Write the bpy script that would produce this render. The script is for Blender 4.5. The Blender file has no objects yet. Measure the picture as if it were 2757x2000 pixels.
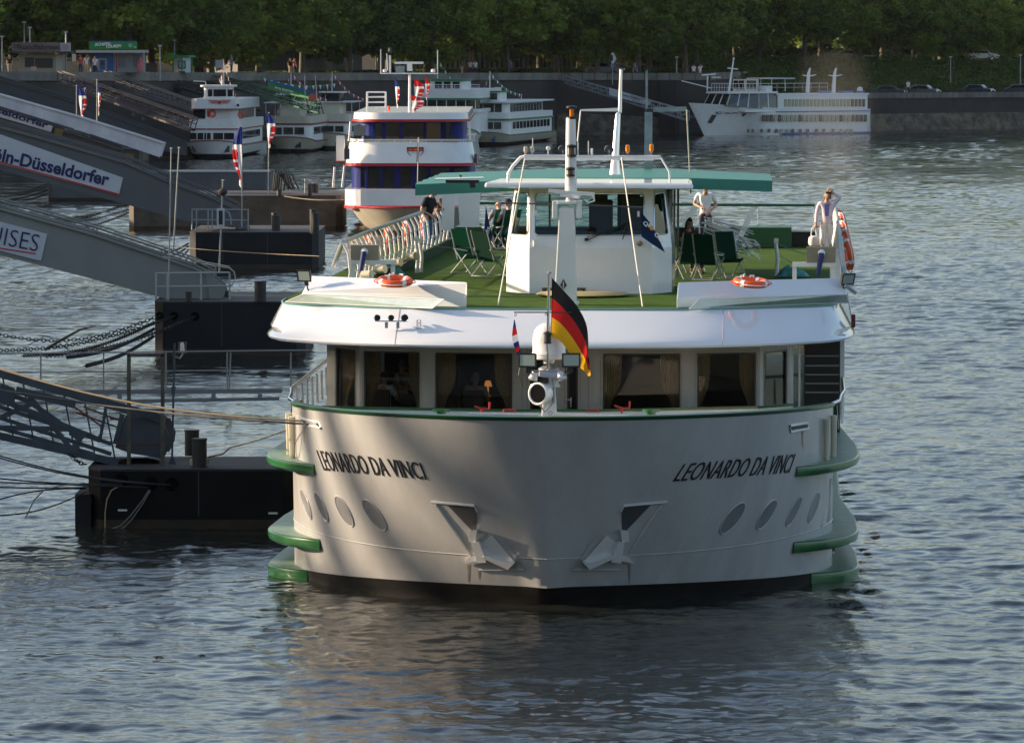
import bpy, math, random
from mathutils import Vector, Matrix
R = math.radians
rnd = random.Random(7)
SC = bpy.context.scene
COL = SC.collection
# ---------------------------------------------------------------- camera
F, CX, CY, H = 14000.0, 1378.5, 1000.0, 10.7      # focal length in photo pixels, image centre, eye height
TH = math.atan((1000 - 110) / F)
cd = bpy.data.cameras.new('camera'); cam = bpy.data.objects.new('camera', cd); COL.objects.link(cam)
cam.location = (0, 0, H); cam.rotation_euler = (math.pi / 2 - TH, 0, 0)
cd.lens = F / 2757 * 36; cd.sensor_width = 36; cd.clip_start = 1; cd.clip_end = 6000
SC.camera = cam
# ---------------------------------------------------------------- sky, sun, exposure
SUN_EL, SUN_AZ = 15.5, -78.0                        # sun low on the left, a little ahead of the camera
wd = bpy.data.worlds.new('World'); SC.world = wd; wd.use_nodes = True
sk = wd.node_tree.nodes.new('ShaderNodeTexSky'); sk.sky_type = 'NISHITA'; sk.sun_disc = False
sk.sun_elevation = R(SUN_EL); sk.sun_rotation = R(SUN_AZ); sk.air_density = 0.9; sk.dust_density = 2.5; sk.ozone_density = 0.6
wd.node_tree.links.new(sk.outputs[0], wd.node_tree.nodes['Background'].inputs[0])
wd.node_tree.nodes['Background'].inputs[1].default_value = 0.15
sl = bpy.data.lights.new('sun', 'SUN'); sl.energy = 5.0; sl.angle = R(0.6); sl.color = (1.0, 0.80, 0.58)
so = bpy.data.objects.new('sun', sl); COL.objects.link(so)
sdir = Vector((math.sin(R(SUN_AZ)) * math.cos(R(SUN_EL)), math.cos(R(SUN_AZ)) * math.cos(R(SUN_EL)), math.sin(R(SUN_EL))))
so.rotation_euler = sdir.to_track_quat('Z', 'Y').to_euler(); so.location = (-80, 60, 60)
SC.view_settings.view_transform = 'Standard'; SC.view_settings.look = 'None'
SC.view_settings.exposure = 0.82; SC.view_settings.gamma = 1.0
# ---------------------------------------------------------------- measuring the photograph: pixel (of 2757 x 2000) -> point in the world
def ray(px, py):
    u, v = (px - CX) / F, (CY - py) / F
    return Vector((u, math.cos(TH) + v * math.sin(TH), -math.sin(TH) + v * math.cos(TH)))
def W(px, py, d):                                   # on the upright plane y = d
    r = ray(px, py); return Vector((0, 0, H)) + r * (d / r.y)
def G(px, py, z):                                   # on the level plane at height z
    r = ray(px, py); return Vector((0, 0, H)) + r * ((z - H) / r.z)
# ---------------------------------------------------------------- materials
MATS = {}
def mat(name, col, rough=.5, metal=0., var=.0, vscale=3., bump=0., bscale=20., spec=.5, coat=0., alpha=1., streak=False, col2=None, trans=0.):
    if name in MATS: return MATS[name]
    m = bpy.data.materials.new(name); m.use_nodes = True; nt = m.node_tree; b = nt.nodes['Principled BSDF']
    b.inputs['Base Color'].default_value = (*col, 1); b.inputs['Roughness'].default_value = rough
    b.inputs['Metallic'].default_value = metal; b.inputs['Specular IOR Level'].default_value = spec
    b.inputs['Coat Weight'].default_value = coat; b.inputs['Coat Roughness'].default_value = .05
    b.inputs['Alpha'].default_value = alpha; b.inputs['Transmission Weight'].default_value = trans
    tc = nt.nodes.new('ShaderNodeTexCoord')
    if var > 0 or col2:
        mp = nt.nodes.new('ShaderNodeMapping'); nt.links.new(tc.outputs['Object'], mp.inputs[0])
        if streak: mp.inputs['Scale'].default_value = (1, 1, .12)
        n = nt.nodes.new('ShaderNodeTexNoise'); n.inputs['Scale'].default_value = vscale; n.inputs['Detail'].default_value = 6
        n.inputs['Roughness'].default_value = .65
        nt.links.new(mp.outputs[0], n.inputs['Vector'])
        cr = nt.nodes.new('ShaderNodeValToRGB'); c2 = col2 or tuple(max(0, c * (1 - var)) for c in col)
        c1 = col if col2 else tuple(min(1, c * (1 + var * .5)) for c in col)
        cr.color_ramp.elements[0].position = .38; cr.color_ramp.elements[1].position = .66
        cr.color_ramp.elements[0].color = (*c2, 1); cr.color_ramp.elements[1].color = (*c1, 1)
        nt.links.new(n.outputs[0], cr.inputs[0]); nt.links.new(cr.outputs[0], b.inputs['Base Color'])
    if bump > 0:
        n2 = nt.nodes.new('ShaderNodeTexNoise'); n2.inputs['Scale'].default_value = bscale; n2.inputs['Detail'].default_value = 4
        nt.links.new(tc.outputs['Object'], n2.inputs['Vector'])
        bp = nt.nodes.new('ShaderNodeBump'); bp.inputs['Strength'].default_value = 1; bp.inputs['Distance'].default_value = bump
        nt.links.new(n2.outputs[0], bp.inputs['Height']); nt.links.new(bp.outputs[0], b.inputs['Normal'])
    MATS[name] = m; return m
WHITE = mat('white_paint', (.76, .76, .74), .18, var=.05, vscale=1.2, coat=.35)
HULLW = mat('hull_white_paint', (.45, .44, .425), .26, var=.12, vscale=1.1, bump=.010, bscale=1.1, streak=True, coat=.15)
CREAM = mat('cream_paint', (.62, .56, .42), .35, var=.08)
BLACKP = mat('black_boot_paint', (.006, .006, .007), .6, var=.5, vscale=2, col2=(.014, .012, .010), spec=.2)
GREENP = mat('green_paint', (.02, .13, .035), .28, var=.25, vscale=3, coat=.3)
GREENT = mat('weathered_sheen_green', (.20, .29, .20), .4, var=.3, vscale=4)  # weathered paint, with the sheen of the tops also in the colour
TURF = mat('green_carpet', (.06, .115, .018), .95, var=.25, vscale=1.5, bump=.01, bscale=60, spec=.1)
TARP = mat('green_canvas', (.02, .20, .14), .45, var=.12, vscale=2, col2=(.03, .17, .13))
CHROME = mat('brushed_steel', (.72, .72, .72), .18, 1.)
STEEL = mat('galvanised_steel', (.32, .34, .36), .5, .6, var=.2)
DARK = mat('black_plastic', (.012, .012, .013), .45)
RUBBER = mat('dark_grey_paint', (.06, .06, .065), .6)
ORANGE = mat('orange_plastic', (.85, .10, .015), .4)
RED = mat('red_paint', (.50, .02, .015), .4)
REFL = mat('white_tape', (.8, .8, .76), .5)
ROPE = mat('hemp_rope', (.42, .33, .20), .9, var=.3, vscale=30)
CABLE = mat('dark_cable', (.03, .03, .035), .7)
CHAIN = mat('rusty_chain', (.022, .018, .015), .8, .3)
INTER = mat('dark_wood_panel', (.035, .018, .010), .5, var=.4, vscale=2)
CURT = mat('gold_curtain', (.46, .33, .17), .85, var=.25, vscale=14)
SEAMC = mat('seam_grey', (.45, .30, .30), .5)
RECESS = mat('shaded_port_plate', (.20, .20, .205), .3, var=.1)  # shade of the port recesses put into the plate colour
CARBIDE = mat('glass_lamp_lens', (.30, .36, .33), .08, coat=1.)
SKIN = mat('skin', (.50, .27, .18), .55, var=.08)
BLUEP = mat('blue_cabin_paint', (.006, .02, .20), .5, spec=.25)
REDL = mat('red_trim_paint', (.42, .012, .02), .35)
def glass(name, tint, rough=.03, mix=.28):
    if name in MATS: return MATS[name]
    m = bpy.data.materials.new(name); m.use_nodes = True; nt = m.node_tree; nt.nodes.clear()
    o = nt.nodes.new('ShaderNodeOutputMaterial'); mx = nt.nodes.new('ShaderNodeMixShader'); t = nt.nodes.new('ShaderNodeBsdfTransparent')
    g = nt.nodes.new('ShaderNodeBsdfGlossy'); g.inputs['Roughness'].default_value = rough; t.inputs[0].default_value = (*tint, 1)
    fr = nt.nodes.new('ShaderNodeLayerWeight'); fr.inputs['Blend'].default_value = mix
    nt.links.new(fr.outputs['Fresnel'], mx.inputs[0]); nt.links.new(t.outputs[0], mx.inputs[1]); nt.links.new(g.outputs[0], mx.inputs[2])
    nt.links.new(mx.outputs[0], o.inputs[0]); MATS[name] = m; return m
GLASS = glass('clear_window_glass', (.80, .80, .76), mix=.30)
PALEG = mat('pale_teal_glass', (.50, .60, .58), .08, coat=1., var=.15, vscale=1.5)
GGLASS = glass('green_tinted_glass', (.36, .62, .56), mix=.4)
DGLASS = mat('dark_window_glass', (.012, .016, .02), .08, coat=.4, var=.3, vscale=.8)
def lamp_mat(name, col, s):
    m = bpy.data.materials.new(name); m.use_nodes = True; b = m.node_tree.nodes['Principled BSDF']
    b.inputs['Base Color'].default_value = (*col, 1); b.inputs['Emission Color'].default_value = (*col, 1)
    b.inputs['Emission Strength'].default_value = s; MATS[name] = m; return m
AMBER = mat('amber_lens', (.9, .25, .01), .2, coat=1.)
# ---------------------------------------------------------------- mesh builder
class MB:
    def __init__(s): s.v = []; s.f = []; s.mi = []
    def add(s, vs, fs, mi=0):
        o = len(s.v); s.v += [tuple(v) for v in vs]; s.f += [tuple(i + o for i in f) for f in fs]; s.mi += [mi] * len(fs); return s
    def box(s, x0, x1, y0, y1, z0, z1, mi=0):
        v = [(x, y, z) for z in (z0, z1) for y in (y0, y1) for x in (x0, x1)]
        return s.add(v, [(0, 2, 3, 1), (4, 5, 7, 6), (0, 1, 5, 4), (2, 6, 7, 3), (0, 4, 6, 2), (1, 3, 7, 5)], mi)
    def bar(s, p0, p1, w, h=None, up=(0, 0, 1), mi=0):
        p0, p1 = Vector(p0), Vector(p1); h = h or w; d = (p1 - p0)
        if d.length < 1e-6: return s
        d.normalize(); u = Vector(up)
        if abs(d.dot(u)) > .98: u = Vector((0, 1, 0))
        a = d.cross(u).normalized() * w / 2; b = a.cross(d).normalized() * h / 2
        v = [p + i * a + j * b for p in (p0, p1) for i, j in ((-1, -1), (1, -1), (1, 1), (-1, 1))]
        return s.add(v, [(3, 2, 1, 0), (4, 5, 6, 7), (0, 1, 5, 4), (1, 2, 6, 5), (2, 3, 7, 6), (3, 0, 4, 7)], mi)
    def tube(s, pts, r, n=7, mi=0, closed=False):
        pts = [Vector(p) for p in pts]; rr = r if isinstance(r, (list, tuple)) else [r] * len(pts); vs = []; N = len(pts)
        prev = None
        for i, p in enumerate(pts):
            a = pts[(i - 1) % N] if (closed or i > 0) else p; b = pts[(i + 1) % N] if (closed or i < N - 1) else p
            d = (b - a).normalized()
            if prev is None:
                u = Vector((0, 0, 1)) if abs(d.z) < .9 else Vector((1, 0, 0)); u = (u - d * u.dot(d)).normalized()
            else: u = (prev - d * prev.dot(d)).normalized()
            prev = u; w = d.cross(u)
            vs += [p + (u * math.cos(2 * math.pi * k / n) + w * math.sin(2 * math.pi * k / n)) * rr[i] for k in range(n)]
        fs = []
        for i in range(N if closed else N - 1):
            j = (i + 1) % N
            fs += [(i * n + k, i * n + (k + 1) % n, j * n + (k + 1) % n, j * n + k) for k in range(n)]
        if not closed: fs += [tuple(range(n - 1, -1, -1)), tuple((N - 1) * n + k for k in range(n))]
        return s.add(vs, fs, mi)
    def cyl(s, p0, p1, r0, r1=None, n=12, mi=0): return s.tube([p0, p1], [r0, r0 if r1 is None else r1], n, mi)
    def prism(s, poly, vec, mi=0):
        n = len(poly); vec = Vector(vec); v = [Vector(p) for p in poly]; v += [p + vec for p in v]
        return s.add(v, [tuple(range(n - 1, -1, -1)), tuple(range(n, 2 * n))] + [(i, (i + 1) % n, n + (i + 1) % n, n + i) for i in range(n)], mi)
    def poly(s, pts, mi=0): return s.add(pts, [tuple(range(len(pts)))], mi)
    def grid(s, rows, mi=0, closed=False):
        n = len(rows[0]); vs = [p for r in rows for p in r]; fs = []
        for i in range(len(rows) - 1):
            for k in range(n if closed else n - 1):
                fs.append((i * n + k, i * n + (k + 1) % n, (i + 1) * n + (k + 1) % n, (i + 1) * n + k))
        return s.add(vs, fs, mi)
    def lathe(s, prof, c=(0, 0, 0), n=16, axis=None, mi=0):
        c = Vector(c); M = Vector(axis).to_track_quat('Z', 'Y').to_matrix() if axis else Matrix.Identity(3)
        rows = [[c + M @ Vector((r * math.cos(2 * math.pi * k / n), r * math.sin(2 * math.pi * k / n), z)) for k in range(n)] for r, z in prof]
        return s.grid(rows, mi, True)
    def ring(s, c, Rr, r, axis=(0, 0, 1), n=28, m=8, a0=0., a1=None, mi=0):
        c = Vector(c); M = Vector(axis).to_track_quat('Z', 'Y').to_matrix()
        if a1 is None:
            return s.tube([c + M @ Vector((Rr * math.cos(2 * math.pi * k / n), Rr * math.sin(2 * math.pi * k / n), 0)) for k in range(n)], r, m, mi, True)
        return s.tube([c + M @ Vector((Rr * math.cos(a0 + (a1 - a0) * k / n), Rr * math.sin(a0 + (a1 - a0) * k / n), 0)) for k in range(n + 1)], r, m, mi)
    def build(s, name, m, parent=None, smooth=None, loc=None, bevel=0.):
        me = bpy.data.meshes.new(name); me.from_pydata(s.v, [], s.f)
        ms = m if isinstance(m, (list, tuple)) else [m]
        for x in ms: me.materials.append(x)
        if len(ms) > 1: me.polygons.foreach_set('material_index', s.mi)
        if smooth:
            me.shade_smooth(); me.set_sharp_from_angle(angle=R(smooth))
        me.update(); o = bpy.data.objects.new(name, me); COL.objects.link(o)
        if parent is not None: o.parent = parent
        if loc is not None: o.location = loc
        if bevel > 0:
            b = o.modifiers.new('bevel', 'BEVEL'); b.width = bevel; b.segments = 2; b.limit_method = 'ANGLE'; b.angle_limit = R(35)
        return o
def tag(o, label=None, cat=None, group=None, kind=None):
    if label: o['label'] = label
    if cat: o['category'] = cat
    if group: o['group'] = group
    if kind: o['kind'] = kind
    return o
def empty(name, loc, rz=0., label=None, cat=None, group=None):
    o = bpy.data.objects.new(name, None); o.empty_display_size = .2; COL.objects.link(o)
    o.location = loc; o.rotation_euler = (0, 0, rz); return tag(o, label, cat, group)
def kids(o): return [c for c in bpy.data.objects if c.parent == o]
def dup(o, loc, rz=None, label=None, group=None, scale=None):
    KK = {}
    for c in bpy.data.objects:
        if c.parent: KK.setdefault(c.parent, []).append(c)
    def rec(a, par):
        b = a.copy(); COL.objects.link(b); b.parent = par
        for c in KK.get(a, []): rec(c, b)
        return b
    r = rec(o, None); r.location = loc
    if rz is not None: r.rotation_euler = (0, 0, rz)
    if scale: r.scale = (scale,) * 3
    if label: r['label'] = label
    if group: r['group'] = group
    return r
def text_mesh(txt, size, shear=0., bold=0., depth=0., space=1.):
    c = bpy.data.curves.new('t', 'FONT'); c.body = txt; c.size = size; c.shear = shear; c.offset = bold; c.extrude = depth
    c.space_character = space; c.resolution_u = 3
    o = bpy.data.objects.new('t', c); COL.objects.link(o); bpy.context.view_layer.update()
    me = bpy.data.meshes.new_from_object(o); bpy.data.objects.remove(o); bpy.data.curves.remove(c); return me
def text_on(txt, name, m, parent, o, ux, uz, width, height, bold=0., shear=0., depth=.01, stretch=True):
    """lettering lying on the plane through o spanned by ux (reading direction) and uz (up)"""
    me = text_mesh(txt, 1., shear, bold, 0); xs = [v.co.x for v in me.vertices]; ys = [v.co.y for v in me.vertices]
    o, ux, uz = Vector(o), Vector(ux).normalized(), Vector(uz); uz = (uz).normalized(); nrm = ux.cross(uz).normalized()
    x0, x1, y0, y1 = min(xs), max(xs), min(ys), max(ys); kx = width / (x1 - x0); ky = height / (y1 - y0)
    for v in me.vertices: v.co = o + ux * (v.co.x - x0) * kx + uz * (v.co.y - y0) * ky + nrm * depth
    me.materials.clear(); me.materials.append(m); ob = bpy.data.objects.new(name, me); COL.objects.link(ob)
    if parent is not None: ob.parent = parent
    return ob
# ================================================================ the white cruise ship (local axes: x to the right, y towards the stern, z up; origin at the stem on the water)
SA = math.atan(.056)
ship = empty('cruise_ship', (0.66, 97.6, 0), -SA, 'large white river cruise ship with green trim, seen bow-on, moored beside the dark pontoon', 'ship')
SO = Vector((0.66, 97.6, 0)); SR = Matrix.Rotation(-SA, 3, 'Z'); SI = SR.transposed()
SCAM = SI @ (Vector((0, 0, H)) - SO)
def w2s(p): return SI @ (Vector(p) - SO)
def s2w(p): return SR @ Vector(p) + SO
def SP(px, py, yl):                                  # on the ship's cross plane y = yl
    r = SI @ ray(px, py); return SCAM + r * ((yl - SCAM.y) / r.y)
def SZ(px, py, z):
    r = SI @ ray(px, py); return SCAM + r * ((z - SCAM.z) / r.z)
def proj(pw):
    p = Vector(pw) - Vector((0, 0, H)); f = Vector((0, math.cos(TH), -math.sin(TH))); u = Vector((0, math.sin(TH), math.cos(TH)))
    return CX + F * p.x / p.dot(f), CY - F * p.dot(u) / p.dot(f)
def hull_dims(z):
    t = max(-.2, min(1.06, z / 3.7)); tt = max(t, 0)
    return 5.40 + .02 * t, .45 - 2.2 * tt ** 1.1, 6.0 + 2.5 * t
def hpt(phi, z, off=0.):
    hw, y0, L = hull_dims(z); x = hw * math.sin(phi); y = y0 + L * (1 - math.cos(phi))
    t = max(0, min(1, z / 3.7)); wd_ = .16 + .9 * t
    A = .28 * (1 - t) ** .75 * min(1, max(0, (z - .12) / .28)) ** .5; sp_ = math.sin(phi); ro = .035 + .30 * t; kk = 1.35 * (1 - t) + .60; y += kk * (math.sqrt(sp_ * sp_ + ro * ro) - ro) - kk * (1 - math.cos(phi)) * .92
    y -= A * math.exp(-(x / wd_) ** 2)
    n = Vector((math.sin(phi) / hw, -math.cos(phi) / L, 0)).normalized()
    return Vector((x, y, z)) + n * off
def HP(px, py, off=0.):                              # where the line of sight meets the bow
    y = 1.0; p = None
    for i in range(40):
        p = SP(px, py, y); hw, y0, L = hull_dims(p.z); s_ = max(-1, min(1, p.x / hw)); phi = math.asin(s_); q = hpt(phi, p.z)
        y = y * .55 + q.y * .45
    return hpt(phi, p.z, off)
def sheer(phi): return 3.44 + .30 * max(0, math.cos(phi)) ** .8
NPH = 84; PH = [-math.pi / 2 + math.pi * i / NPH for i in range(NPH + 1)]
def bow_rows(levels, off=0.): return [[hpt(p, min(z, 99) if z < 9 else sheer(p), off) for p in PH] for z in levels]
m = MB(); N = 26
def zboot(p): return .40 - .19 * math.sin(p) ** 2
m.grid([[hpt(p, zboot(p) + (sheer(p) - zboot(p)) * k / N) for p in PH] for k in range(N + 1)])
m.grid([[hpt(p, sheer(p) - (sheer(p) - 2.45) * k / 4, -.14) for p in PH] for k in range(5)])
m.grid([[hpt(p, sheer(p), 0) for p in PH], [hpt(p, sheer(p), -.14) for p in PH]])
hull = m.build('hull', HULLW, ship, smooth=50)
tag(hull, 'white painted hull with blunt rounded bow')
m = MB(); yend = 41.
for sgn in (-1, 1):
    rows = []
    for k in range(11):
        z = .21 + (2.95 - .21) * k / 10; e = hpt(sgn * math.pi / 2, z)
        rows.append([e, Vector((e.x, 20, z)), Vector((e.x * .99, 34, z)), Vector((e.x * .93, yend, z))])
    m.grid(rows)
    e = hpt(sgn * math.pi / 2, 2.95); e2 = hpt(sgn * math.pi / 2, 3.44)
    m.prism([e, e + Vector((0, .35, 0)), e2], (-sgn * .14, 0, 0))
    m.grid([[rows[-1][i] for i in range(4)], [rows[-1][i] - Vector((sgn * .14, 0, 0)) for i in range(4)], [rows[-1][i] - Vector((sgn * .14, 0, .5)) for i in range(4)]])
m.poly([(-5.1, yend, 2.95), (5.1, yend, 2.95), (5.0, yend, .38), (-5.0, yend, .38)])
m.build('side_plating', HULLW, ship, smooth=40)
m = MB(); m.grid([[hpt(p, -.6 + (.6 + zboot(p)) * k / 5, .012) for p in PH] for k in range(6)])
for sgn in (-1, 1):
    m.grid([[hpt(sgn * math.pi / 2, z, .012), Vector((sgn * 5.4, 34, z)), Vector((sgn * 5.05, yend, z))] for z in (-.6, 0, .21)])
m.build('boot_stripe', BLACKP, ship, smooth=50)
# gunwale cap
m = MB(); m.grid([[hpt(p, sheer(p) + dz, o_) for p in PH] for dz, o_ in ((-.05, .012), (-.025, .035), (.02, .035), (.032, 0), (.032, -.16), (-.02, -.17))])
for sgn in (-1, 1):
    e = hpt(sgn * math.pi / 2, 3.44, .02); m.bar(e, e + Vector((sgn * .04, .33, -.52)), .10, .10)
m.build('gunwale', mat('dark_green_gunwale', (.012, .075, .022), .3, coat=.2), ship, smooth=40)
# weld seam and draught details
m = MB(); m.tube([hpt(p, .98 + .5 * (abs(math.sin(p)) ** 4) * .35, .004) for p in PH], .011, 4); m.build('weld_seam', HULLW, ship)
STAIN = mat('rust_run', (.30, .22, .15), .6, var=.3, vscale=9, streak=True)
for px, y0_, y1_, w_ in ((818, 1148, 1192, 3), (2160, 1160, 1205, 3), (1262, 1520, 1566, 4), (1694, 1520, 1570, 4), (1290, 1535, 1560, 3)):
    m = MB(); m.poly([HP(px - w_, y0_, .0035), HP(px + w_, y0_, .0035), HP(px + w_ * .4, y1_, .0035), HP(px - w_ * .2, y1_, .0035)]); m.build('rust_run', STAIN, ship)
# fender ledges: six, three on each side
for (ztop, p0, th, wd_) in ((2.47, 60, .20, .51), (.95, 59, .22, .51), (.24, 67, .30, .53)):
    for sgn in (-1, 1):
        path = []
        for i in range(25):
            a = R(p0 + (90 - p0) * i / 24); t = i / 24; w_ = wd_ * min(1, (math.sin(min(1, t * 1.5) * math.pi / 2)) ** .8) + .02
            hp0 = hpt(a, ztop, 0); hp0.x *= 1; hp0 = Vector((sgn * hp0.x, hp0.y, hp0.z)); n = Vector((sgn * math.sin(a) / 5.5, -math.cos(a) / 7.5, 0)).normalized(); path.append((hp0, n, w_))
        for yy in (9, 14, 20, 28, 34, 40): path.append((Vector((sgn * 5.5 * (1 if yy < 30 else .96), yy, ztop)), Vector((sgn, 0, 0)), wd_ * max(.22, 1 - (yy - 7) * .11)))
        top, edge = MB(), MB()
        top.grid([[p - n * .03 for p, n, w_ in path], [p + n * (w_ - .04) for p, n, w_ in path]])
        edge.grid([[p + n * w_ * f_ + n * g_ + Vector((0, 0, dz)) for p, n, w_ in path] for f_, g_, dz in ((1, -.045, -.004), (1, -.01, -.02), (1, .0, -.06), (1, -.02, -th * .75), (.8, -.02, -th), (0, -.02, -th * 1.05))])
        p, n, w_ = path[0]; edge.poly([p, p + n * w_, p + n * w_ - Vector((0, 0, th)), p - Vector((0, 0, th))])
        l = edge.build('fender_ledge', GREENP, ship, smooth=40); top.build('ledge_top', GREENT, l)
# vertical cream fender posts
for a in (74, 81):
    for sgn in (-1, 1):
        m = MB(); b_, t_ = hpt(sgn * R(a), 2.45, .07), hpt(sgn * R(a), 3.30, .07); m.tube([b_, t_], [.055, .065], 8); m.build('fender_post', CREAM, ship, smooth=40)
# oval ports
for (cx_, cy_, a_, b_, ln) in ((826, 1358, 41, 7, 18), (867, 1365, 42, 9, 23), (928, 1376, 46, 13, 29), (1009, 1386, 50, 16, 36),
                               (1971, 1395, 51, 17, -37), (2063, 1385, 46, 14, -32), (2136, 1377, 43, 10, -26), (2190, 1367, 41, 8, -19)):
    def oval(sc, off, n=28):
        out = []
        for k in range(n):
            t = 2 * math.pi * k / n; u_, v_ = b_ * sc * math.cos(t), a_ * sc * math.sin(t); l_ = R(ln)
            out.append(HP(cx_ + u_ * math.cos(l_) - v_ * math.sin(l_) * -1, cy_ + u_ * -math.sin(l_) * -1 * -1 + v_ * math.cos(l_) , off))
        return out
    m = MB(); m.tube(oval(1., .008), .014, 6, closed=True); pt = m.build('porthole', HULLW, ship, smooth=60)
    m = MB(); m.poly(oval(.98, .010)); m.build('pane', RECESS, pt)  # grey plate with the recess shade in its colour
for q, nm in ((((2236, 1290), (2259, 1281), (2231, 1403), (2209, 1418)), 1), (((774, 1275), (784, 1279), (790, 1400), (780, 1385)), 0)):
    m = MB(); c = [HP(x, y, .008) for x, y in q]; m.tube(c, .014, 5, closed=True); pt = m.build('side_window', HULLW, ship); m = MB(); m.poly([HP(x, y, .010) for x, y in q]); m.build('pane', RECESS, pt)  # plate coloured like the shaded recess
# ship's name, following the curve of the bow
def phi_of(px, py):
    p = HP(px, py); return math.asin(max(-1, min(1, p.x / hull_dims(p.z)[0])))
def bow_name(b0, t0, b1, t1):
    me = text_mesh('LEONARDO DA VINCI', 1., .0, -.004, .012, 1.02); xs = [v.co.x for v in me.vertices]; ys = [v.co.y for v in me.vertices]
    x0, x1, y1 = min(xs), max(xs), max(ys); f0, f1 = phi_of(*b0), phi_of(*b1); zb = HP(*b0).z
    arc = [f0 + (f1 - f0) * k / 60 for k in range(61)]; pts = [hpt(a, zb) for a in arc]; cum = [0]
    for k in range(60): cum.append(cum[-1] + (pts[k + 1] - pts[k]).length)
    pxs = [proj(s2w(p))[0] for p in pts]
    for v in me.vertices:
        u = (v.co.x - x0) / (x1 - x0); w_ = max(v.co.y, 0) / y1; L_ = u * cum[-1]; k = 0
        while k < 59 and cum[k + 1] < L_: k += 1
        fr = (L_ - cum[k]) / (cum[k + 1] - cum[k]); px = pxs[k] + (pxs[k + 1] - pxs[k]) * fr; q = (px - b0[0]) / (b1[0] - b0[0])
        py = b0[1] + (b1[1] - b0[1]) * q; tx = (t0[0] - b0[0]) + ((t1[0] - b1[0]) - (t0[0] - b0[0])) * q; ty = (t0[1] - b0[1]) + ((t1[1] - b1[1]) - (t0[1] - b0[1])) * q
        v.co = HP(px + tx * w_, py + ty * w_, .014 + v.co.z * .5)
    me.materials.clear(); me.materials.append(DARK); o = bpy.data.objects.new('name_lettering', me); COL.objects.link(o); o.parent = ship; return o
bow_name((874, 1266), (853, 1211), (1150, 1291), (1132, 1245))
bow_name((1811, 1296), (1842, 1248), (2123, 1273), (2141, 1221))
# mooring hawse slots in the bulwark
for q in (((812, 1127), (860, 1137), (866, 1152), (820, 1143)), ((2125, 1146), (2172, 1139), (2175, 1153), (2128, 1162))):
    c = [HP(x, y, .015) for x, y in q]; m = MB(); m.tube([c[0], c[1], c[2], c[3]], .028, 6, closed=True); hs = m.build('hawse_slot', WHITE, ship, smooth=40)
    m = MB(); m.poly([p - Vector((0, .004, 0)) for p in c]); m.build('slot_opening', DARK, hs)
# anchors in their pockets
def mir(pts, s): return [(x if s < 0 else 2 * 1478.5 - x, y) for x, y in pts]
def hpoly(pts, off): return [HP(x, y, off) for x, y in pts]
for s_ in (-1, 1):
    m = MB(); m.tube(hpoly(mir([(1163, 1351), (1222, 1356), (1278, 1361), (1286, 1376)], s_), .015), .028, 6)
    m.tube(hpoly(mir([(1175, 1357), (1220, 1423), (1264, 1492)], s_), .01), [.035, .04, .02], 6)
    a = hpoly(mir([(1290, 1533), (1413, 1533), (1362, 1452), (1292, 1425), (1286, 1500)], s_), .012)
    m.poly(a); m.tube([a[0], a[1]], .02, 5)
    pk = m.build('anchor_pocket', HULLW, ship, smooth=40)
    m = MB(); m.poly(hpoly(mir([(1205, 1359), (1276, 1364), (1284, 1378), (1283, 1432), (1270, 1427)], s_), .010)); m.build('pocket_opening', RUBBER, pk)  # dark plate: the shade of the recess put into its colour
    m = MB()
    def plate(pts, o0, o1):
        A, B = hpoly(mir(pts, s_), o0), hpoly(mir(pts, s_), o1); n = len(A)
        m.add(A + B, [tuple(range(n)), tuple(range(2 * n - 1, n - 1, -1))] + [(i, (i + 1) % n, n + (i + 1) % n, n + i) for i in range(n)])
    plate([(1270, 1428), (1290, 1424), (1286, 1460), (1268, 1456)], .02, .12)
    plate([(1282, 1458), (1296, 1455), (1316, 1512), (1290, 1514)], .02, .15)
    plate([(1296, 1462), (1326, 1440), (1384, 1508), (1368, 1516), (1310, 1496)], .03, .07)
    plate([(1306, 1500), (1314, 1492), (1372, 1514), (1388, 1504), (1390, 1512), (1372, 1531)], .05, .17)
    plate([(1253, 1516), (1270, 1497), (1292, 1494), (1294, 1508)], .03, .09)
    m.build('anchor', mat('anchor_paint', (.66, .65, .63), .4), ship)
# foredeck, low coaming in front of the lounge
m = MB(); ring = [hpt(p, 2.45, -.13) for p in PH]; m.poly(ring + [Vector((5.3, 40, 2.45)), Vector((-5.3, 40, 2.45))]); m.build('foredeck', mat('grey_green_deck_paint', (.10, .15, .12), .6, var=.2), ship)
m = MB(); cp = [SP(865, 1098, 7.6), SP(980, 1101, 7.2), SP(1375, 1108, 7.0), SP(1610, 1108, 7.0), SP(2040, 1099, 7.2), SP(2135, 1092, 7.6)]
for a, b_ in zip(cp, cp[1:]): m.prism([a, b_, Vector((b_.x, b_.y, 2.46)), Vector((a.x, a.y, 2.46))], (0, .06, 0))
co_ = m.build('coaming', WHITE, ship); m = MB()
for a, b_ in zip(cp, cp[1:]): m.bar(a + Vector((0, .03, .02)), b_ + Vector((0, .03, .02)), .10, .05)
m.build('coaming_cap', GREENP, co_)
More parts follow.
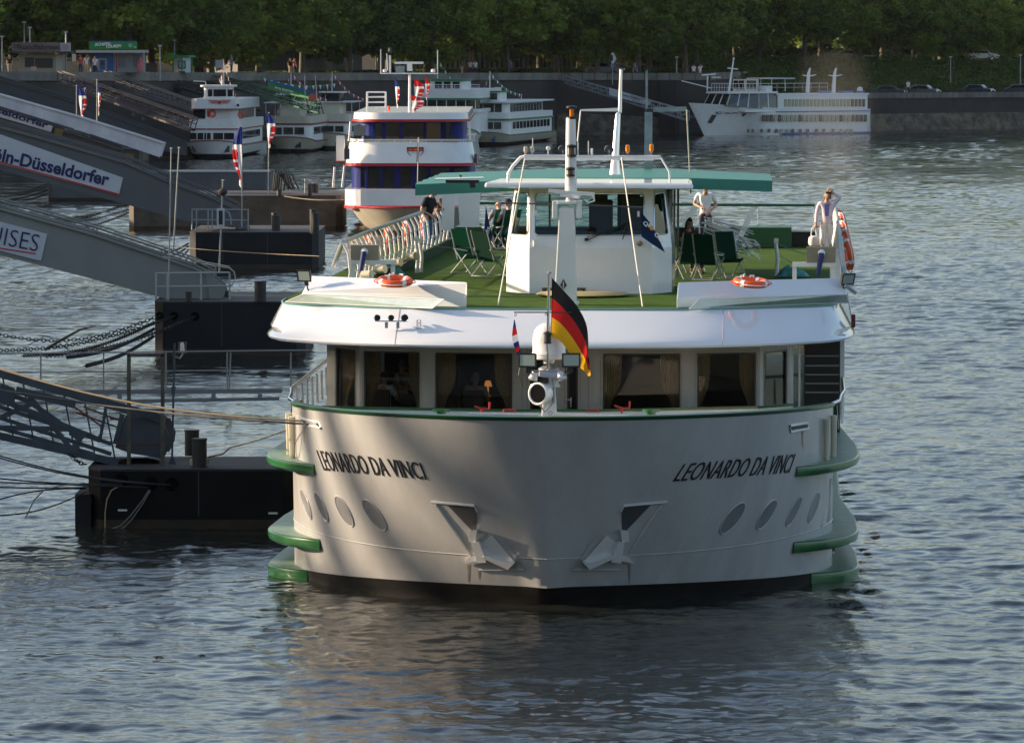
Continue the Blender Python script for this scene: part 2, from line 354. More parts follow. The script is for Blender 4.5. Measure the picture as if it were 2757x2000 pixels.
# lounge front: facets of wall with windows
ZF, ZS, ZH, ZC = 2.46, 2.95, 4.30, 4.62
wp = [(880, 11.2), (968, 9.6), (1150, 9.15), (1400, 8.9), (1600, 8.9), (1852, 9.1), (2046, 9.5), (2128, 10.8)]
pl = [SP(px, 1000, y) for px, y in wp]; pl = [Vector((p.x, p.y, 0)) for p in pl]
pl = [Vector((pl[0].x, 40, 0))] + pl + [Vector((pl[-1].x, 40, 0))]
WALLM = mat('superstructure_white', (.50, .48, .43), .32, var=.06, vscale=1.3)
wall = MB(); wins = []
def on(a, b_, t, z, off=0.):
    d = (b_ - a); n = Vector((d.y, -d.x, 0)).normalized(); p = a.lerp(b_, t); return Vector((p.x, p.y, z)) + n * off
def slab(mb, a, b_, t0, t1, z0, z1, th=.10, off=0.):
    mb.add([on(a, b_, t, z, o_) for o_ in (off, off - th) for t, z in ((t0, z0), (t1, z0), (t1, z1), (t0, z1))],
           [(0, 1, 2, 3), (7, 6, 5, 4), (0, 4, 5, 1), (1, 5, 6, 2), (2, 6, 7, 3), (3, 7, 4, 0)])
def rrect(a, b_, t0, t1, z0, z1, rad, off, n=5):
    Ln = (b_ - a).length; rt = rad / Ln; pts = []
    for (ct, cz, q) in ((t1 - rt, z1 - rad, 0), (t0 + rt, z1 - rad, 1), (t0 + rt, z0 + rad, 2), (t1 - rt, z0 + rad, 3)):
        for k in range(n + 1):
            an = (q + k / n) * math.pi / 2; pts.append(on(a, b_, ct + rt * math.cos(an), cz + rad * math.sin(an), off))
    return pts
def frame_strip(mb, a, b_, t0, t1, z0, z1, rad, w_, off, th):
    """rounded window frame between two rounded outlines"""
    Ln = (b_ - a).length; o1 = rrect(a, b_, t0, t1, z0, z1, .02, off); o2 = rrect(a, b_, t0 + w_ / Ln, t1 - w_ / Ln, z0 + w_, z1 - w_, rad, off)
    o3 = [p - (on(a, b_, 0, 0, 1) - on(a, b_, 0, 0, 0)) * th for p in o2]; n = len(o1)
    mb.add(o1 + o2, [(i, (i + 1) % n, n + (i + 1) % n, n + i) for i in range(n)]); mb.add(o2 + o3, [(i, (i + 1) % n, n + (i + 1) % n, n + i) for i in range(n)])
# window spans by facet, as (facet index, pixel left, pixel right)
spans = {1: [(905, 957)], 2: [(980, 1130)], 3: [(1172, 1379)], 4: [(1427, 1463), (1527, 1556)], 5: [(1623, 1832)], 6: [(1877, 2035)], 7: [(2058, 2118)]}
def tpx(a, b_, px):
    lo, hi = -.5, 1.5
    for _ in range(40):
        md = (lo + hi) / 2
        if proj(s2w(on(a, b_, md, 3.6)))[0] < px: lo = md
        else: hi = md
    return lo
INN = mat('dark_bronze_frame', (.05, .042, .035), .4)
for i in range(len(pl) - 1):
    a, b_ = pl[i], pl[i + 1]; sp = spans.get(i)
    if not sp: slab(wall, a, b_, 0, 1, ZF, ZC); continue
    slab(wall, a, b_, 0, 1, ZH, ZC, off=.0)
    cur = 0.
    for (l_, r_) in sp:
        t0, t1 = tpx(a, b_, l_), tpx(a, b_, r_); door = i == 4
        slab(wall, a, b_, cur, t0, ZF, ZH); z0 = ZF if door else ZS
        if not door: slab(wall, a, b_, t0, t1, ZF, ZS)
        m = MB(); frame_strip(m, a, b_, t0, t1, z0, ZH, .09, .035, .004, .05)
        w_ = m.build('door_panel' if door else 'window', INN, ship, smooth=40)
        m = MB(); m.poly(rrect(a, b_, t0 + .03 / (b_ - a).length, t1 - .03 / (b_ - a).length, z0 + .03, ZH - .03, .08, -.03)); m.build('pane', GLASS, w_)
        m = MB(); m.tube(rrect(a, b_, t0 - .035 / (b_ - a).length, t1 + .035 / (b_ - a).length, z0 - .035, ZH + .035, .12, .006), .011, 5, closed=True); m.build('window_rim', WALLM, w_, smooth=50)
        wins.append((a, b_, t0, t1, z0, i)); cur = t1
    slab(wall, a, b_, cur, 1, ZF, ZH)
for px in (1400, 1412, 1600, 1592): # door joints
    a, b_ = pl[4], pl[5]; t = tpx(a, b_, px)
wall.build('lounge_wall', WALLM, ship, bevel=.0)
m = MB(); a, b_ = pl[4], pl[5]
for px in (1406, 1420, 1470, 1520, 1562, 1585): t = tpx(a, b_, px); slab(m, a, b_, t - .006, t + .006, ZF, ZC, .01, .008)
m.build('door_joints', SEAMC, ship)
m = MB(); t = tpx(a, b_, 1537); p = on(a, b_, t, 3.35, .06); m.bar(p, p - Vector((.13, 0, 0)), .025); m.box(p.x - .015, p.x + .02, p.y - .02, p.y + .06, 3.2, 3.4); m.build('door_handle', CHROME, ship)
# inside of the lounge
m = MB(); m.poly([(-4.4, 16.5, 2.5), (4.0, 16.5, 2.5), (4.0, 16.5, 4.6), (-4.4, 16.5, 4.6)])
m.box(-3.2, -2.6, 14, 14.5, 2.5, 4.5); m.box(1.9, 2.4, 13, 13.4, 2.5, 4.5); m.build('lounge_partition', INTER, ship)
m = MB(); m.poly([(-4.8, 9.3, 2.5), (4.3, 9.3, 2.5), (4.3, 16.5, 2.5), (-4.8, 16.5, 2.5)]); m.build('lounge_floor', mat('dark_red_carpet', (.06, .015, .015), .9), ship)
def drape(mb, a, b_, tc, tw, side, z0, z1):
    rows = []; Ln = (b_ - a).length
    for k in range(13):
        q = k / 12; z = z1 + (z0 - z1) * q; tie = math.exp(-((q - .68) / .20) ** 2); w_ = tw * (1 - .62 * tie); row = []
        for j in range(29):
            u = j / 28; x = tc + side * (tw * .5) - side * w_ * (1 - u) - side * tw * .5 * 0
            row.append(on(a, b_, x, z, -.16 + .025 * math.sin(u * 46)))
        rows.append(row)
    mb.grid(rows); p0 = on(a, b_, tc + side * tw * .5 - side * tw * .2, z1 + (z0 - z1) * .68, -.14); return p0
for (a, b_, t0, t1, z0, i) in wins:
    if i in (4,): continue
    W_ = t1 - t0
    for side in (-1, 1):
        if i == 1 and side > 0: continue
        if i == 7: continue
        m = MB(); ww = .24 * W_ if i != 1 else .6 * W_; drape(m, a, b_, (t0 + ww * .5 + .01) if side < 0 else (t1 - ww * .5 - .01), ww, side, z0 - .3, ZH)
        m.build('curtain', CURT, ship, smooth=60)
# roof: rounded white brow all round the upper deck
def roof_path():
    out = []
    for i in range(41):
        u = -1 + 2 * i / 40; out.append(Vector((6.12 * u - .24, 5.7 + 3.0 * abs(u) ** 3.2, 0)))
    def cor(p, q, e): return [p * (1 - t) ** 2 + q * 2 * t * (1 - t) + e * t * t for t in (.12, .25, .38, .5, .62, .75, .88)]
    mid = out[3:-3]; a, b_ = mid[0], mid[-1]; l = cor(a, Vector((-6.36, a.y + .75, 0)), Vector((-6.36, 11.2, 0)))[::-1]; r = cor(b_, Vector((5.88, b_.y + .75, 0)), Vector((5.88, 11.2, 0)))
    return [Vector((-6.36, yy, 0)) for yy in (41, 30, 20, 13, 11.2)] + l + mid + r + [Vector((5.88, yy, 0)) for yy in (11.2, 13, 20, 30, 41)]
rp = roof_path(); nrm = []
for i, p in enumerate(rp):
    d = (rp[min(i + 1, len(rp) - 1)] - rp[max(i - 1, 0)]).normalized(); nrm.append(Vector((-d.y, d.x, 0)))
prof = [(.9, 4.61), (.08, 4.58), (.015, 4.60), (-.005, 4.64), (.02, 4.685), (.10, 4.735), (.30, 4.83), (.70, 4.995), (1.05, 5.14), (1.28, 5.235), (1.37, 5.275), (1.42, 5.288)]
def rin(p, n, o_):
    fr = min(1, max(.22, n.y)); return Vector((p.x, p.y, 0)) + n * o_ * (fr if o_ > .1 else 1)
rows = [[rin(p, n, o_) + Vector((0, 0, z)) for p, n in zip(rp, nrm)] for o_, z in prof]
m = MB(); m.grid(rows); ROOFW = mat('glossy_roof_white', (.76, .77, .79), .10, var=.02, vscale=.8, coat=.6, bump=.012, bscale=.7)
m.build('roof_brow', ROOFW, ship, smooth=35)
m = MB(); m.poly([rin(p, n, 1.40) + Vector((0, 0, 5.292)) for p, n in zip(rp, nrm)]); m.build('sun_deck', TURF, ship)
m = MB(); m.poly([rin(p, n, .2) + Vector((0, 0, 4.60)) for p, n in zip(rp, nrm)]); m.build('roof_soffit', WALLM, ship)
m = MB(); tp = [rin(p, n, 1.40) + Vector((0, 0, 5.30)) for p, n in zip(rp, nrm)]; m.tube([p for p in tp if p.y < 12], .018, 5); m.build('deck_edge_trim', mat('teal_trim', (.15, .33, .30), .35), ship, smooth=50)
m = MB()
for x_ in (-3.35, 3.2):
    sm_ = []
    for row in rows[3:-1]:
        for a, b_ in zip(row, row[1:]):
            if (a.x - x_) * (b_.x - x_) <= 0 and a.y < 10 and a.x != b_.x: sm_.append(a.lerp(b_, (x_ - a.x) / (b_.x - a.x)) + Vector((0, -.003, .003))); break
    m = MB(); m.tube(sm_, .004, 4); m.build('panel_seam', SEAMC, ship)
# white lids over the stairs at the front of the sun deck, with glass screens
for P4, GL in (([(838, 741, 5.82), (1259, 758, 5.82), (1251, 800, 5.50), (812, 788, 5.50)], [(818, 792, 5.50), (1196, 806, 5.50), (1165, 830, 5.32), (768, 813, 5.32)]),
               ([(1826, 758, 5.82), (2281, 746, 5.82), (2280, 790, 5.50), (1822, 802, 5.50)], [(1882, 806, 5.50), (2278, 793, 5.50), (2284, 815, 5.32), (1856, 831, 5.32)])):
    q = [SZ(*p) for p in P4]; m = MB(); bs = [Vector((p.x, p.y, 5.30)) for p in q]
    m.add(q + bs, [(3, 2, 1, 0), (0, 1, 5, 4), (1, 2, 6, 5), (2, 3, 7, 6), (3, 0, 4, 7)]); m.build('stair_lid', ROOFW, ship, bevel=.03)
    g = [SZ(*p) for p in GL]; m = MB(); m.prism(g, (0, 0, -.012)); gl = m.build('glass_screen', PALEG, ship)
    m = MB()
    for i in range(4): m.tube([g[i], g[(i + 1) % 4]], .012, 5)
    m.build('screen_edge', WHITE, gl, smooth=50)
# three horns on the brow
c = SP(1054, 862, 6.5); m = MB(); m.bar(c + Vector((-.33, 0, -.02)), c + Vector((.33, 0, -.02)), .05, .02); m.bar(c + Vector((-.1, 0, -.04)), c + Vector((-.1, 0, -.16)), .06); m.bar(c + Vector((.13, 0, -.04)), c + Vector((.13, 0, -.16)), .06)
hb = m.build('horn_bracket', STEEL, ship)
for dx, r_ in ((-.28, .07), (.0, .066), (.27, .082)):
    m = MB(); q = c + Vector((dx, -.12, .05)); m.lathe([(r_ * .72, .02), (r_, 0), (r_ * .8, .05), (r_ * .42, .14), (r_ * .3, .26), (.01, .30)], q, 16, (.12, 1, .05)); m.build('horn', CHROME, hb, smooth=60)
    m = MB(); m.lathe([(.001, .015), (r_ * .8, .012)], q, 14, (.12, 1, .05)); m.build('horn_mouth', DARK, hb)
m = MB(); c = SP(1128, 872, 6.45)
for dz in (.05, -.02, -.11): m.ring(c + Vector((0, -.01, dz)), .035, .006, (0, 1, .5), 12, 4)
m.tube([c + Vector((-.04, -.01, .08)), c + Vector((-.04, -.01, -.12))], .005, 4); m.tube([c + Vector((.04, -.01, .08)), c + Vector((.04, -.01, -.12))], .005, 4); m.build('roof_eyelets', STEEL, ship)
# floodlights on the corners
def flood(parent, c, face, size=.2, post=None):
    f_ = Vector(face).normalized(); c = Vector(c); rt = f_.cross(Vector((0, 0, 1))).normalized(); up = rt.cross(f_)
    m = MB(); A = [c + rt * i * size * .62 + up * j * size * .46 for i, j in ((-1, -1), (1, -1), (1, 1), (-1, 1))]; B = [c - f_ * size * .7 + rt * i * size * .32 + up * j * size * .3 for i, j in ((-1, -1), (1, -1), (1, 1), (-1, 1))]
    m.add(A + B, [(4, 5, 6, 7), (0, 1, 5, 4), (1, 2, 6, 5), (2, 3, 7, 6), (3, 0, 4, 7), (0, 3, 2, 1)])
    for i in range(4): m.tube([A[i], A[(i + 1) % 4]], size * .05, 5)
    if post is not None: m.bar(c - f_ * size * .3 - up * size * .4, c - f_ * size * .3 - up * size * .9, .09, .02); m.tube([c - f_ * size * .3 - up * size * .9, Vector(post)], .016, 6)
    o = m.build('floodlight', DARK, parent)
    m = MB(); m.poly([c + f_ * .004 + rt * i * size * .54 + up * j * size * .38 for i, j in ((-1, -1), (1, -1), (1, 1), (-1, 1))]); m.build('lens', CARBIDE, o); return o
c = SZ(832, 788, 5.5); flood(ship, SP(818, 743, c.y), (-.45, -1, -.25), .25, c)
c = SZ(2266, 790, 5.5); flood(ship, SP(2284, 752, c.y), (.75, -1, -.35), .25, c)
m = MB(); c = SP(2301, 782, 9); m.bar(c - Vector((.2, 0, -.1)), c + Vector((.03, 0, -.06)), .12, .07); m.build('side_lamp', STEEL, ship)
m = MB(); c = SP(2298, 865, 9.5); m.box(c.x - .05, c.x + .04, c.y, c.y + .2, c.z - .13, c.z + .14); m.build('navigation_lamp', mat('dark_red_lens', (.12, .01, .02), .2), ship, bevel=.02)
# stair well on the right, with treads
a0, b0 = SP(2166, 930, 12.0), SP(2262, 930, 12.0); m = MB(); m.box(a0.x, b0.x, 12.0, 12.08, ZF, 4.58); sw = m.build('stair_well', DARK, ship)  # black panel in place of the shaded stair opening
for y in (958, 984, 1008, 1032, 1056): 
    z = SP(2200, y, 11.9).z; m = MB(); m.box(a0.x + .02, b0.x - .02, 11.8, 11.99, z - .012, z + .012); m.build('stair_tread', mat('tread_edge', (.35, .38, .38), .4), sw)
m = MB(); c = SP(2262, 930, 11.6); m.box(c.x, c.x + .09, 11.6, 11.75, 2.9, 4.58); c2 = SP(2130, 930, 11.5); m.box(c2.x, c2.x + .05, 11.5, 11.6, ZF, 4.58); c2 = SP(2150, 930, 11.5); m.box(c2.x, c2.x + .04, 11.55, 11.65, ZF, 4.58); m.build('side_post', WHITE, ship)
m = MB(); m.poly([SP(2072 + 62, 935, 11.5), SP(2160, 935, 11.6), SP(2160, 1080, 11.6), SP(2134, 1080, 11.5)]); m.build('side_glass', GGLASS, ship)
# polished hand rails along the sides, with white stanchions
for sgn in (-1, 1):
    pts = [hpt(sgn * math.pi / 2, 3.46, -.05) + Vector((0, -.3, 0)), hpt(sgn * math.pi / 2, 3.5, .05) + Vector((sgn * .06, .1, 0)), hpt(sgn * math.pi / 2, 3.55, .0) + Vector((sgn * .14, .8, 0))]
    pts += [Vector((sgn * (5.64 - .0 * k), 8.2 + k * 1.6, 3.6 + .02 * k)) for k in range(12)]
    m = MB(); m.tube(pts, .04, 8); hr = m.build('side_handrail', CHROME, ship, smooth=60)
    for k in range(16): m = MB(); m.tube([(sgn * 5.60, 8.0 + k * 1.1, 2.95), (sgn * 5.62, 8.0 + k * 1.1, 3.58)], .028, 6); m.build('stanchion', WHITE, hr, smooth=60)
# ladders (gangplanks) and red valves lying at the bow
for (x0, x1, yl) in ((1258, 1450, -.75), (1493, 1686, -.78)):
    a, b_ = SP(x0, 1119, yl + .3), SP(x1, 1122, yl + .3); m = MB()
    for dy in (0, .35): m.bar(a + Vector((0, dy, 0)), b_ + Vector((0, dy, 0)), .04, .08)
    for k in range(24):
        p = a.lerp(b_, (k + .5) / 24); m.bar(p, p + Vector((.05, .35, 0)), .03, .06)
        m.bar(p + Vector((-.02, -.03, .03)), p + Vector((.05, -.03, -.03)), .012)
    m.build('boarding_ladder', mat('aluminium', (.62, .64, .66), .35, .7), ship)
def red_valve(px, py, kind):
    c = SP(px, py, .1); m = MB()
    if kind: m.tube([c + Vector((-.14, 0, .05)), c + Vector((0, 0, 0)), c + Vector((.14, 0, .0)), c + Vector((.15, 0, .13))], .02, 6); m.tube([c, c - Vector((0, 0, .14))], .022, 6)
    else: m.tube([c + Vector((-.12, 0, -.08)), c + Vector((-.10, 0, .02)), c + Vector((.10, 0, .02)), c + Vector((.13, 0, -.06))], .018, 6)
    return m.build('valve_handle', RED, ship, smooth=50)
red_valve(1297, 1101, 1); red_valve(1371, 1106, 0); red_valve(1595, 1106, 0); red_valve(1674, 1099, 1)
for px in (1188, 1753):
    c = SP(px, 1108, 3.2); m = MB(); m.cyl((c.x, c.y, 2.46), (c.x, c.y, c.z), .09, n=12); m.cyl((c.x, c.y, c.z), (c.x, c.y, c.z + .05), .17, n=14); m.build('bollard', GREENP, ship, smooth=40)
# ---------------------------------------------------------------- bow mast
YM = .25
def B(px, py, dy=0.): return SP(px, py, YM + dy)
m = MB(); b0 = B(1478, 1130); m.add([B(1457, 1128) , B(1500, 1128), B(1494, 1012), B(1466, 1012)] + [B(1457, 1128, .22), B(1500, 1128, .22), B(1494, 1012, .22), B(1466, 1012, .22)], [(3, 2, 1, 0), (4, 5, 6, 7), (0, 1, 5, 4), (1, 2, 6, 5), (2, 3, 7, 6), (3, 0, 4, 7)])
m.bar(B(1478, 1128, .1), Vector((b0.x, YM + .1, 2.46)), .3, .22)
bm_ = m.build('bow_mast', WHITE, ship, bevel=.02)
m = MB(); m.tube([B(1476, 1020, .1), B(1474, 925, .1)], .026, 8); m.tube([B(1474, 925, .1), B(1479, 737, .1)], .024, 8); m.lathe([(0, .035), (.03, .03), (.055, 0), (.03, -.02), (0, -.02)], B(1479, 735, .1), 12); m.build('jack_staff', CHROME, bm_, smooth=50)
m = MB(); m.tube([B(1384, 841, .1), B(1540, 841, .1)], .012, 6); m.ring(B(1388, 848, .1), .02, .005, (0, 1, 0), 10, 4); m.ring(B(1470, 846, .1), .02, .005, (0, 1, 0), 10, 4); m.build('cross_rod', RUBBER, bm_)
m = MB(); m.lathe([(.05, 0), (.075, .0), (.075, .02), (.065, .03), (.065, .17), (.08, .18), (.08, .2), (.03, .23), (0, .24)], B(1474, 925, .1), 12); m.build('lantern', DARK, bm_, smooth=30)
m = MB(); c = B(1478, 958, .55); r_ = .312
m.lathe([(r_ * .93, -.06), (r_ * .97, -.05), (r_ * .97, .02), (r_ * 1.03, .03), (r_ * 1.03, .06), (r_, .07), (r_, .30), (r_ * .97, .40), (r_ * .86, .50), (r_ * .66, .575), (r_ * .38, .62), (0, .635)], c, 32); m.cyl(c - Vector((0, 0, .06)), c - Vector((0, 0, .14)), .12, .1); m.build('radar_dome', WHITE, bm_, smooth=60)
m = MB(); m.lathe([(.16, -.10), (.2, -.08), (.2, -.04), (.1, 0)], B(1478, 985, .5), 20); m.tube([B(1478, 985, .5), B(1478, 1020, .2)], .05, 8); m.bar(B(1432, 1000, .1), B(1520, 1000, .1), .05); m.build('dome_bracket', STEEL, bm_, smooth=40)
flood(bm_, B(1420, 970, -.1), (-.25, -1, .05), .27, B(1432, 1000, .1)); flood(bm_, B(1538, 970, -.1), (.2, -1, .05), .27, B(1522, 1000, .1))
for px, sx in ((1438, -1), (1510, 1)):
    m = MB(); m.lathe([(0, .16), (.055, .15), (.07, .08), (.095, .0), (.085, .0)], B(px + sx * 4, 1022, 0), 14, (-sx * .3, .3, 1)); m.build('loudspeaker', WHITE, bm_, smooth=50)
m = MB(); m.cyl(B(1452, 1006, -.2), B(1500, 1012, -.12), .052, .06, 12); m.build('camera_housing', mat('camera_grey', (.35, .36, .40), .3), bm_, smooth=40)
m = MB(); m.cyl(B(1451.5, 1005.8, -.203), B(1453, 1006.2, -.197), .042, .042, 12); m.bar(B(1468, 1016, -.05), B(1468, 1032, -.05), .13, .05); m.build('camera_window', DARK, bm_)
ax = Vector((.55, .9, 0)); c = B(1447, 1060, -.30); m = MB(); m.lathe([(.17, .02), (.19, -.01), (.215, 0), (.215, .05), (.19, .07), (.18, .26), (.12, .33), (0, .35)], c, 28, ax); sl_ = m.build('searchlight', WHITE, bm_, smooth=45)
m = MB(); m.lathe([(0, .015), (.185, .015)], c, 24, ax); m.build('searchlight_glass', mat('black_glass', (.01, .01, .01), .05, coat=1.), sl_)
m = MB(); m.tube([B(1455, 1092, -.3), B(1466, 1108, -.2), B(1492, 1080, -.1)], .018, 6); m.tube([B(1490, 1010, -.05), B(1492, 1060, -.05), B(1490, 1084, -.05)], .03, 8)
m.ring(B(1482, 1112, -.2), .035, .008, (0, 1, 0), 14, 5); m.ring(B(1497, 1119, -.2), .03, .008, (0, 1, 0), 14, 5); m.build('mast_fittings', STEEL, bm_, smooth=50)
m = MB(); m.prism([B(1498, 1022, .1), B(1510, 1042, .1), B(1494, 1042, .1)], (0, .03, 0)); m.build('mast_fin', WHITE, bm_)
for pts in (((1524, 985), (1522, 1005), (1514, 1015), (1500, 1020)), ((1430, 985), (1436, 1000), (1450, 1004)), ((1400, 985), (1396, 1010), (1408, 1040))): m = MB(); m.tube([B(x, y, -.05) for x, y in pts[:]], .007, 4); m.build('lamp_cable', DARK, bm_)
# flags on the bow mast (separate things)
def cloth(name, top, bot, yl, cols, ripple, nu=28, nv=18, amp=.05):
    def ev(c_, u):
        k = u * (len(c_) - 1); i = min(int(k), len(c_) - 2); f_ = k - i; p0 = c_[max(i - 1, 0)]; p1, p2 = c_[i], c_[i + 1]; p3 = c_[min(i + 2, len(c_) - 1)]
        return [.5 * (2 * p1[j] + (p2[j] - p0[j]) * f_ + (2 * p0[j] - 5 * p1[j] + 4 * p2[j] - p3[j]) * f_ ** 2 + (3 * p1[j] - p0[j] - 3 * p2[j] + p3[j]) * f_ ** 3) for j in (0, 1)]
    m = MB(); rows = []
    for i in range(nu + 1):
        u = i / nu; a, b_ = ev(top, u), ev(bot, u)
        rows.append([yl(a[0] + (b_[0] - a[0]) * j / nv, a[1] + (b_[1] - a[1]) * j / nv, amp * math.sin(u * ripple + j / nv * 1.2) * u ** .5) for j in range(nv + 1)])
    n = nv + 1; vs = [p for r_ in rows for p in r_]; m.v = [tuple(p) for p in vs]
    for i in range(nu):
        for j in range(nv): m.f.append((i * n + j, i * n + j + 1, (i + 1) * n + j + 1, (i + 1) * n + j)); m.mi.append(cols(i / nu, (j + .5) / nv))
    return m
def fabric(name, col):
    mt = mat(name, col, .75, spec=.2); nt = mt.node_tree; b = nt.nodes['Principled BSDF']; t = nt.nodes.new('ShaderNodeBsdfTranslucent'); t.inputs[0].default_value = (*col, 1)
    mx = nt.nodes.new('ShaderNodeMixShader'); mx.inputs[0].default_value = .4; o = nt.nodes['Material Output']; nt.links.new(b.outputs[0], mx.inputs[1]); nt.links.new(t.outputs[0], mx.inputs[2]); nt.links.new(mx.outputs[0], o.inputs[0]); return mt
FB, FR, FG, FBL, FW = fabric('black_cloth', (.018, .018, .02)), fabric('red_cloth', (.55, .02, .02)), fabric('gold_cloth', (.80, .42, .015)), fabric('blue_cloth', (.015, .03, .18)), fabric('white_cloth', (.75, .75, .75))
NAVY = fabric('navy_cloth', (.012, .03, .10))
def w_at(px, py, dy=0.): return s2w(SP(px, py, YM + .1 + dy))
m = cloth('f', [(1486, 748), (1520, 785), (1552, 822), (1577, 868), (1584, 915), (1583, 958), (1586, 962)], [(1483, 905), (1505, 915), (1530, 945), (1558, 985), (1574, 1000), (1584, 1012), (1590, 1010)],
          w_at, lambda u, v: min(2, int(v * 3)), 9., amp=.09)
g = m.build('national_flag', [FB, FR, FG], None, smooth=60); tag(g, 'black, red and gold flag drooping from the staff at the bow of the white ship', 'flag')
m = cloth('f', [(1386, 860), (1394, 905), (1402, 950)], [(1384, 862), (1379, 912), (1394, 958)], w_at, lambda u, v: (0 if u < .25 else 1 if u < .40 else 2 if u < .62 else 0 if u < .72 else 1 if u < .85 else 0), 6., 16, 4, amp=.02)
g = m.build('small_pennant', [FBL, FR, FW], None, smooth=60); tag(g, 'small blue, red and white pennant hanging from the rod left of the bow staff', 'pennant')
# ================================================================ wheelhouse
YW = SZ(1590, 790, 5.3).y
def V3(px, py, y): return SP(px, py, y)
def wring(z, lean, side):
    f = YW + lean; return [(SP(1357, 700, YW).x + side, f + .85), (SP(1425, 700, YW).x, f), (SP(1756, 700, YW).x, f), (SP(1806, 700, YW).x - side, f + .85)]
rear = YW + 3.6
lv = [(5.28, 0, 0), (6.27, 0, 0), (6.52, .10, .03), (7.46, .36, .16), (7.62, .38, .17)]
def wr(k):
    z, le, sd = lv[k]; q = wring(z, le, sd); return [Vector((q[0][0], rear, z))] + [Vector((x, y, z)) for x, y in q] + [Vector((q[3][0], rear, z))]
m = MB(); m.grid([wr(0), wr(1), wr(2)]); m.grid([wr(3), wr(4)])
z0, z1 = wr(2), wr(3)
def qpt(a, b_, c, d, u, v, off=0.):
    p = (a.lerp(b_, u)).lerp(d.lerp(c, u), v); n = (b_ - a).cross(d - a).normalized(); return p + n * off
wh_spans = {1: [(.16, .93, .03, .96)], 2: [(.04, .93, .02, .96)], 3: [(.07, .86, .03, .96)]}
for i in range(5):
    a, b_, c, d = z0[i], z0[i + 1], z1[i + 1], z1[i]
    if i in (0, 4): m.add([a, b_, c, d], [(0, 1, 2, 3)]); continue
    (u0, u1, v0, v1), = wh_spans[i]
    def rr(e=0., off=0., n=5, ru=None):
        Lu, Lv = (b_ - a).length, (d - a).length; r_ = .09; out = []
        for (cu, cv, q) in ((u1 + e / Lu - r_ / Lu, v1 + e / Lv - r_ / Lv, 0), (u0 - e / Lu + r_ / Lu, v1 + e / Lv - r_ / Lv, 1), (u0 - e / Lu + r_ / Lu, v0 - e / Lv + r_ / Lv, 2), (u1 + e / Lu - r_ / Lu, v0 - e / Lv + r_ / Lv, 3)):
            for k in range(n + 1):
                an = (q + k / n) * math.pi / 2; out.append(qpt(a, b_, c, d, cu + r_ / Lu * math.cos(an), cv + r_ / Lv * math.sin(an), off))
        return out
    hole = rr(); n = len(hole); per = n // 4
    out = [c] * per + [d] * per + [a] * per + [b_] * per
    m.add(hole + out, [(k, (k + 1) % n, n + (k + 1) % n, n + k) for k in range(n)])
    m2 = MB(); m2.tube(rr(.0, .01), .018, 6, closed=True); fr_ = m2.build('window', CHROME, ship, smooth=60)
    m2 = MB(); m2.poly(rr(.005, -.015)); m2.build('pane', GGLASS if i != 2 else glass('wheelhouse_glass', (.42, .60, .55), mix=.33), fr_)
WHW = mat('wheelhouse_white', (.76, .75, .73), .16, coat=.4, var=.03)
m.build('wheelhouse_wall', WHW, ship)
m = MB(); x0, x1 = SP(1303, 500, YW - .35).x, SP(1868, 500, YW - .35).x; zt, zb = SP(1590, 487, YW - .3).z, SP(1590, 509, YW - .3).z
m.add([(x0 - .0, YW - .45, zb + .02), (x1, YW - .45, zb), (x1 - .05, YW + 1.4, zb + .02), (x0 + .2, YW + 1.4, zb + .02), (x0 + .02, YW - .40, zt - .03), (x1 - .02, YW - .40, zt - .05), (x1 - .08, YW + 1.4, zt + .0), (x0 + .22, YW + 1.4, zt + .0)],
      [(3, 2, 1, 0), (4, 5, 6, 7), (0, 1, 5, 4), (1, 2, 6, 5), (2, 3, 7, 6), (3, 0, 4, 7)]); m.build('wheelhouse_roof', ROOFW, ship, bevel=.05)
# inside: console, seat, back wall
m = MB(); m.box(z0[2].x, z0[3].x, YW + .5, YW + 1.2, 5.3, 6.60); m.build('console', mat('console_blue_grey', (.05, .08, .10), .5), ship)
m = MB(); cx_ = SP(1618, 600, YW + 2).x; m.box(cx_ - .26, cx_ + .26, YW + 1.9, YW + 2.05, 6.3, 7.25); m.box(cx_ - .28, cx_ + .28, YW + 1.5, YW + 2.0, 6.15, 6.3); m.box(cx_ - .15, cx_ + .15, YW + 1.86, YW + 2.0, 7.2, 7.42); m.build('helm_seat', DARK, ship, bevel=.05)
m = MB(); X0_, X1_ = z0[0].x + .02, z0[5].x - .02; m.box(X0_, X1_, rear - .02, rear, 5.3, 6.6); m.box(X0_, X1_, rear - .02, rear, 7.35, 7.6); m.box(cx_ + .3, cx_ + .8, rear - .02, rear, 6.6, 7.35); m.box(X1_ - .5, X1_, rear - .02, rear, 6.6, 7.35); m.build('wheelhouse_back', RUBBER, ship)
m = MB(); m.box(X1_ - 1.1, X1_ - .55, rear - 1.2, rear - 1.1, 6.2, 7.3); m.build('chart_cabinet', mat('olive_cabinet', (.16, .17, .08), .5), ship)
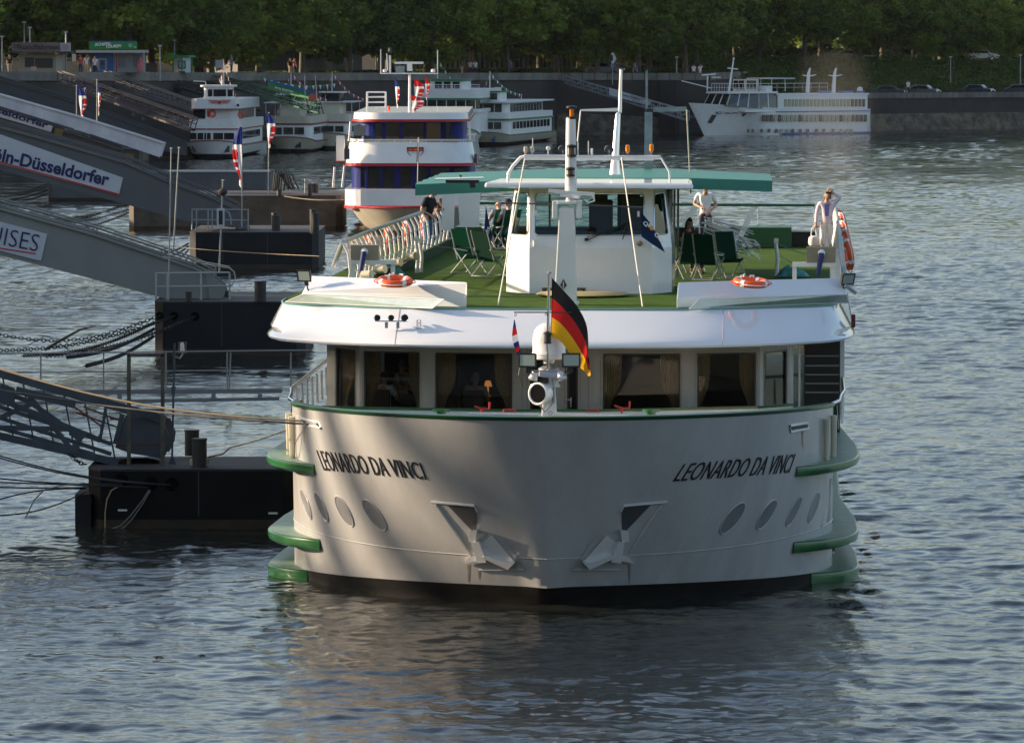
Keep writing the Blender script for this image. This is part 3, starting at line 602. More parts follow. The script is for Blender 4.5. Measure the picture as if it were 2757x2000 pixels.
# wipers, bull's-eye lamp, base fittings
def wl(px, py, o_=.06):
    zz = SP(px, py, YW).z; le = .36 * max(0, (zz - 6.3) / 1.15); return SP(px, py, YW + le - o_)
m = MB(); m.tube([wl(1578, 648), wl(1690, 600)], .014, 5); m.tube([wl(1580, 640, .09), wl(1688, 606, .09)], .010, 5); m.tube([wl(1700, 565), wl(1676, 645)], .012, 5); m.bar(wl(1574, 645), wl(1584, 645), .08, .06); m.build('wiper', DARK, ship)
m = MB(); p = wl(1721, 656, .05); m.lathe([(0, -.02), (.055, 0), (.06, .08), (.05, .14)], p, 14, (0.2, 1, 0)); m.build('horn_trumpet', mat('brass', (.35, .20, .08), .35, .8), ship, smooth=50)
m = MB(); p = wl(1439, 655, .06); m.cyl(p - Vector((0, 0, .06)), p + Vector((0, 0, .06)), .035); p = wl(1444, 572, .08); m.bar(p - Vector((0, 0, .07)), p + Vector((0, 0, .05)), .05); p = wl(1719, 575, .08); m.bar(p - Vector((0, 0, .07)), p + Vector((0, 0, .05)), .05); m.build('wheelhouse_fittings', WHITE, ship)
m = MB(); a, b_ = SP(1460, 778, YW - .3), SP(1577, 778, YW - .3); m.bar(a, b_, .2, .05); m.box(a.x + .02, a.x + .08, YW - .4, YW - .2, 5.3, 5.42); m.box(b_.x - .08, b_.x - .02, YW - .4, YW - .2, 5.3, 5.42); m.build('low_step', RUBBER, ship)
m = MB(); c = SZ(1568, 792, 5.33); m.lathe([(0, .0), (.93, 0), (.98, .03), (.93, .06), (0, .06)], (c.x, c.y - .1, 5.31), 32); m.build('mast_foot_disc', mat('pale_wood', (.42, .34, .15), .6, var=.2), ship, smooth=40)
# gantry over the wheelhouse
m = MB(); g = [SP(1366, 497, YW + .3), SP(1370, 465, YW + .3), SP(1380, 448, YW + .3), SP(1402, 424, YW + .3), SP(1415, 421, YW + .3)]; m.tube(g, .035, 8)
m.tube([SP(1412, 422, YW + .2), SP(1526, 424, YW + .2)], .05, 8); m.tube([SP(1545, 424, YW + .2), SP(1779, 424, YW + .2)], .045, 8); m.tube([SP(1412, 429, YW + .2), SP(1760, 430, YW + .2)], .02, 6)
m.tube([SP(1779, 424, YW + .3), SP(1802, 462, YW + .3), SP(1804, 497, YW + .3)], .022, 8); m.tube([SP(1352, 500, YW + .3), SP(1372, 500, YW + .3)], .03); gan = m.build('light_gantry', WHITE, ship, smooth=50)
for px, py in ((1690, 408), (1754, 406)):
    m = MB(); m.lathe([(.0, .17), (.045, .165), (.05, .06), (.03, .0), (.0, -.04)], SP(px, py + 4, YW + .2), 12); m.build('amber_beacon', AMBER, gan, smooth=40)
for px in (1415, 1433):
    m = MB(); m.lathe([(0, .14), (.04, .13), (.045, .03), (.02, 0), (.015, -.08)], SP(px, 412, YW + .2), 12); m.build('beacon', mat('lamp_glass', (.5, .42, .35), .2, coat=1), gan, smooth=40)
m = MB(); c = SP(1476, 400, YW + .2); m.lathe([(0, .05), (.04, .03), (.05, 0), (.03, -.03), (.012, -.05), (.012, -.17)], c, 12); m.build('satellite_receiver', WHITE, gan, smooth=40)
m = MB()
for px in (1515, 1640): c = SP(px, 404, YW + .25); m.lathe([(.10, 0), (.09, .08), (.04, .14), (0, .15)], c, 14, (-.2, 1, .1)); m.bar(c, c - Vector((0, -.1, .15)), .03)
m.build('round_speakers', STEEL, gan, smooth=40)
m = MB()
for px, t_, b0_ in ((1556, 383, 422), (1584, 380, 422), (1593, 400, 424), (1434, 372, 418)): m.tube([SP(px, t_, YW + .2), SP(px, b0_, YW + .2)], .012 if px != 1593 else .03, 5)
m.build('aerials', WHITE, gan)
m = MB(); a = SP(1170, 482, YW - .2); b_ = SP(1300, 478, YW - .2); m.add([SP(1168, 483, YW - .2), SP(1302, 479, YW - .2), SP(1302, 476, YW + .5), SP(1175, 479, YW + .5)] + [SP(1168, 486, YW - .2), SP(1302, 482, YW - .2), SP(1302, 479, YW + .5), SP(1175, 482, YW + .5)], [(0, 1, 2, 3), (7, 6, 5, 4), (0, 4, 5, 1), (1, 5, 6, 2), (2, 6, 7, 3), (3, 7, 4, 0)]); hv = m.build('solar_panel', mat('pale_panel', (.5, .55, .55), .2), ship)
m = MB(); m.bar(SP(1200, 489, YW), SP(1290, 489, YW), .06); m.bar(SP(1272, 489, YW), SP(1274, 506, YW), .12); m.lathe([(.05, 0), (.04, .03), (0, .05)], SP(1239, 477, YW), 10); m.build('panel_mount', DARK, hv)
# ---------------------------------------------------------------- main mast
YF = SZ(1522, 829, 5.3).y + 1.2
def Mm(px, py, dy=0.): return SP(px, py, YF + dy)
m = MB(); ft, fb = [Mm(1506, 560), Mm(1547, 560)], [Mm(1491, 824), Mm(1553, 824)]
m.add([fb[0], fb[1], ft[1], ft[0]] + [p + Vector((0, .32, 0)) for p in (fb[0], fb[1], ft[1], ft[0])], [(0, 1, 2, 3), (7, 6, 5, 4), (0, 4, 5, 1), (1, 5, 6, 2), (2, 6, 7, 3), (3, 7, 4, 0)])
for z_ in (0,): m.bar(Vector((Mm(1522, 824).x, YF + .16, 5.29)), Vector((Mm(1522, 824).x, YF + .16, 5.36)), .55, .4, up=(0, 1, 0))
mast = m.build('signal_mast', WHITE, ship, bevel=.02)
m = MB(); a, b_ = Mm(1500, 545), Mm(1552, 545); m.box(a.x, b_.x, YF - .05, YF + .4, a.z - .04, a.z + .02)
for px in (1487, 1552): c = Mm(px, 541); m.box(c.x, c.x + .11, YF - .02, YF + .3, c.z - .36, c.z)
m.build('mast_head_box', WHITE, mast, bevel=.015)
m = MB(); a, b_ = Mm(1477, 514, .0), Mm(1600, 524, -.1); m.bar(a, b_, .10, .07); m.bar(a + Vector((.25, 0, -.08)), b_ - Vector((.3, 0, .06)), .12, .06); m.tube([b_ + Vector((-.02, 0, -.02)), b_ + Vector((.0, 0, -.13)), b_ + Vector((-.12, 0, -.17)), b_ + Vector((-.2, 0, -.1))], .02, 6); m.cyl(Mm(1535, 545, .1), Mm(1535, 526, .0), .10, .07); m.build('radar_scanner', WHITE, mast, smooth=30)
m = MB(); m.tube([Mm(1537, 516, .15), Mm(1537, 318, .15)], [.125, .10], 16); m.build('mast_pole', WHITE, mast, smooth=60)
for py, r_, h_ in ((321, .105, .26), (423, .10, .24), (476, .09, .18)):
    c = Mm(1539 if py < 470 else 1536, py, .02 if py > 330 else .15); m = MB()
    m.lathe([(0, 0), (r_ * 1.0, 0), (r_, .03), (r_ * .85, .05)], c, 14); m.lathe([(r_ * .85, h_ - .05), (r_ * 1.05, h_ - .03), (r_ * 1.05, h_), (0, h_ + .02)], c, 14)
    for k in range(6): an = k * math.pi / 3; m.bar(c + Vector((r_ * .85 * math.cos(an), r_ * .85 * math.sin(an), .04)), c + Vector((r_ * .85 * math.cos(an), r_ * .85 * math.sin(an), h_ - .04)), .012)
    lt = m.build('mast_light', DARK, mast, smooth=30); m = MB(); m.cyl(c + Vector((0, 0, .04)), c + Vector((0, 0, h_ - .04)), r_ * (.5 if py == 321 else .6), n=12); m.build('light_glass', AMBER if py == 321 else mat('smoky_glass', (.10, .085, .05), .15, coat=1), lt, smooth=60)
m = MB(); c = Mm(1517, 764, -.012); m.prism([c + Vector((0, 0, .10)), c + Vector((-.07, 0, -.03)), c + Vector((0, 0, -.11)), c + Vector((.07, 0, -.03))], (0, -.008, 0)); m.build('mast_emblem', RUBBER, mast)
m = MB(); c = Mm(1517, 766, -.026); m.bar(c + Vector((0, 0, .05)), c - Vector((0, 0, .07)), .018); m.build('emblem_bar', WHITE, mast)
m = MB(); m.tube([Mm(1350, 547, .35), Mm(1500, 550, .35)], .016, 6); m.tube([Mm(1555, 552, .35), Mm(1734, 559, .35)], .016, 6); m.build('cross_yard', RUBBER, mast)
# second, bright steel mast with a gaff behind the wheelhouse
YS = YW + 1.2; m = MB(); m.tube([SP(1656, 470, YS), SP(1657, 420, YS), SP(1664, 308, YS), SP(1666, 304, YS)], [.125, .08, .055, .04], 20); m.tube([SP(1669, 304, YS), SP(1672, 188, YS)], [.042, .03], 12); pm = m.build('steel_mast', mat('polished_steel', (.95, .93, .9), .34, .9), ship, smooth=60)
m = MB(); m.prism([SP(1562, 295, YS), SP(1665, 291, YS), SP(1668, 301, YS), SP(1562, 300, YS)], (0, .05, 0)); m.build('gaff', WHITE, pm)
STAY = mat('stay_rope', (.62, .58, .48), .8)
for i, (p0, p1) in enumerate(((SP(1563, 300, YS), SP(1555, 382, YW)), (SP(1413, 428, YW), SZ(1341, 822, 5.32)), (SP(1673, 425, YW), SZ(1730, 826, 5.32)), (SP(1849, 296, YS + 1), SP(1860, 520, YS + 9)))):
    m = MB(); m.tube([p0, p1], .016, 5); m.build('stay', STAY, ship)
m = MB()
for px in (1724, 1732, 1738): pass
# tall grey folding mast pole with lamp
YP = YW + 12; m = MB(); m.bar(SP(1745, 460, YP), SP(1746, 302, YP), .18, .2); m.bar(SP(1741, 298, YP), SP(1741, 188, YP), .055); pp = m.build('grey_pole', STEEL, ship)
m = MB(); c = SP(1747, 300, YP); m.box(c.x - .06, c.x + .1, YP - .1, YP + .1, c.z - .02, c.z + .06); m.box(c.x - .12, c.x - .04, YP - .1, YP + .1, SP(1741, 190, YP).z, SP(1741, 186, YP).z); m.build('pole_lamp', DARK, pp)
m = MB(); m.bar(SP(1752, 296, YP), SP(1848, 294, YP), .05, .11); m.build('pole_arm', STEEL, pp)
# ---------------------------------------------------------------- green canopy on posts
YC0, YC1 = YW + 1.5, YW + 13.5; m = MB()
cf = [SP(1118, 497, YC0), SP(1500, 480, YC0), SP(1868, 480, YC0), SP(2079, 487, YC0 + .3)]; cbk = [SP(1192, 468, YC1), SP(1500, 457, YC1), SP(1800, 456, YC1), SP(2074, 471, YC1)]
rows = []
for k in range(15):
    q = k / 14; rows.append([a.lerp(b_, q) + Vector((0, 0, .035 * abs(math.sin(q * math.pi * 5)))) for a, b_ in zip(cf, cbk)])
m.grid(rows); dz = Vector((0, 0, -.26)); m.grid([cf, [p + Vector((0, -.03, -.24)) for p in cf]]); m.grid([[r_[0] for r_ in rows], [r_[0] + dz * .9 for r_ in rows]]); m.grid([[r_[-1] for r_ in rows], [r_[-1] + dz for r_ in rows]])
can = m.build('canopy', TARP, ship, smooth=30)
m = MB()
for px in (1806, 1816, 1826): m.bar(SP(px, 500, YW + 2.4 + (px - 1806) * .25), SP(px - 1, 500, YW + 2.4 + (px - 1806) * .25) - Vector((0, 0, 2.1)), .05)
for px, yy in ((1130, YW + 9), (1480, YC1)): p = SP(px, 500, yy); m.bar((p.x if px != 1130 else SP(1430, 500, yy).x, yy, 5.3), (p.x if px != 1130 else SP(1430, 500, yy).x, yy, 7.5), .05)
m.build('canopy_posts', STEEL, ship)
m = MB(); p = SP(1500, 520, YW + 3.4); 
# ---------------------------------------------------------------- side rails of the sun deck
LR = [SZ(898, 716, 5.35), SZ(923, 652, 6.4), SZ(1009, 617, 6.4), SZ(1104, 583, 6.4), SZ(1191, 553, 6.4)]
LRAILM = mat('weathered_rail', (.42, .44, .40), .5, var=.2)
m = MB(); m.tube(LR[1:], .045, 8); rl = m.build('sun_deck_rail', LRAILM, ship, smooth=60)
m = MB(); m.tube([LR[0], LR[1]], .06, 8); m.build('rail_post', WHITE, rl, smooth=50)
for k in range(25):
    m = MB(); q = k / 24; i = min(int(q * 3), 2); p = LR[1 + i].lerp(LR[2 + i], q * 3 - i)
    m.tube([(p.x + .10, p.y, 5.32), (p.x + .16, p.y, 5.75), (p.x + .12, p.y, 6.15), (p.x, p.y, 6.38)], [.035, .03, .028, .022], 6); m.build('rail_post', WHITE, rl, smooth=50)
m = MB()
for z_ in (5.72, 6.05): m.tube([Vector((p.x + .14, p.y, z_)) for p in LR[1:]], .014, 5)
m.build('rail_wires', WHITE, rl)
RR = [SZ(2264, 792, 5.52), SP(2271, 734, SZ(2264, 792, 5.52).y + 1.0), SZ(2262, 640, 6.4), SZ(2254, 585, 6.4), SZ(2247, 556, 6.4)]
m = MB(); m.tube([RR[2], RR[3], RR[4]], .045, 8); m.tube([(RR[2].x, RR[2].y, 6.4), SP(2268, 700, RR[2].y - 2.5), SP(2274, 740, RR[2].y - 3.5)], .06, 8); m.tube([RR[4], RR[4] - Vector((0, 0, 1.1))], .04)
rr_ = m.build('sun_deck_rail', LRAILM, ship, smooth=60)
for k in range(18):
    m = MB(); q = k / 17 * 2; i = min(int(q), 1); p = RR[2 + i].lerp(RR[3 + i], q - i); m.tube([(p.x - .04, p.y, 5.32), (p.x - .10, p.y, 5.8), (p.x, p.y, 6.38)], .028, 6); m.build('rail_post', WHITE, rr_, smooth=50)
m = MB(); m.box(SP(2235, 600, 15).x, SP(2262, 600, 15).x, 15, 15.05, 5.3, 6.2); m.build('white_screen', WHITE, ship)
# kickboards along the deck edge (green)
m = MB(); m.prism([(LR[1].x + .2, LR[1].y, 5.3), (LR[4].x + .2, LR[4].y, 5.3), (LR[4].x + .2, LR[4].y, 5.55), (LR[1].x + .2, LR[1].y, 5.5)], (.08, 0, 0))
e0, e1 = SZ(1700, 655, 5.3), SZ(2195, 652, 5.3); m.build('deck_edge_board', mat('dark_green_turf', (.015, .05, .012), .9, bump=.02, bscale=25), ship)
# stern end of the sun deck: low green box, white sheer, cross rail with wires
YE = 40.; m = MB(); a, b_ = SP(1265, 553, YE), SP(2195, 553, YE)
g = mat('deep_green_paint', (.01, .075, .02), .4)
m.tube([SP(1265, 547, YE), SP(1500, 549, YE)], .035, 8); m.tube([SP(1775, 551, YE), SP(2194, 553, YE)], .035, 8); sr = m.build('stern_rail', g, ship, smooth=60)
m = MB()
for py in (570, 588, 604): m.tube([SP(1265, py - 4, YE), SP(2192, py, YE)], .012, 5)
for px in (1268, 1400, 1560, 1720, 1880, 2040, 2192): m.tube([SP(px, 620, YE), SP(px, 553, YE)], .02, 5)
m.build('rail_wires', WHITE, sr)
m = MB(); a = SP(1700, 612, 38.5); b_ = SP(2131, 612, 38.5); m.box(SP(1225, 612, 38.5).x, b_.x, 38.5, 39.9, 5.3, a.z); m.build('stern_box', g, ship, bevel=.01)
m = MB(); b2 = SP(2195, 619, 39.5); m.box(b_.x, b2.x, 39.5, 40.0, 5.3, b2.z - .05); m.build('stern_locker', DARK, ship)
m = MB(); m.box(b_.x, b2.x, 39.4, 40.0, b2.z - .05, b2.z); m.build('locker_lid', WHITE, ship)
m = MB(); m.prism([SP(1190, 521, 33), SP(1224, 521, 33), SP(1222, 620, 33), SP(1188, 620, 33)], (0, .04, 0)); m.build('white_gate_panel', WHITE, ship); m = MB(); m.prism([SP(1232, 521, 36), SP(1292, 521, 36), SP(1290, 612, 36), SP(1238, 612, 36)], (0, .04, 0)) ; m.build('white_gate_panel', WHITE, ship)
for x0, y0_, x1, y1_, rl_ in ((1840, 612, 1872, 556, 1), (1994, 636, 2028, 562, 1)):
    a, b_ = SP(x0, y0_, 34), SP(x1, y1_, 34); m = MB(); m.bar(a, b_, .14, .05, up=(0, 1, 0)); m.build('folded_gangway_post', WHITE, ship)
m = MB(); a = SP(2214, 650, 34); m.box(a.x, SP(2242, 600, 34).x, 34, 34.3, 5.3, SP(2214, 525, 34).z); m.add([SP(2231, 517, 34), SP(2257, 524, 34), SP(2257, 529, 34.4), SP(2231, 522, 34.4)], [(0, 1, 2, 3)]); m.build('exhaust_casing', WHITE, ship)
m = MB(); m.prism([SP(2230, 516, 34), SP(2256, 523, 34), SP(2256, 528, 34), SP(2230, 521, 34)], (0, .4, 0)); m.build('exhaust_cap', DARK, ship)
# planters' stands: beige boxes on white table frames with blue poles; curved white posts
BEIGE = mat('beige_board', (.30, .25, .17), .6, var=.1)
for (x0, x1, y0_, y1_, yl, px) in ((943, 1019, 660, 700, 12.6, 980), (2171, 2250, 665, 707, 12.9, 2212)):
    a, b_ = SP(x0, y1_, yl), SP(x1, y0_, yl); m = MB(); m.box(a.x, b_.x, yl, yl + .35, a.z, b_.z); bx = m.build('deck_box', BEIGE, ship, bevel=.01)
    m = MB(); dx = -1 if px > 1500 else 1; m.box(min(a.x, a.x - .3 * (px > 1500)), max(b_.x, b_.x + .35 * (px < 1500)), yl - .02, yl + .45, a.z - .09, a.z - .004)
    for xx in (a.x + .05 - .3 * (px > 1500), b_.x - .05 + .35 * (px < 1500)): m.bar((xx, yl + .1, 5.3), (xx, yl + .1, a.z - .09), .09)
    m.build('stand', WHITE, bx)
    m = MB(); t_ = SP(px, 678 if px < 1500 else 682, yl - .1); bt = SP(px - 10, 735 if px < 1500 else 742, yl - .2); m.tube([t_, t_.lerp(bt, .5), bt], [.06, .055, .04], 8); m.build('blue_cover', mat('blue_canvas', (.02, .03, .14), .7), bx, smooth=50)
    m = MB(); m.lathe([(0, .06), (.08, .0)], t_ + Vector((0, .08, 0)), 12, (0, -1, 0)); m.build('cover_ring', WHITE, bx)
for px, yt, yb in ((1119, 645, 735), (1130, 650, 733), (2088, 650, 742)):
    yl = SZ(px, yb, 5.3).y; m = MB(); m.tube([SP(px, yt, yl), SP(px + 6, (yt + yb) / 2, yl), SP(px + 3, yb, yl)], .045, 8); m.bar(SP(px - 4, yt - 2, yl), SP(px + 8, yt - 2, yl), .13, .1); m.build('stanchion_post', WHITE, ship, smooth=50)
m = MB()
for (x0, y0_, x1, y1_, sg) in ((1120, 660, 985, 712, .12), (1120, 690, 990, 735, .10), (1132, 655, 1290, 668, .05), (2090, 655, 2250, 690, .1), (2090, 680, 2160, 715, .05), (2085, 655, 1840, 668, .12)):
    a, b_ = SP(x0, y0_, SZ(x0, 738, 5.3).y), SP(x1, y1_, SZ(x0, 738, 5.3).y); m.tube([a.lerp(b_, k / 8) - Vector((0, 0, sg * math.sin(math.pi * k / 8))) for k in range(9)], .009, 4)
m.build('deck_chain', STEEL, ship)
# ================================================================ loose things on the deck
def lifebuoy():
    r = empty('lifebuoy', (0, 0, 0)); m = MB(); m.ring((0, 0, 0), .30, .075, n=36, m=12); m.build('ring', ORANGE, r, smooth=60)
    for k in range(4):
        a = k * math.pi / 2 + .5; m = MB(); m.ring((0, 0, 0), .30, .079, n=5, m=12, a0=a - .13, a1=a + .13); m.build('band', REFL, r, smooth=60)
    for k in range(4):
        a = k * math.pi / 2 + .5; m = MB(); m.tube([Vector(((.375 + .05 * math.sin(math.pi * j / 8)) * math.cos(a + j / 8 * math.pi / 2), (.375 + .05 * math.sin(math.pi * j / 8)) * math.sin(a + j / 8 * math.pi / 2), 0)) for j in range(9)], .010, 5); m.build('grab_line', RED if k % 2 else REFL, r)
    m = MB(); m.tube([(-.06, .28, .0), (-.08, .26, .10), (-.02, .26, .12), (0, .3, 0)], .022, 6); m.tube([(.14, .25, 0), (.12, .24, .10), (.17, .2, .1), (.2, .22, 0)], .022, 6); m.build('strap', REFL, r); return r
buoy = lifebuoy(); bl = []
tilt = math.atan2(.32, 2.4)
buoy.location = s2w(SZ(1063, 764, 5.76)) + Vector((0, 0, .05)); buoy.rotation_euler = (tilt + .02, 0, .1)
tag(buoy, 'orange lifebuoy lying on the left white stair lid at the front of the sun deck', 'lifebuoy', 'lifebuoys on the white ship')
o = dup(buoy, s2w(SZ(2022, 767, 5.76)) + Vector((0, 0, .05)), None, 'orange lifebuoy lying on the right white stair lid, by the woman at the rail'); o.rotation_euler = (tilt, 0, .5)
ords = ['first', 'second', 'third', 'fourth', 'fifth']
for i, (px, py) in enumerate(((1014, 640), (1060, 634), (1109, 612), (1157, 592), (1168, 578))):
    yl = SZ(px, py + 42 + i * 1, 5.45).y; p = SP(px, py, SZ(px, 650 - (px - 923) * .37, 6.4).y)
    o = dup(buoy, s2w(Vector((p.x - .16, p.y, 5.98))), scale=.82); o.rotation_euler = (0, R(90), R(8)); tag(o, 'orange lifebuoy hung inside the left deck rail, %s counted from the bow' % ords[i])
for i, k in enumerate((.05, .35, .62, .9)):
    p = RR[2].lerp(RR[4], k); o = dup(buoy, s2w(Vector((p.x + .16, p.y, 6.0)))); o.rotation_euler = (0, R(80), R(12)); tag(o, 'orange lifebuoy hung outside the right deck rail, %s counted from the bow' % ords[i])
# deck chairs: tubular white frame, green canvas
CH_G = fabric('dark_green_canvas', (.006, .045, .028)); FRM = mat('white_tube', (.5, .52, .52), .3, .3)
def deck_chair():
    r = empty('deck_chair', (0, 0, 0))
    for s_ in (-1, 1):
        x = .27 * s_; m = MB(); m.tube([(x, -.42, .02), (x, .22, .62), (x, .30, .70)], .018, 6); m.build('leg', FRM, r, smooth=60)
        m = MB(); m.tube([(x * .93, .42, .02), (x * .93, -.22, .52)], .018, 6); m.build('leg', FRM, r, smooth=60)
        m = MB(); m.tube([(x, .12, .38), (x, .42, 1.18)], .018, 6); m.build('back_frame', FRM, r, smooth=60)
        m = MB(); m.bar((x * 1.1, -.30, .62), (x * 1.1, .24, .66), .05, .025); m.build('armrest', FRM, r)
    m = MB(); m.tube([(-.27, -.42, .03), (.27, -.42, .03)], .016, 6); m.tube([(-.25, .42, .03), (.25, .42, .03)], .016, 6); m.build('crossbar', FRM, r)
    m = MB(); m.grid([[(x, -.34 + .50 * t, .50 - .12 * math.sin(t * 1.9)) for x in (-.25, .25)] for t in (0, .25, .5, .75, 1)]); m.build('seat', CH_G, r, smooth=60)
    m = MB(); m.grid([[(x, .14 + .28 * t, .42 + .74 * t - .0) for x in (-.25, .25)] for t in (0, .5, 1)]); m.build('backrest', CH_G, r, smooth=60); return r
chair = deck_chair(); chair.location = s2w(SZ(1262, 738, 5.3)); chair.rotation_euler = (0, 0, R(40)); chair.scale = (.9,) * 3
tag(chair, 'dark green canvas deck chair standing farthest left, towards the rail', 'deck chair', 'green folding chairs on the sun deck')
for px, py, rz, lb in ((1318, 745, 140, 'green canvas deck chair beside the left wall of the wheelhouse, the nearer of two'), (1850, 752, 200, 'green deck chair right of the wheelhouse, back to the woman seated in shade'),
                       (1905, 755, 160, 'pale framed folding chair next to the stack of folded chairs'), (1965, 748, 20, 'empty folding chair frame right of the folded stack')):
    dup(chair, s2w(SZ(px, py, 5.3)), R(rz), lb)
# heap of folded chairs
r = empty('folded_chairs', s2w(SZ(1965, 705, 5.3)), 0, 'heap of folded white chair frames wrapped in clear plastic behind the chairs', 'folded chairs'); m = MB(); rr0 = random.Random(3)
for k in range(34):
    a = Vector((-.75 + rr0.random() * .5, rr0.random() * .8, .35 + rr0.random() * .75)); m.tube([a, a + Vector((.7 + rr0.random() * .3, .1 * rr0.random(), -.15 - .2 * rr0.random()))], .014, 5)
m.build('frames', FRM, r); m = MB()
for k in range(12): a = Vector((-.9 + k * .06, .2, .55)); m.tube([a, a + Vector((.35, 0, -.5))], .014, 5)
m.build('frame_legs', FRM, r); m = MB(); rows = [[Vector((.0 + .75 * i / 10, .05 + .05 * math.sin(i * 2 + j), .35 + .38 * j / 8 + .05 * math.sin(i * 1.7 + j * 2.3) - .3 * i / 10)) for i in range(11)] for j in range(9)]
m.grid(rows); m.build('plastic_wrap', glass('clear_plastic', (.85, .93, .95), .12, .5), r, smooth=60)
m = MB(); m.prism([(-.28, .1, .33), (.15, .1, .30), (.12, .1, .62), (-.2, .1, .68)], (0, .05, 0)); m.build('green_canvas', mat('pale_green_canvas', (.25, .45, .40), .6), r)
def rag(px, py, w_, h_, lb, rz=0):
    c = s2w(SZ(px, py, 5.3)); rr0 = random.Random(px); m = MB(); rows = []
    for j in range(9):
        rows.append([Vector((w_ * (i / 12 - .5), .5 * (j / 8 - .5), .02 + h_ * max(0, math.sin(math.pi * i / 12)) * math.sin(math.pi * j / 8) * (.6 + .6 * rr0.random()))) for i in range(13)])
    m.grid(rows); o = m.build('folded_tarpaulin', mat('teal_tarp', (.06, .30, .25), .5, var=.5, vscale=4), None, smooth=40, loc=c); tag(o, lb, 'tarpaulin'); return o
rag(1048, 742, .75, .32, 'crumpled teal tarpaulin on the deck behind the left lifebuoy'); rag(2132, 746, .8, .26, 'crumpled teal tarpaulin on the deck behind the right white lid')
for i, (px, py) in enumerate(((987, 738), (1024, 722), (1067, 704), (1107, 688))):
    m = MB(); m.lathe([(0, .13), (.10, .12), (.10, -.10), (0, -.1)], (0, 0, 0), 14, (.9, -.5, .1)); o = m.build('deck_drum', mat('cream_drum', (.55, .50, .36), .5), None, smooth=40, loc=s2w(SZ(px, py + 3, 5.78)) + Vector((0, 0, .0)))
    tag(o, 'small cream drum lying by the left rail, %s counted from the bow' % ords[i], 'drum', 'cream drums by the left rail')
for i, (x0, x1, y0_, y1_) in enumerate(((2234, 2251, 629, 664), (2236, 2258, 687, 745))):
    yl = SZ(x0, y1_ + 5 - i * 1, 5.3).y; a, b_ = SP(x0, y1_, yl), SP(x1, y0_, yl); wdt = (b_.x - a.x) / 2; m = MB(); m.lathe([(0, 0), (wdt * .75, 0), (wdt, b_.z - a.z), (wdt * .9, b_.z - a.z), (0, b_.z - a.z - .03)], (0, 0, 0), 18)
    o = m.build('red_bucket', RED, None, smooth=40, loc=s2w(((a.x + b_.x) / 2, yl, 5.31))); tag(o, ('tall red bucket by the feet of the woman at the right rail', 'larger red bucket at the right rail, behind the white lid')[i], 'bucket')
# blue pennants with lettering
def pennant(px_pole, top, bot, tipx, tipy, yl, lb, txt, flip):
    pp_ = lambda x, y, d: s2w(SP(x, y, yl + d)); x0 = px_pole
    m = cloth('p', [(x0, top), ((x0 * .5 + tipx * .5), top * .5 + tipy * .5 - 12), (tipx, tipy)], [(x0, bot), ((x0 * .45 + tipx * .55), bot * .5 + tipy * .5 + 4), (tipx + 1, tipy + 2)], pp_, lambda u, v: 0, 5., 18, 6, amp=.04)
    r = empty('pennant', pp_(x0, top, 0), 0, lb, 'pennant')
    o = m.build('cloth', NAVY, r, smooth=60); o.matrix_parent_inverse = Matrix.Translation(-r.location)
    return r
p1 = pennant(1727, 572, 637, 1790, 678, YW - .35, 'dark blue pennant with Q8 Oils lettering on the right of the wheelhouse front', '', 0)
def lett(txt, px0, py0, px1, py1, h_, yl, col, par, off=-.05):
    a, b_ = s2w(SP(px0, py0, yl + off)), s2w(SP(px1, py1, yl + off)); ux = b_ - a; t_ = text_on(txt, 'lettering', col, par, a, ux, Vector((0, 0, 1)) - ux.normalized() * ux.normalized().z, ux.length, h_, .02, 0, 0); t_.matrix_parent_inverse = Matrix.Translation(-par.location); return t_
lett('Q8', 1729, 606, 1750, 616, .10, YW - .35, REFL, p1, -.12); lett('Oils', 1760, 632, 1782, 656, .09, YW - .35, REFL, p1, -.12)
m = MB(); c = s2w(SP(1755, 615, YW - .48)); m.lathe([(0, 0), (.045, 0), (.045, -.01), (0, -.01)], c, 14, (0, 1, 0)); o = m.build('logo', mat('orange_yellow', (.8, .3, .03), .5), p1); o.matrix_parent_inverse = Matrix.Translation(-p1.location)
YL_ = SZ(1310, 690, 5.3).y; pp_ = lambda x, y, d: s2w(SP(x, y, YL_ + d))
r = empty('pennant', pp_(1308, 560, 0), 0, 'dark blue pennant with Oils lettering hanging between the left deck chairs', 'pennant'); m = cloth('p', [(1308, 556), (1305, 600), (1302, 640), (1302, 682)], [(1309, 557), (1317, 600), (1325, 640), (1312, 668)], pp_, lambda u, v: 0, 5, 16, 5, amp=.03)
o = m.build('cloth', NAVY, r, smooth=60); o.matrix_parent_inverse = Matrix.Translation(-r.location); lett('Oils', 1311, 648, 1320, 612, .10, YL_, REFL, r, -.08)
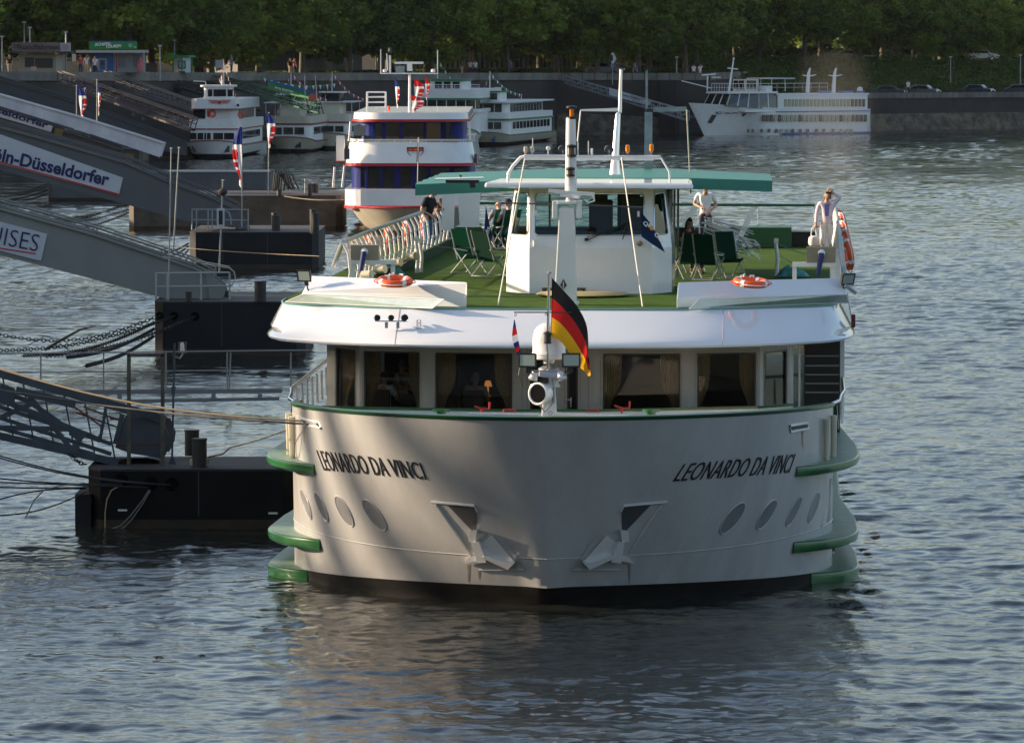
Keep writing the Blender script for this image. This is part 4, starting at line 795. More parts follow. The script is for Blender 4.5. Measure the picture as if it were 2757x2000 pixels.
# ================================================================ people
def skin_obj(name, pts, edges, mt, parent, root=0, lv=2):
    me = bpy.data.meshes.new(name); me.from_pydata([p[0] for p in pts], edges, []); me.materials.append(mt)
    o = bpy.data.objects.new(name, me); COL.objects.link(o); o.parent = parent
    sm = o.modifiers.new('skin', 'SKIN'); sm.use_smooth_shade = True
    if not me.skin_vertices: me.attributes
    sv = me.skin_vertices[0].data if len(me.skin_vertices) else None
    if sv is None: raise RuntimeError('skin')
    for i, p in enumerate(pts): r_ = p[1]; sv[i].radius = (r_ if isinstance(r_, tuple) else (r_, r_)); sv[i].use_root = (i == root)
    ss = o.modifiers.new('sub', 'SUBSURF'); ss.levels = 1; ss.render_levels = lv; return o
def hand_mesh(mb, wrist, elbow, curl=.6, side=1):
    w_, e = Vector(wrist), Vector(elbow); d = (w_ - e).normalized(); s_ = d.cross(Vector((0, 1, 0.2)))
    s_ = s_.normalized() if s_.length > .1 else Vector((1, 0, 0)); n = s_.cross(d)
    mb.tube([w_ - d * .02, w_ + d * .03, w_ + d * .075, w_ + d * .09], [.026, .036, .038, .03], 8)
    for k, (o_, ln) in enumerate(((-.03, .070), (-.01, .080), (.010, .075), (.029, .058))):
        b_ = w_ + d * .082 + s_ * o_; c1 = b_ + d * ln * .5; c2 = c1 + (d * math.cos(curl) + n * math.sin(curl)) * ln * .45; c3 = c2 + (d * math.cos(curl * 2) + n * math.sin(curl * 2)) * ln * .3
        mb.tube([b_, c1, c2, c3], [.0098, .0092, .0085, .006], 6)
    b_ = w_ + d * .03 - s_ * .032 * side; c1 = b_ + (d * .7 - s_ * side * .7).normalized() * .035; mb.tube([b_, c1, c1 + (d * .9 + n * .4).normalized() * .03], [.013, .011, .008], 6)
HAIRS = {}
def person(loc, rz, J, shirt, trous, hair, label, sleeve='short', legs='long', shoes=(.03, .02, .015), hairlen=.0, skirt=False, group=None, build=1., sitting=False, skin=None, hat=None, bald=False):
    """J: joint positions in metres, x right, -y towards where the person faces"""
    r = empty('person', loc, rz, label, 'person', group); sk_ = skin or SKIN
    v = {k: Vector(p) for k, p in J.items()}; ch, nk, hd = v['chest'], v['neck'], v['head']; pel = v['pelvis']
    P = [(pel, (.12 * build, .085 * build)), ((pel + ch) / 2, (.115 * build, .08 * build)), (ch, (.155 * build, .10 * build)), (nk, (.055, .055))]
    E_ = [(0, 1), (1, 2), (2, 3)]; hdn = (hd - nk); P += [(nk + hdn * .45, (.055, .06)), (nk + hdn * .72, (.068, .085)), (nk + hdn * 1.15, (.078, .092)), (nk + hdn * 1.55, (.055, .065))]; E_ += [(3, 4), (4, 5), (5, 6), (6, 7)]
    idx = {}
    def limb(base, names, rad):
        pr = base
        for n_, r_ in zip(names, rad): P.append((v[n_], r_)); idx[n_] = len(P) - 1; E_.append((pr, len(P) - 1)); pr = len(P) - 1
    for s_ in 'LR':
        limb(2, ['sh' + s_, 'el' + s_, 'wr' + s_], [.062 * build, .042, .027]); limb(0, ['hp' + s_, 'kn' + s_, 'an' + s_], [.095 * build, .058, .038])
    body = skin_obj('body', P, E_, sk_, r)
    # head details
    up = hdn.normalized(); f_ = Vector(J.get('face', (0, -1, 0))); f_ = (f_ - up * f_.dot(up)).normalized(); sd = up.cross(f_); C_ = nk + hdn * 1.02
    m = MB(); m.tube([C_ + f_ * .088 + up * .035, C_ + f_ * .112 - up * .008, C_ + f_ * .09 - up * .02], [.010, .015, .012], 6)
    for s_ in (-1, 1): m.lathe([(0, .012), (.02, .006), (.028, -.004), (0, -.01)], C_ + sd * s_ * .084 - up * .005, 8, sd * s_)
    m.build('nose_and_ears', sk_, body, smooth=60)
    m = MB()
    for s_ in (-1, 1): m.lathe([(0, .006), (.011, .002), (.013, -.006)], C_ + f_ * .088 + sd * s_ * .030 + up * .022, 8, f_)
    m.build('eyes', DARK, body); m = MB(); m.tube([C_ + f_ * .088 + sd * q * .022 - up * .050 + f_ * (.004 if q == 0 else 0) for q in (-1, 0, 1)], .006, 5); m.build('mouth', mat('lip', (.35, .10, .08), .5), body)
    if not bald:
        m = MB(); rows = []
        for i in range(9):
            t = i / 8; row = []
            for k in range(20):
                a = 2 * math.pi * k / 20; el = R(88) - R(88 + 25 * 1) * t if math.cos(a) < .45 else R(88) - R(50) * t
                row.append(C_ + up * .045 + (sd * math.sin(a) * .094 + f_ * (math.cos(a) * .102 - .008)) * math.cos(el) + up * math.sin(el) * .108 - (up * hairlen * t if math.cos(a) < .45 else up * 0))
            rows.append(row)
        m.grid(rows, closed=True); m.build('hair', mat('hair_%d' % (hash(hair) % 9999), hair, .6, var=.4, vscale=30), body, smooth=70)
    if hat:
        m = MB(); m.lathe([(.115, .02), (.11, .07), (.08, .12), (0, .135)], C_ + up * .03, 16, up); m.prism([C_ + up * .055 + sd * .07 + f_ * .09, C_ + up * .055 - sd * .07 + f_ * .09, C_ + up * .04 - sd * .05 + f_ * .17, C_ + up * .04 + sd * .05 + f_ * .17], up * .01); m.build('cap', hat, r, smooth=50)
    # clothes
    S = [(pel - Vector((0, 0, .10)), (.165 * build, .128 * build)), (pel, (.16 * build, .125 * build)), ((pel + ch) / 2, (.145 * build, .112 * build)), (ch, (.175 * build, .12 * build)), (nk - (nk - ch) * .16, (.088, .080))]; ES = [(0, 1), (1, 2), (2, 3), (3, 4)]
    for s_ in 'LR':
        S.append((v['sh' + s_], .078 * build)); ES.append((3, len(S) - 1)); S.append((v['sh' + s_].lerp(v['el' + s_], .75 if sleeve == 'short' else 1.), .062 if sleeve == 'short' else .055)); ES.append((len(S) - 2, len(S) - 1))
        if sleeve == 'long': S.append((v['el' + s_].lerp(v['wr' + s_], .92), .040)); ES.append((len(S) - 2, len(S) - 1))
    skin_obj('shirt', S, ES, shirt, r)
    T = [(pel + Vector((0, 0, .05)), (.155 * build, .118 * build)), (pel - Vector((0, 0, .04)), (.15 * build, .115 * build))]; ET = [(0, 1)]
    for s_ in 'LR':
        T.append((v['hp' + s_], .108 * build)); ET.append((1, len(T) - 1)); T.append((v['kn' + s_], .076)); ET.append((len(T) - 2, len(T) - 1))
        T.append((v['kn' + s_].lerp(v['an' + s_], .93 if legs == 'long' else .35), .062 if legs == 'long' else .070)); ET.append((len(T) - 2, len(T) - 1))
    skin_obj('trousers', T, ET, trous, r)
    for s_ in 'LR':
        m = MB(); hand_mesh(m, v['wr' + s_], v['el' + s_], .6, 1 if s_ == 'R' else -1); m.build('hand', sk_, body, smooth=70)
        a = v['an' + s_]; fd = Vector(J.get('toe', (0, -1, 0))); m = MB(); m.tube([a - fd * .06 - Vector((0, 0, .035)), a - Vector((0, 0, .03)), a + fd * .09 - Vector((0, 0, .055)), a + fd * .17 - Vector((0, 0, .062))], [.035, .046, .042, .028], 8); m.build('shoe', mat('shoe_%d' % (hash(shoes) % 9999), shoes, .5), r, smooth=70)
    return r
def stand(**kw):
    J = dict(pelvis=(0, 0, .96), chest=(0, .0, 1.30), neck=(0, .01, 1.48), head=(0, -.01, 1.60), shL=(-.18, 0, 1.42), elL=(-.24, .03, 1.13), wrL=(-.25, -.06, .88), shR=(.18, 0, 1.42), elR=(.24, .03, 1.13), wrR=(.25, -.06, .88),
             hpL=(-.09, 0, .88), knL=(-.10, -.01, .50), anL=(-.10, .02, .09), hpR=(.09, 0, .88), knR=(.10, -.01, .50), anR=(.11, .02, .09)); J.update(kw); return J
def sit(**kw):
    J = dict(pelvis=(0, .1, .52), chest=(0, .14, .86), neck=(0, .13, 1.04), head=(0, .10, 1.16), shL=(-.18, .13, .98), elL=(-.25, .03, .74), wrL=(-.17, -.2, .72), shR=(.18, .13, .98), elR=(.25, .03, .74), wrR=(.17, -.2, .72),
             hpL=(-.1, .04, .50), knL=(-.12, -.38, .50), anL=(-.12, -.36, .09), hpR=(.1, .04, .50), knR=(.12, -.38, .50), anR=(.12, -.36, .09)); J.update(kw); return J
BLK_T = mat('black_tshirt', (.010, .010, .014), .9); JEANS = mat('blue_jeans', (.07, .13, .24), .85, var=.35, vscale=8); SHW = mat('white_shirt', (.72, .72, .74), .8); PINK = mat('pale_pink_jacket', (.74, .62, .66), .8); WTR = mat('white_trousers', (.74, .73, .70), .8)
NVY = mat('navy_trousers', (.02, .025, .06), .8); BEI = mat('beige_shirt', (.45, .38, .25), .85); GRN = mat('pale_green_shirt', (.40, .42, .33), .85); BRN = mat('brown_clothes', (.10, .06, .04), .85); GRYC = mat('grey_clothes', (.22, .22, .24), .85); DKR = mat('dark_red_top', (.10, .02, .02), .85)
BRNH, BLND, GRYH = (.06, .03, .015), (.36, .22, .08), (.30, .29, .28)
def deckp(px, py): return s2w(SZ(px, py, 5.3))
person(deckp(1150, 688), R(60), stand(chest=(0, -.06, 1.30), neck=(.0, -.13, 1.47), head=(.0, -.19, 1.58), face=(0, -.7, -.7), elR=(.28, -.10, 1.15), wrR=(.10, -.36, 1.16), elL=(-.26, .02, 1.14), wrL=(-.22, -.25, 1.02), shR=(.18, -.07, 1.41), shL=(-.18, -.07, 1.41), anL=(-.14, -.05, .09), anR=(.12, .12, .09)),
       BLK_T, JEANS, BRNH, 'man in a black T-shirt and blue jeans leaning on the left deck rail looking down', shoes=(.08, .05, .035))
person(deckp(1172, 672), R(75), stand(chest=(0, -.14, 1.18), neck=(0, -.26, 1.30), head=(0, -.35, 1.37), face=(0, -.6, -.8), shL=(-.16, -.18, 1.28), shR=(.16, -.18, 1.28), elL=(-.2, -.3, 1.04), wrL=(-.12, -.52, 1.08), elR=(.2, -.3, 1.04), wrR=(.12, -.52, 1.08)),
       BRN, NVY, BLND, 'fair-haired woman bending over the left rail behind the man in black', hairlen=.08, build=.88)
person(deckp(1899, 668), R(0), stand(chest=(0, -.03, 1.27), neck=(0, -.10, 1.46), head=(0, -.18, 1.55), face=(0, -.7, -.7), elL=(-.30, .0, 1.15), wrL=(-.12, -.28, 1.06), elR=(.28, .02, 1.12), wrR=(.10, -.25, .95)),
       SHW, NVY, BRNH, 'man in a white polo shirt bending over folded chairs under the canopy')
w_ = person(deckp(2226, 702), R(-4), stand(elR=(.33, -.05, 1.55), wrR=(.14, -.08, 1.68), shR=(.17, 0, 1.43), elL=(-.25, .02, 1.15), wrL=(-.27, -.05, .90), head=(.02, -.02, 1.60)), PINK, WTR, BLND,
       'fair-haired woman in a pale pink jacket and white trousers, hand raised to her head', sleeve='long', legs='short', hairlen=.10, build=.95)
m = MB(); m.prism([(-.06, -.115, 1.40), (.06, -.115, 1.40), (.045, -.135, 1.10), (-.045, -.135, 1.10)], (0, -.01, 0)); m.build('blouse', mat('blue_violet_top', (.16, .16, .42), .8), w_)
h0 = s2w(SZ(2226, 702, 5.3)); m = MB(); m.lathe([(0, 0), (.11, .02), (.14, .1), (.12, .22), (.05, .26), (.0, .26)], (0, 0, 0), 12); r = empty('handbag', h0 + Vector((-.33, -.12, .36)), 0, 'white handbag held low by the woman in the pink jacket', 'handbag'); m.build('bag', mat('white_leather', (.7, .68, .64), .5), r, smooth=50)
m = MB(); m.tube([(-.07, 0, .22), (-.05, 0, .42), (.0, 0, .50), (.05, 0, .42), (.07, 0, .22)], .012, 6); m.tube([(-.07, 0, .02), (-.08, 0, -.2)], .008, 5); m.build('strap', REFL, r)
person(s2w(SZ(1850, 738, 5.3)) + Vector((.1, .6, -.02)), R(20), sit(elL=(-.24, -.02, .76), wrL=(-.1, -.22, .86)), DKR, BRN, BRNH, 'woman in dark red seated in the shade right of the wheelhouse', hairlen=.12, build=.9)
dup(chair, s2w(SZ(1850, 738, 5.3)) + Vector((.1, .75, 0)), R(20), 'deck chair in shade under the woman in dark red')
for px, py, lb, kw in ((1337, 671, 'bald man seated behind the left green chairs, only his head showing', dict(bald=True, hair=GRYH)), (1363, 672, 'seated man in a dark cap next to the bald man', dict(hat=NVY, hair=BRNH))):
    L_ = s2w(SZ(px, py, 5.3)); person(L_, R(-150), sit(), GRYC, NVY, kw.pop('hair'), lb, **kw)
    dup(chair, L_ + Vector((0, 0, 0)), R(-150), 'deck chair under the ' + lb.split(' ')[0] + (' man behind the wheelhouse' if 'bald' in lb else ' man in the dark cap'))
# diners in the lounge
for px, py, yl, rz, sh, hr, lb, bd in ((1040, 1100, 10.6, 160, SHW, BRNH, 'dark-haired diner in a white striped shirt, back to the second lounge window', False), (1096, 1095, 10.9, 60, BEI, GRYH, 'grey-haired man in a beige shirt seated in the second lounge window', False),
                                      (1283, 1100, 10.5, 170, GRN, GRYH, 'grey-haired diner in a pale shirt seen from behind in the third lounge window', False)):
    p = SP(px, py, yl); person(s2w((p.x, yl, 2.50 + (.22 if px == 1096 else .0))), R(rz), sit(), sh, NVY, hr, lb, bald=bd)
    m = MB(); q = s2w((p.x, yl, 2.5)); t = empty('dining_chair', q, R(rz), 'dark dining chair under the ' + ('white shirted' if px == 1040 else 'beige shirted' if px == 1096 else 'pale shirted') + ' diner in the lounge', 'chair', 'dining chairs in the lounge')
    m.box(-.22, .22, -.12, .3, .40, .46); m.build('seat', INTER, t); m = MB(); m.box(-.2, .2, .29, .33, .46, .95); m.build('backrest', INTER, t)
    for i in (-.19, .19):
        for j in (-.1, .28): m = MB(); m.bar((i, j, 0), (i, j, .4), .04); m.build('leg', INTER, t)
for i, px in enumerate((1065, 1310)):
    p = SP(px, 1100, 10.9); t = empty('dining_table', s2w((p.x, 11.4, 2.5)), 0, ('small dark dining table between the two men in the second lounge window', 'small dark dining table in the third lounge window')[i], 'table')
    m = MB(); m.cyl((0, 0, .72), (0, 0, .75), .45, n=24); m.build('tabletop', INTER, t); m = MB(); m.cyl((0, 0, 0), (0, 0, .72), .04); m.build('leg', INTER, t)
    if i: m = MB(); m.lathe([(.06, 0), (.02, .02), (.015, .2), (.09, .2), (.05, .32)], (.0, 0, .752), 14); l = m.build('table_lamp', lamp_mat('lamp_shade_glow', (.6, .25, .06), .35), None, smooth=40, loc=t.location); tag(l, 'small glowing amber table lamp in the third lounge window', 'lamp')
HAZE = 0.000014
SLOPE = 0.11
SHADE_TREES = [(y, (-60, -64, -61)[i % 3], {4: .66, 5: .62, 6: .64, 7: .62, 8: .66}.get(i, (1.0, .97, 1.03, .95)[i % 4])) for i, y in enumerate((60, 70, 80, 89, 97, 105, 113, 121, 130, 139, 149, 160, 172, 185, 199, 214, 230, 247, 330, 341, 352, 364, 376, 388, 400, 412, 424, 436, 448, 460, 473))]
# ================================================================ river
def water_mat():
    m = bpy.data.materials.new('river_water'); m.use_nodes = True; nt = m.node_tree; b = nt.nodes['Principled BSDF']
    b.inputs['Base Color'].default_value = (.018, .020, .016, 1); b.inputs['Roughness'].default_value = .06; b.inputs['IOR'].default_value = 1.38
    tc = nt.nodes.new('ShaderNodeTexCoord'); L = nt.links.new; prev = None
    for (sx, sy, sc, det, rough, dist, w_) in ((.8, 1.0, 4.2, 4., .65, .022, 2),):
        mp = nt.nodes.new('ShaderNodeMapping'); mp.inputs['Scale'].default_value = (sx, sy, 1); mp.inputs['Rotation'].default_value = (0, 0, R(-8 + 14 * w_)); mp.inputs['Location'].default_value = (w_ * 31, 7, 0)
        n = nt.nodes.new('ShaderNodeTexNoise'); n.inputs['Scale'].default_value = sc; n.inputs['Detail'].default_value = det; n.inputs['Roughness'].default_value = rough; n.inputs['Distortion'].default_value = .6
        if w_ == 9: n.noise_type = 'RIDGED_MULTIFRACTAL'; n.inputs['Detail'].default_value = 3; n.inputs['Lacunarity'].default_value = 2.2
        L(tc.outputs['Object'], mp.inputs[0]); L(mp.outputs[0], n.inputs['Vector'])
        bp = nt.nodes.new('ShaderNodeBump'); bp.inputs['Strength'].default_value = 1; bp.inputs['Distance'].default_value = dist; L(n.outputs[0], bp.inputs['Height'])
        if prev: L(prev.outputs[0], bp.inputs['Normal'])
        prev = bp
        if w_ > 0:
            ns = nt.nodes.new('ShaderNodeTexNoise'); ns.inputs['Scale'].default_value = (.09, .22)[w_ - 1]; ns.inputs['Detail'].default_value = 3; L(mp.outputs[0], ns.inputs['Vector']); mr = nt.nodes.new('ShaderNodeMapRange'); mr.inputs[1].default_value = .38; mr.inputs[2].default_value = .62; mr.inputs[3].default_value = .25; mr.inputs[4].default_value = 1.; L(ns.outputs[0], mr.inputs[0]); L(mr.outputs[0], bp.inputs['Strength'])
    # calmer and rougher patches
    L(prev.outputs[0], b.inputs['Normal']); return m
import numpy as np
def wave_field(X, Y, C):
    """sum of short crested wind waves; C = mesh cell size, waves finer than it are left to the bump"""
    rg = np.random.RandomState(4); Z = np.zeros_like(X)
    P1 = .5 + .5 * np.sin(X * .043 + 1.3 * np.sin(Y * .019) + 2.) * np.sin(Y * .031 + 1.1 * np.sin(X * .05)); P2 = .5 + .5 * np.sin(X * .17 + 2.1 * np.sin(Y * .07)) * np.sin(Y * .11 + 1.7 * np.sin(X * .13))
    gust = .45 + .75 * P1 + .45 * P2
    for k in range(64):
        lam = .22 * (4.2 / .22) ** (k / 63.) * (1 + .1 * rg.rand()); a = rg.normal(-.35, .75); kx, ky = math.cos(a + math.pi / 2), math.sin(a + math.pi / 2); w = 2 * math.pi / lam
        amp = SLOPE * lam / (2 * math.pi) * math.sqrt(2. / 64) * (1.3 if lam < 1.6 else .45)
        fade = np.clip((lam / C - 2.5) / 2.5, 0, 1); ph = rg.rand() * 6.28
        s_ = np.sin(w * (kx * X + ky * Y) + ph + .5 * np.sin(w * .31 * (ky * X - kx * Y) + ph * 2)); Z += amp * fade * (s_ + .25 * (1 - s_ * s_))
    return Z * gust
def water_sheet():
    d0, d1 = 76., 690.; NR, NCc = 2300, 660
    D = d0 * (d1 / d0) ** (np.arange(NR) / (NR - 1.)); U = np.linspace(-.135, .135, NCc)
    X = (U[None, :] * D[:, None]); Y = np.repeat(D[:, None], NCc, 1); C = np.repeat((.27 / NCc * D)[:, None], NCc, 1); Z = wave_field(X, Y, C)
    e = np.minimum(1, np.minimum(np.arange(NR), NR - 1 - np.arange(NR)) / 25.)[:, None] * np.minimum(1, np.minimum(np.arange(NCc), NCc - 1 - np.arange(NCc)) / 12.)[None, :]; Z *= e
    me = bpy.data.meshes.new('river'); nv = NR * NCc; co = np.stack([X, Y, Z], -1).reshape(-1, 3).astype(np.float32)
    ii = (np.arange(NR - 1)[:, None] * NCc + np.arange(NCc - 1)[None, :]).ravel(); q = np.stack([ii, ii + 1, ii + NCc + 1, ii + NCc], -1).astype(np.int32)
    B_ = np.array([[X[0, 0], d0, 0], [X[0, -1], d0, 0], [X[-1, -1], d1, 0], [X[-1, 0], d1, 0], [-1500, -300, 0], [1500, -300, 0], [1500, 1600, 0], [-1500, 1600, 0]], np.float32); q2 = np.array([[4, 5, 1, 0], [5, 6, 2, 1], [6, 7, 3, 2], [7, 4, 0, 3]], np.int32) + nv
    co = np.vstack([co, B_]); q = np.vstack([q, q2]); nf = len(q)
    me.vertices.add(len(co)); me.vertices.foreach_set('co', co.ravel()); me.loops.add(nf * 4); me.loops.foreach_set('vertex_index', q.ravel()); me.polygons.add(nf)
    me.polygons.foreach_set('loop_start', np.arange(0, nf * 4, 4, dtype=np.int32)); me.polygons.foreach_set('use_smooth', np.ones(nf, bool)); me.update(calc_edges=True); me.materials.append(water_mat())
    o = bpy.data.objects.new('river', me); COL.objects.link(o); return o
tag(water_sheet(), kind='structure')
# ================================================================ the embankment: quay wall, promenade, lower quay
DIRTM = mat('promenade_paving', (.05, .048, .04), 1., var=.25, vscale=.4, spec=0.)
WALLD = mat('dark_basalt_wall', (.048, .040, .036), .85, var=.45, vscale=.25, col2=(.030, .026, .024), bump=.05, bscale=1.6)
PARA = mat('concrete_parapet', (.17, .155, .135), .85, var=.35, vscale=.35)
q_pts = [(-49, -80, 8.2), (-49, 300, 8.2), (-48, 430, 8.1), (-44, 455, 8.0), (-26, 522, 7.5), (5.1, 590, 7.05), (18, 595.5, 7.0), (22.5, 597, 7.0)]
lo_pts = [(22.5, 597.5, 4.55), (43, 620, 4.5), (62.6, 636.5, 4.45), (110, 668, 4.4), (300, 760, 4.4)]
def wall_strip(mb, pts, dz0, dz1, th=0.):
    for (x0, y0, z0), (x1, y1, z1) in zip(pts, pts[1:]):
        d = Vector((x1 - x0, y1 - y0, 0)).normalized(); n = Vector((d.y, -d.x, 0)) * th; a, b_ = Vector((x0, y0, 0)) + n, Vector((x1, y1, 0)) + n
        mb.add([a + Vector((0, 0, dz0(z0))), b_ + Vector((0, 0, dz0(z1))), b_ + Vector((0, 0, z1 + dz1)), a + Vector((0, 0, z0 + dz1)), a - n + Vector((0, 0, z0 + dz1)), b_ - n + Vector((0, 0, z1 + dz1))], [(0, 1, 2, 3), (3, 2, 5, 4)])
m = MB(); wall_strip(m, q_pts, lambda z: -1, -.80); wall_strip(m, [(22.5, 597, 7), (30, 640, 7)], lambda z: -1, -.8); o = m.build('quay_wall', WALLD); tag(o, 'tall dark stone quay wall below the tree-lined promenade', 'wall')
m = MB(); wall_strip(m, q_pts, lambda z: z - .8, 0, .25); wall_strip(m, [(22.5, 597, 7), (30, 640, 7)], lambda z: z - .8, 0, .25); pr = m.build('parapet', PARA, o)
m = MB()
for (x0, y0, z0), (x1, y1, z1) in zip(q_pts[2:], q_pts[3:]):
    a, b_ = Vector((x0, y0, z0)), Vector((x1, y1, z1)); L_ = (b_ - a).length; n = int(L_ / 1.5)
    for k in range(n): p = a.lerp(b_, k / n); m.box(p.x - .05, p.x + .05, p.y - .33, p.y - .27, p.z - .78, p.z - .02)
m.build('parapet_joint', mat('dark_parapet_joint', (.09, .08, .07), .9), pr)  # joints in one darker tone
m = MB()
for px in (1450, 1800): p = W(px, 290, 590); m.box(p.x - 1, p.x + .9, 589 + (px - 1450) * .015, 592, -1, 6.2)
m.build('wall_recess', mat('black_stone', (.015, .014, .014), .8), o)  # near-black blocks mark the recesses
m = MB(); LOWW = mat('striped_bank_stone', (.17, .13, .085), .9, var=.5, vscale=.9, col2=(.05, .04, .034), bump=.05, bscale=1.2)
wall_strip(m, lo_pts, lambda z: -1, -.65); o2 = m.build('low_quay_wall', WALLD); tag(o2, 'lower quay wall right of the big white excursion ship, with brown tide bands', 'wall')
m = MB()
for (x0, y0, z0), (x1, y1, z1) in zip(lo_pts, lo_pts[1:]): m.add([(x0, y0 - 1.2, -.4), (x1, y1 - 1.2, -.4), (x1, y1 - .05, 2.0), (x0, y0 - .05, 2.0)], [(0, 1, 2, 3)])
for (x0, y0, z0), (x1, y1, z1) in zip(q_pts[4:], q_pts[5:]): m.add([(x0, y0 - 2.2, -.3), (x1, y1 - 1.2, -.3), (x1, y1 - .05, 1.9), (x0, y0 - .05, 2.6)], [(0, 1, 2, 3)])
tag(m.build('bank_foot', LOWW), kind='structure')
m = MB(); wall_strip(m, lo_pts, lambda z: z - .65, 0, .2); m.build('parapet', PARA, o2); m = MB()
for (x0, y0, z0), (x1, y1, z1) in zip(lo_pts, lo_pts[1:3]):
    a, b_ = Vector((x0, y0, z0)), Vector((x1, y1, z1)); n = int((b_ - a).length / 1.1)
    for k in range(n): p = a.lerp(b_, k / n); m.box(p.x - .04, p.x + .04, p.y - .28, p.y - .22, p.z - .63, p.z - .02)
m.build('parapet_joint', MATS['dark_parapet_joint'], o2)
# ground sheets
m = MB(); back = [(-400, -80), (-400, 1600), (400, 1600)]
top = [(x, y, z - .8) for x, y, z in q_pts]; m.poly([Vector(p) for p in top] + [Vector((30, 640, 6.2)), Vector((30, 1600, 9)), Vector((-900, 1600, 9)), Vector((-900, -80, 7.4))]); m2 = m
tag(m.build('promenade', DIRTM), kind='structure')
m = MB(); lo = [Vector((x, y, z - .62)) for x, y, z in lo_pts]; lo2 = [p + Vector((-4 if i else 3, 13, 0)) for i, p in enumerate(lo)]; m.grid([lo, lo2]); tag(m.build('lower_quay_road', DIRTM), kind='structure')
GRASS = mat('grass_bank', (.035, .055, .015), 1., var=.5, vscale=.6, spec=0.)
m = MB(); lo3 = [p + Vector((-8, 20, 4.2)) for p in lo2]; lo4 = [Vector((p.x * 1.5 - 20, 1500, 8.6)) for p in lo3]; m.grid([lo2, lo3, lo4]); tag(m.build('grass_bank', GRASS), kind='structure')
m = MB(); a = [p + Vector((-3, 3, .02)) for p in lo3]; b_ = [p + Vector((-6, 14, .05)) for p in lo3]; m.grid([a, b_]); tag(m.build('upper_road', mat('asphalt', (.05, .05, .05), 1., spec=0.)), kind='structure')
# wooded hill that closes the view behind
m = MB(); rows = []
for j in range(8):
    rows.append([Vector((-500 + 60 * i, 900 + 80 * j, 8 + 6.5 * j + 3 * math.sin(i * .9 + j))) for i in range(24)])
m.grid(rows); tag(m.build('hill', mat('hill_green', (.02, .035, .012), 1., var=.5, vscale=.05, spec=0.), None, smooth=80), kind='structure')
# ================================================================ trees
LEAF = []
def leaf_mat(name, c1, c2):
    m = bpy.data.materials.new(name); m.use_nodes = True; nt = m.node_tree; b = nt.nodes['Principled BSDF']; b.inputs['Roughness'].default_value = .6; b.inputs['Specular IOR Level'].default_value = .25
    oi = nt.nodes.new('ShaderNodeObjectInfo'); ge = nt.nodes.new('ShaderNodeTexCoord'); n = nt.nodes.new('ShaderNodeTexNoise'); n.inputs['Scale'].default_value = .55; n.inputs['Detail'].default_value = 4
    nt.links.new(ge.outputs['Object'], n.inputs['Vector']); ad = nt.nodes.new('ShaderNodeMath'); ad.operation = 'MULTIPLY_ADD'; ad.inputs[1].default_value = .35; nt.links.new(oi.outputs['Random'], ad.inputs[0]); nt.links.new(n.outputs[0], ad.inputs[2])
    cr = nt.nodes.new('ShaderNodeValToRGB'); cr.color_ramp.elements[0].position = .38; cr.color_ramp.elements[1].position = .92; cr.color_ramp.elements[0].color = (*c1, 1); cr.color_ramp.elements[1].color = (*c2, 1)
    nt.links.new(ad.outputs[0], cr.inputs[0]); nt.links.new(cr.outputs[0], b.inputs['Base Color']); t = nt.nodes.new('ShaderNodeBsdfTranslucent'); nt.links.new(cr.outputs[0], t.inputs[0])
    mx = nt.nodes.new('ShaderNodeMixShader'); mx.inputs[0].default_value = .45; nt.links.new(b.outputs[0], mx.inputs[1]); nt.links.new(t.outputs[0], mx.inputs[2]); nt.links.new(mx.outputs[0], nt.nodes['Material Output'].inputs[0]); return m
LM = leaf_mat('plane_tree_leaves', (.016, .060, .014), (.20, .26, .030)); LM2 = leaf_mat('bush_leaves', (.018, .052, .010), (.08, .13, .022))
BARK = mat('plane_bark', (.10, .085, .06), .9, var=.5, vscale=1.5)
def crown_mesh(seed, rx, ry, rz, ncl, per, leaf, mt=None):
    r_ = random.Random(seed); V, Fc = [], []
    for c in range(ncl):
        while True:
            x, y, z = (r_.uniform(-1, 1) for _ in range(3)); d = math.sqrt(x * x + y * y + z * z)
            if .35 < d < 1: break
        k = (.55 + .45 * d) / d * d; c0 = Vector((x * rx, y * ry, z * rz)); cr = r_.uniform(.8, 1.5) * rx * .19
        for l in range(per):
            q = Vector((r_.gauss(0, 1), r_.gauss(0, 1), r_.gauss(0, 1))).normalized() * cr * r_.random() ** .4; q.z *= .7; p = c0 + q
            u = Vector((r_.gauss(0, 1), r_.gauss(0, 1), r_.gauss(0, .6))).normalized(); w_ = u.cross(Vector((r_.gauss(0, 1), r_.gauss(0, 1), r_.gauss(0, 1)))).normalized(); s_ = leaf * r_.uniform(.6, 1.3)
            o = len(V); V += [p - u * s_ * .5, p + w_ * s_ * .32, p + u * s_ * .5, p - w_ * s_ * .32]; Fc.append((o, o + 1, o + 2, o + 3))
    me = bpy.data.meshes.new('crown'); me.from_pydata([tuple(v) for v in V], [], Fc); me.materials.append(mt or LM); return me
CR = [crown_mesh(s, 5.6, 5.6, 6.2, 95, 85, .55) for s in (1, 2, 3, 4)]
def trunk_mesh(seed, h):
    r_ = random.Random(seed); m = MB(); m.tube([(0, 0, -.3), (.05, 0, h * .3), (.1 * r_.uniform(-1, 1), 0, h * .6), (.2 * r_.uniform(-1, 1), .1, h)], [.42, .30, .26, .2], 9)
    for k in range(6):
        a = k * 1.05 + r_.random(); l = r_.uniform(2.5, 4.2); b0 = Vector((0, 0, h * r_.uniform(.75, 1.0))); m.tube([b0, b0 + Vector((math.cos(a) * l * .5, math.sin(a) * l * .5, l * .55)), b0 + Vector((math.cos(a) * l, math.sin(a) * l, l * 1.25))], [.15, .10, .04], 6)
    o = m.build('trunk', BARK, None, smooth=60); me = o.data; bpy.data.objects.remove(o); return me
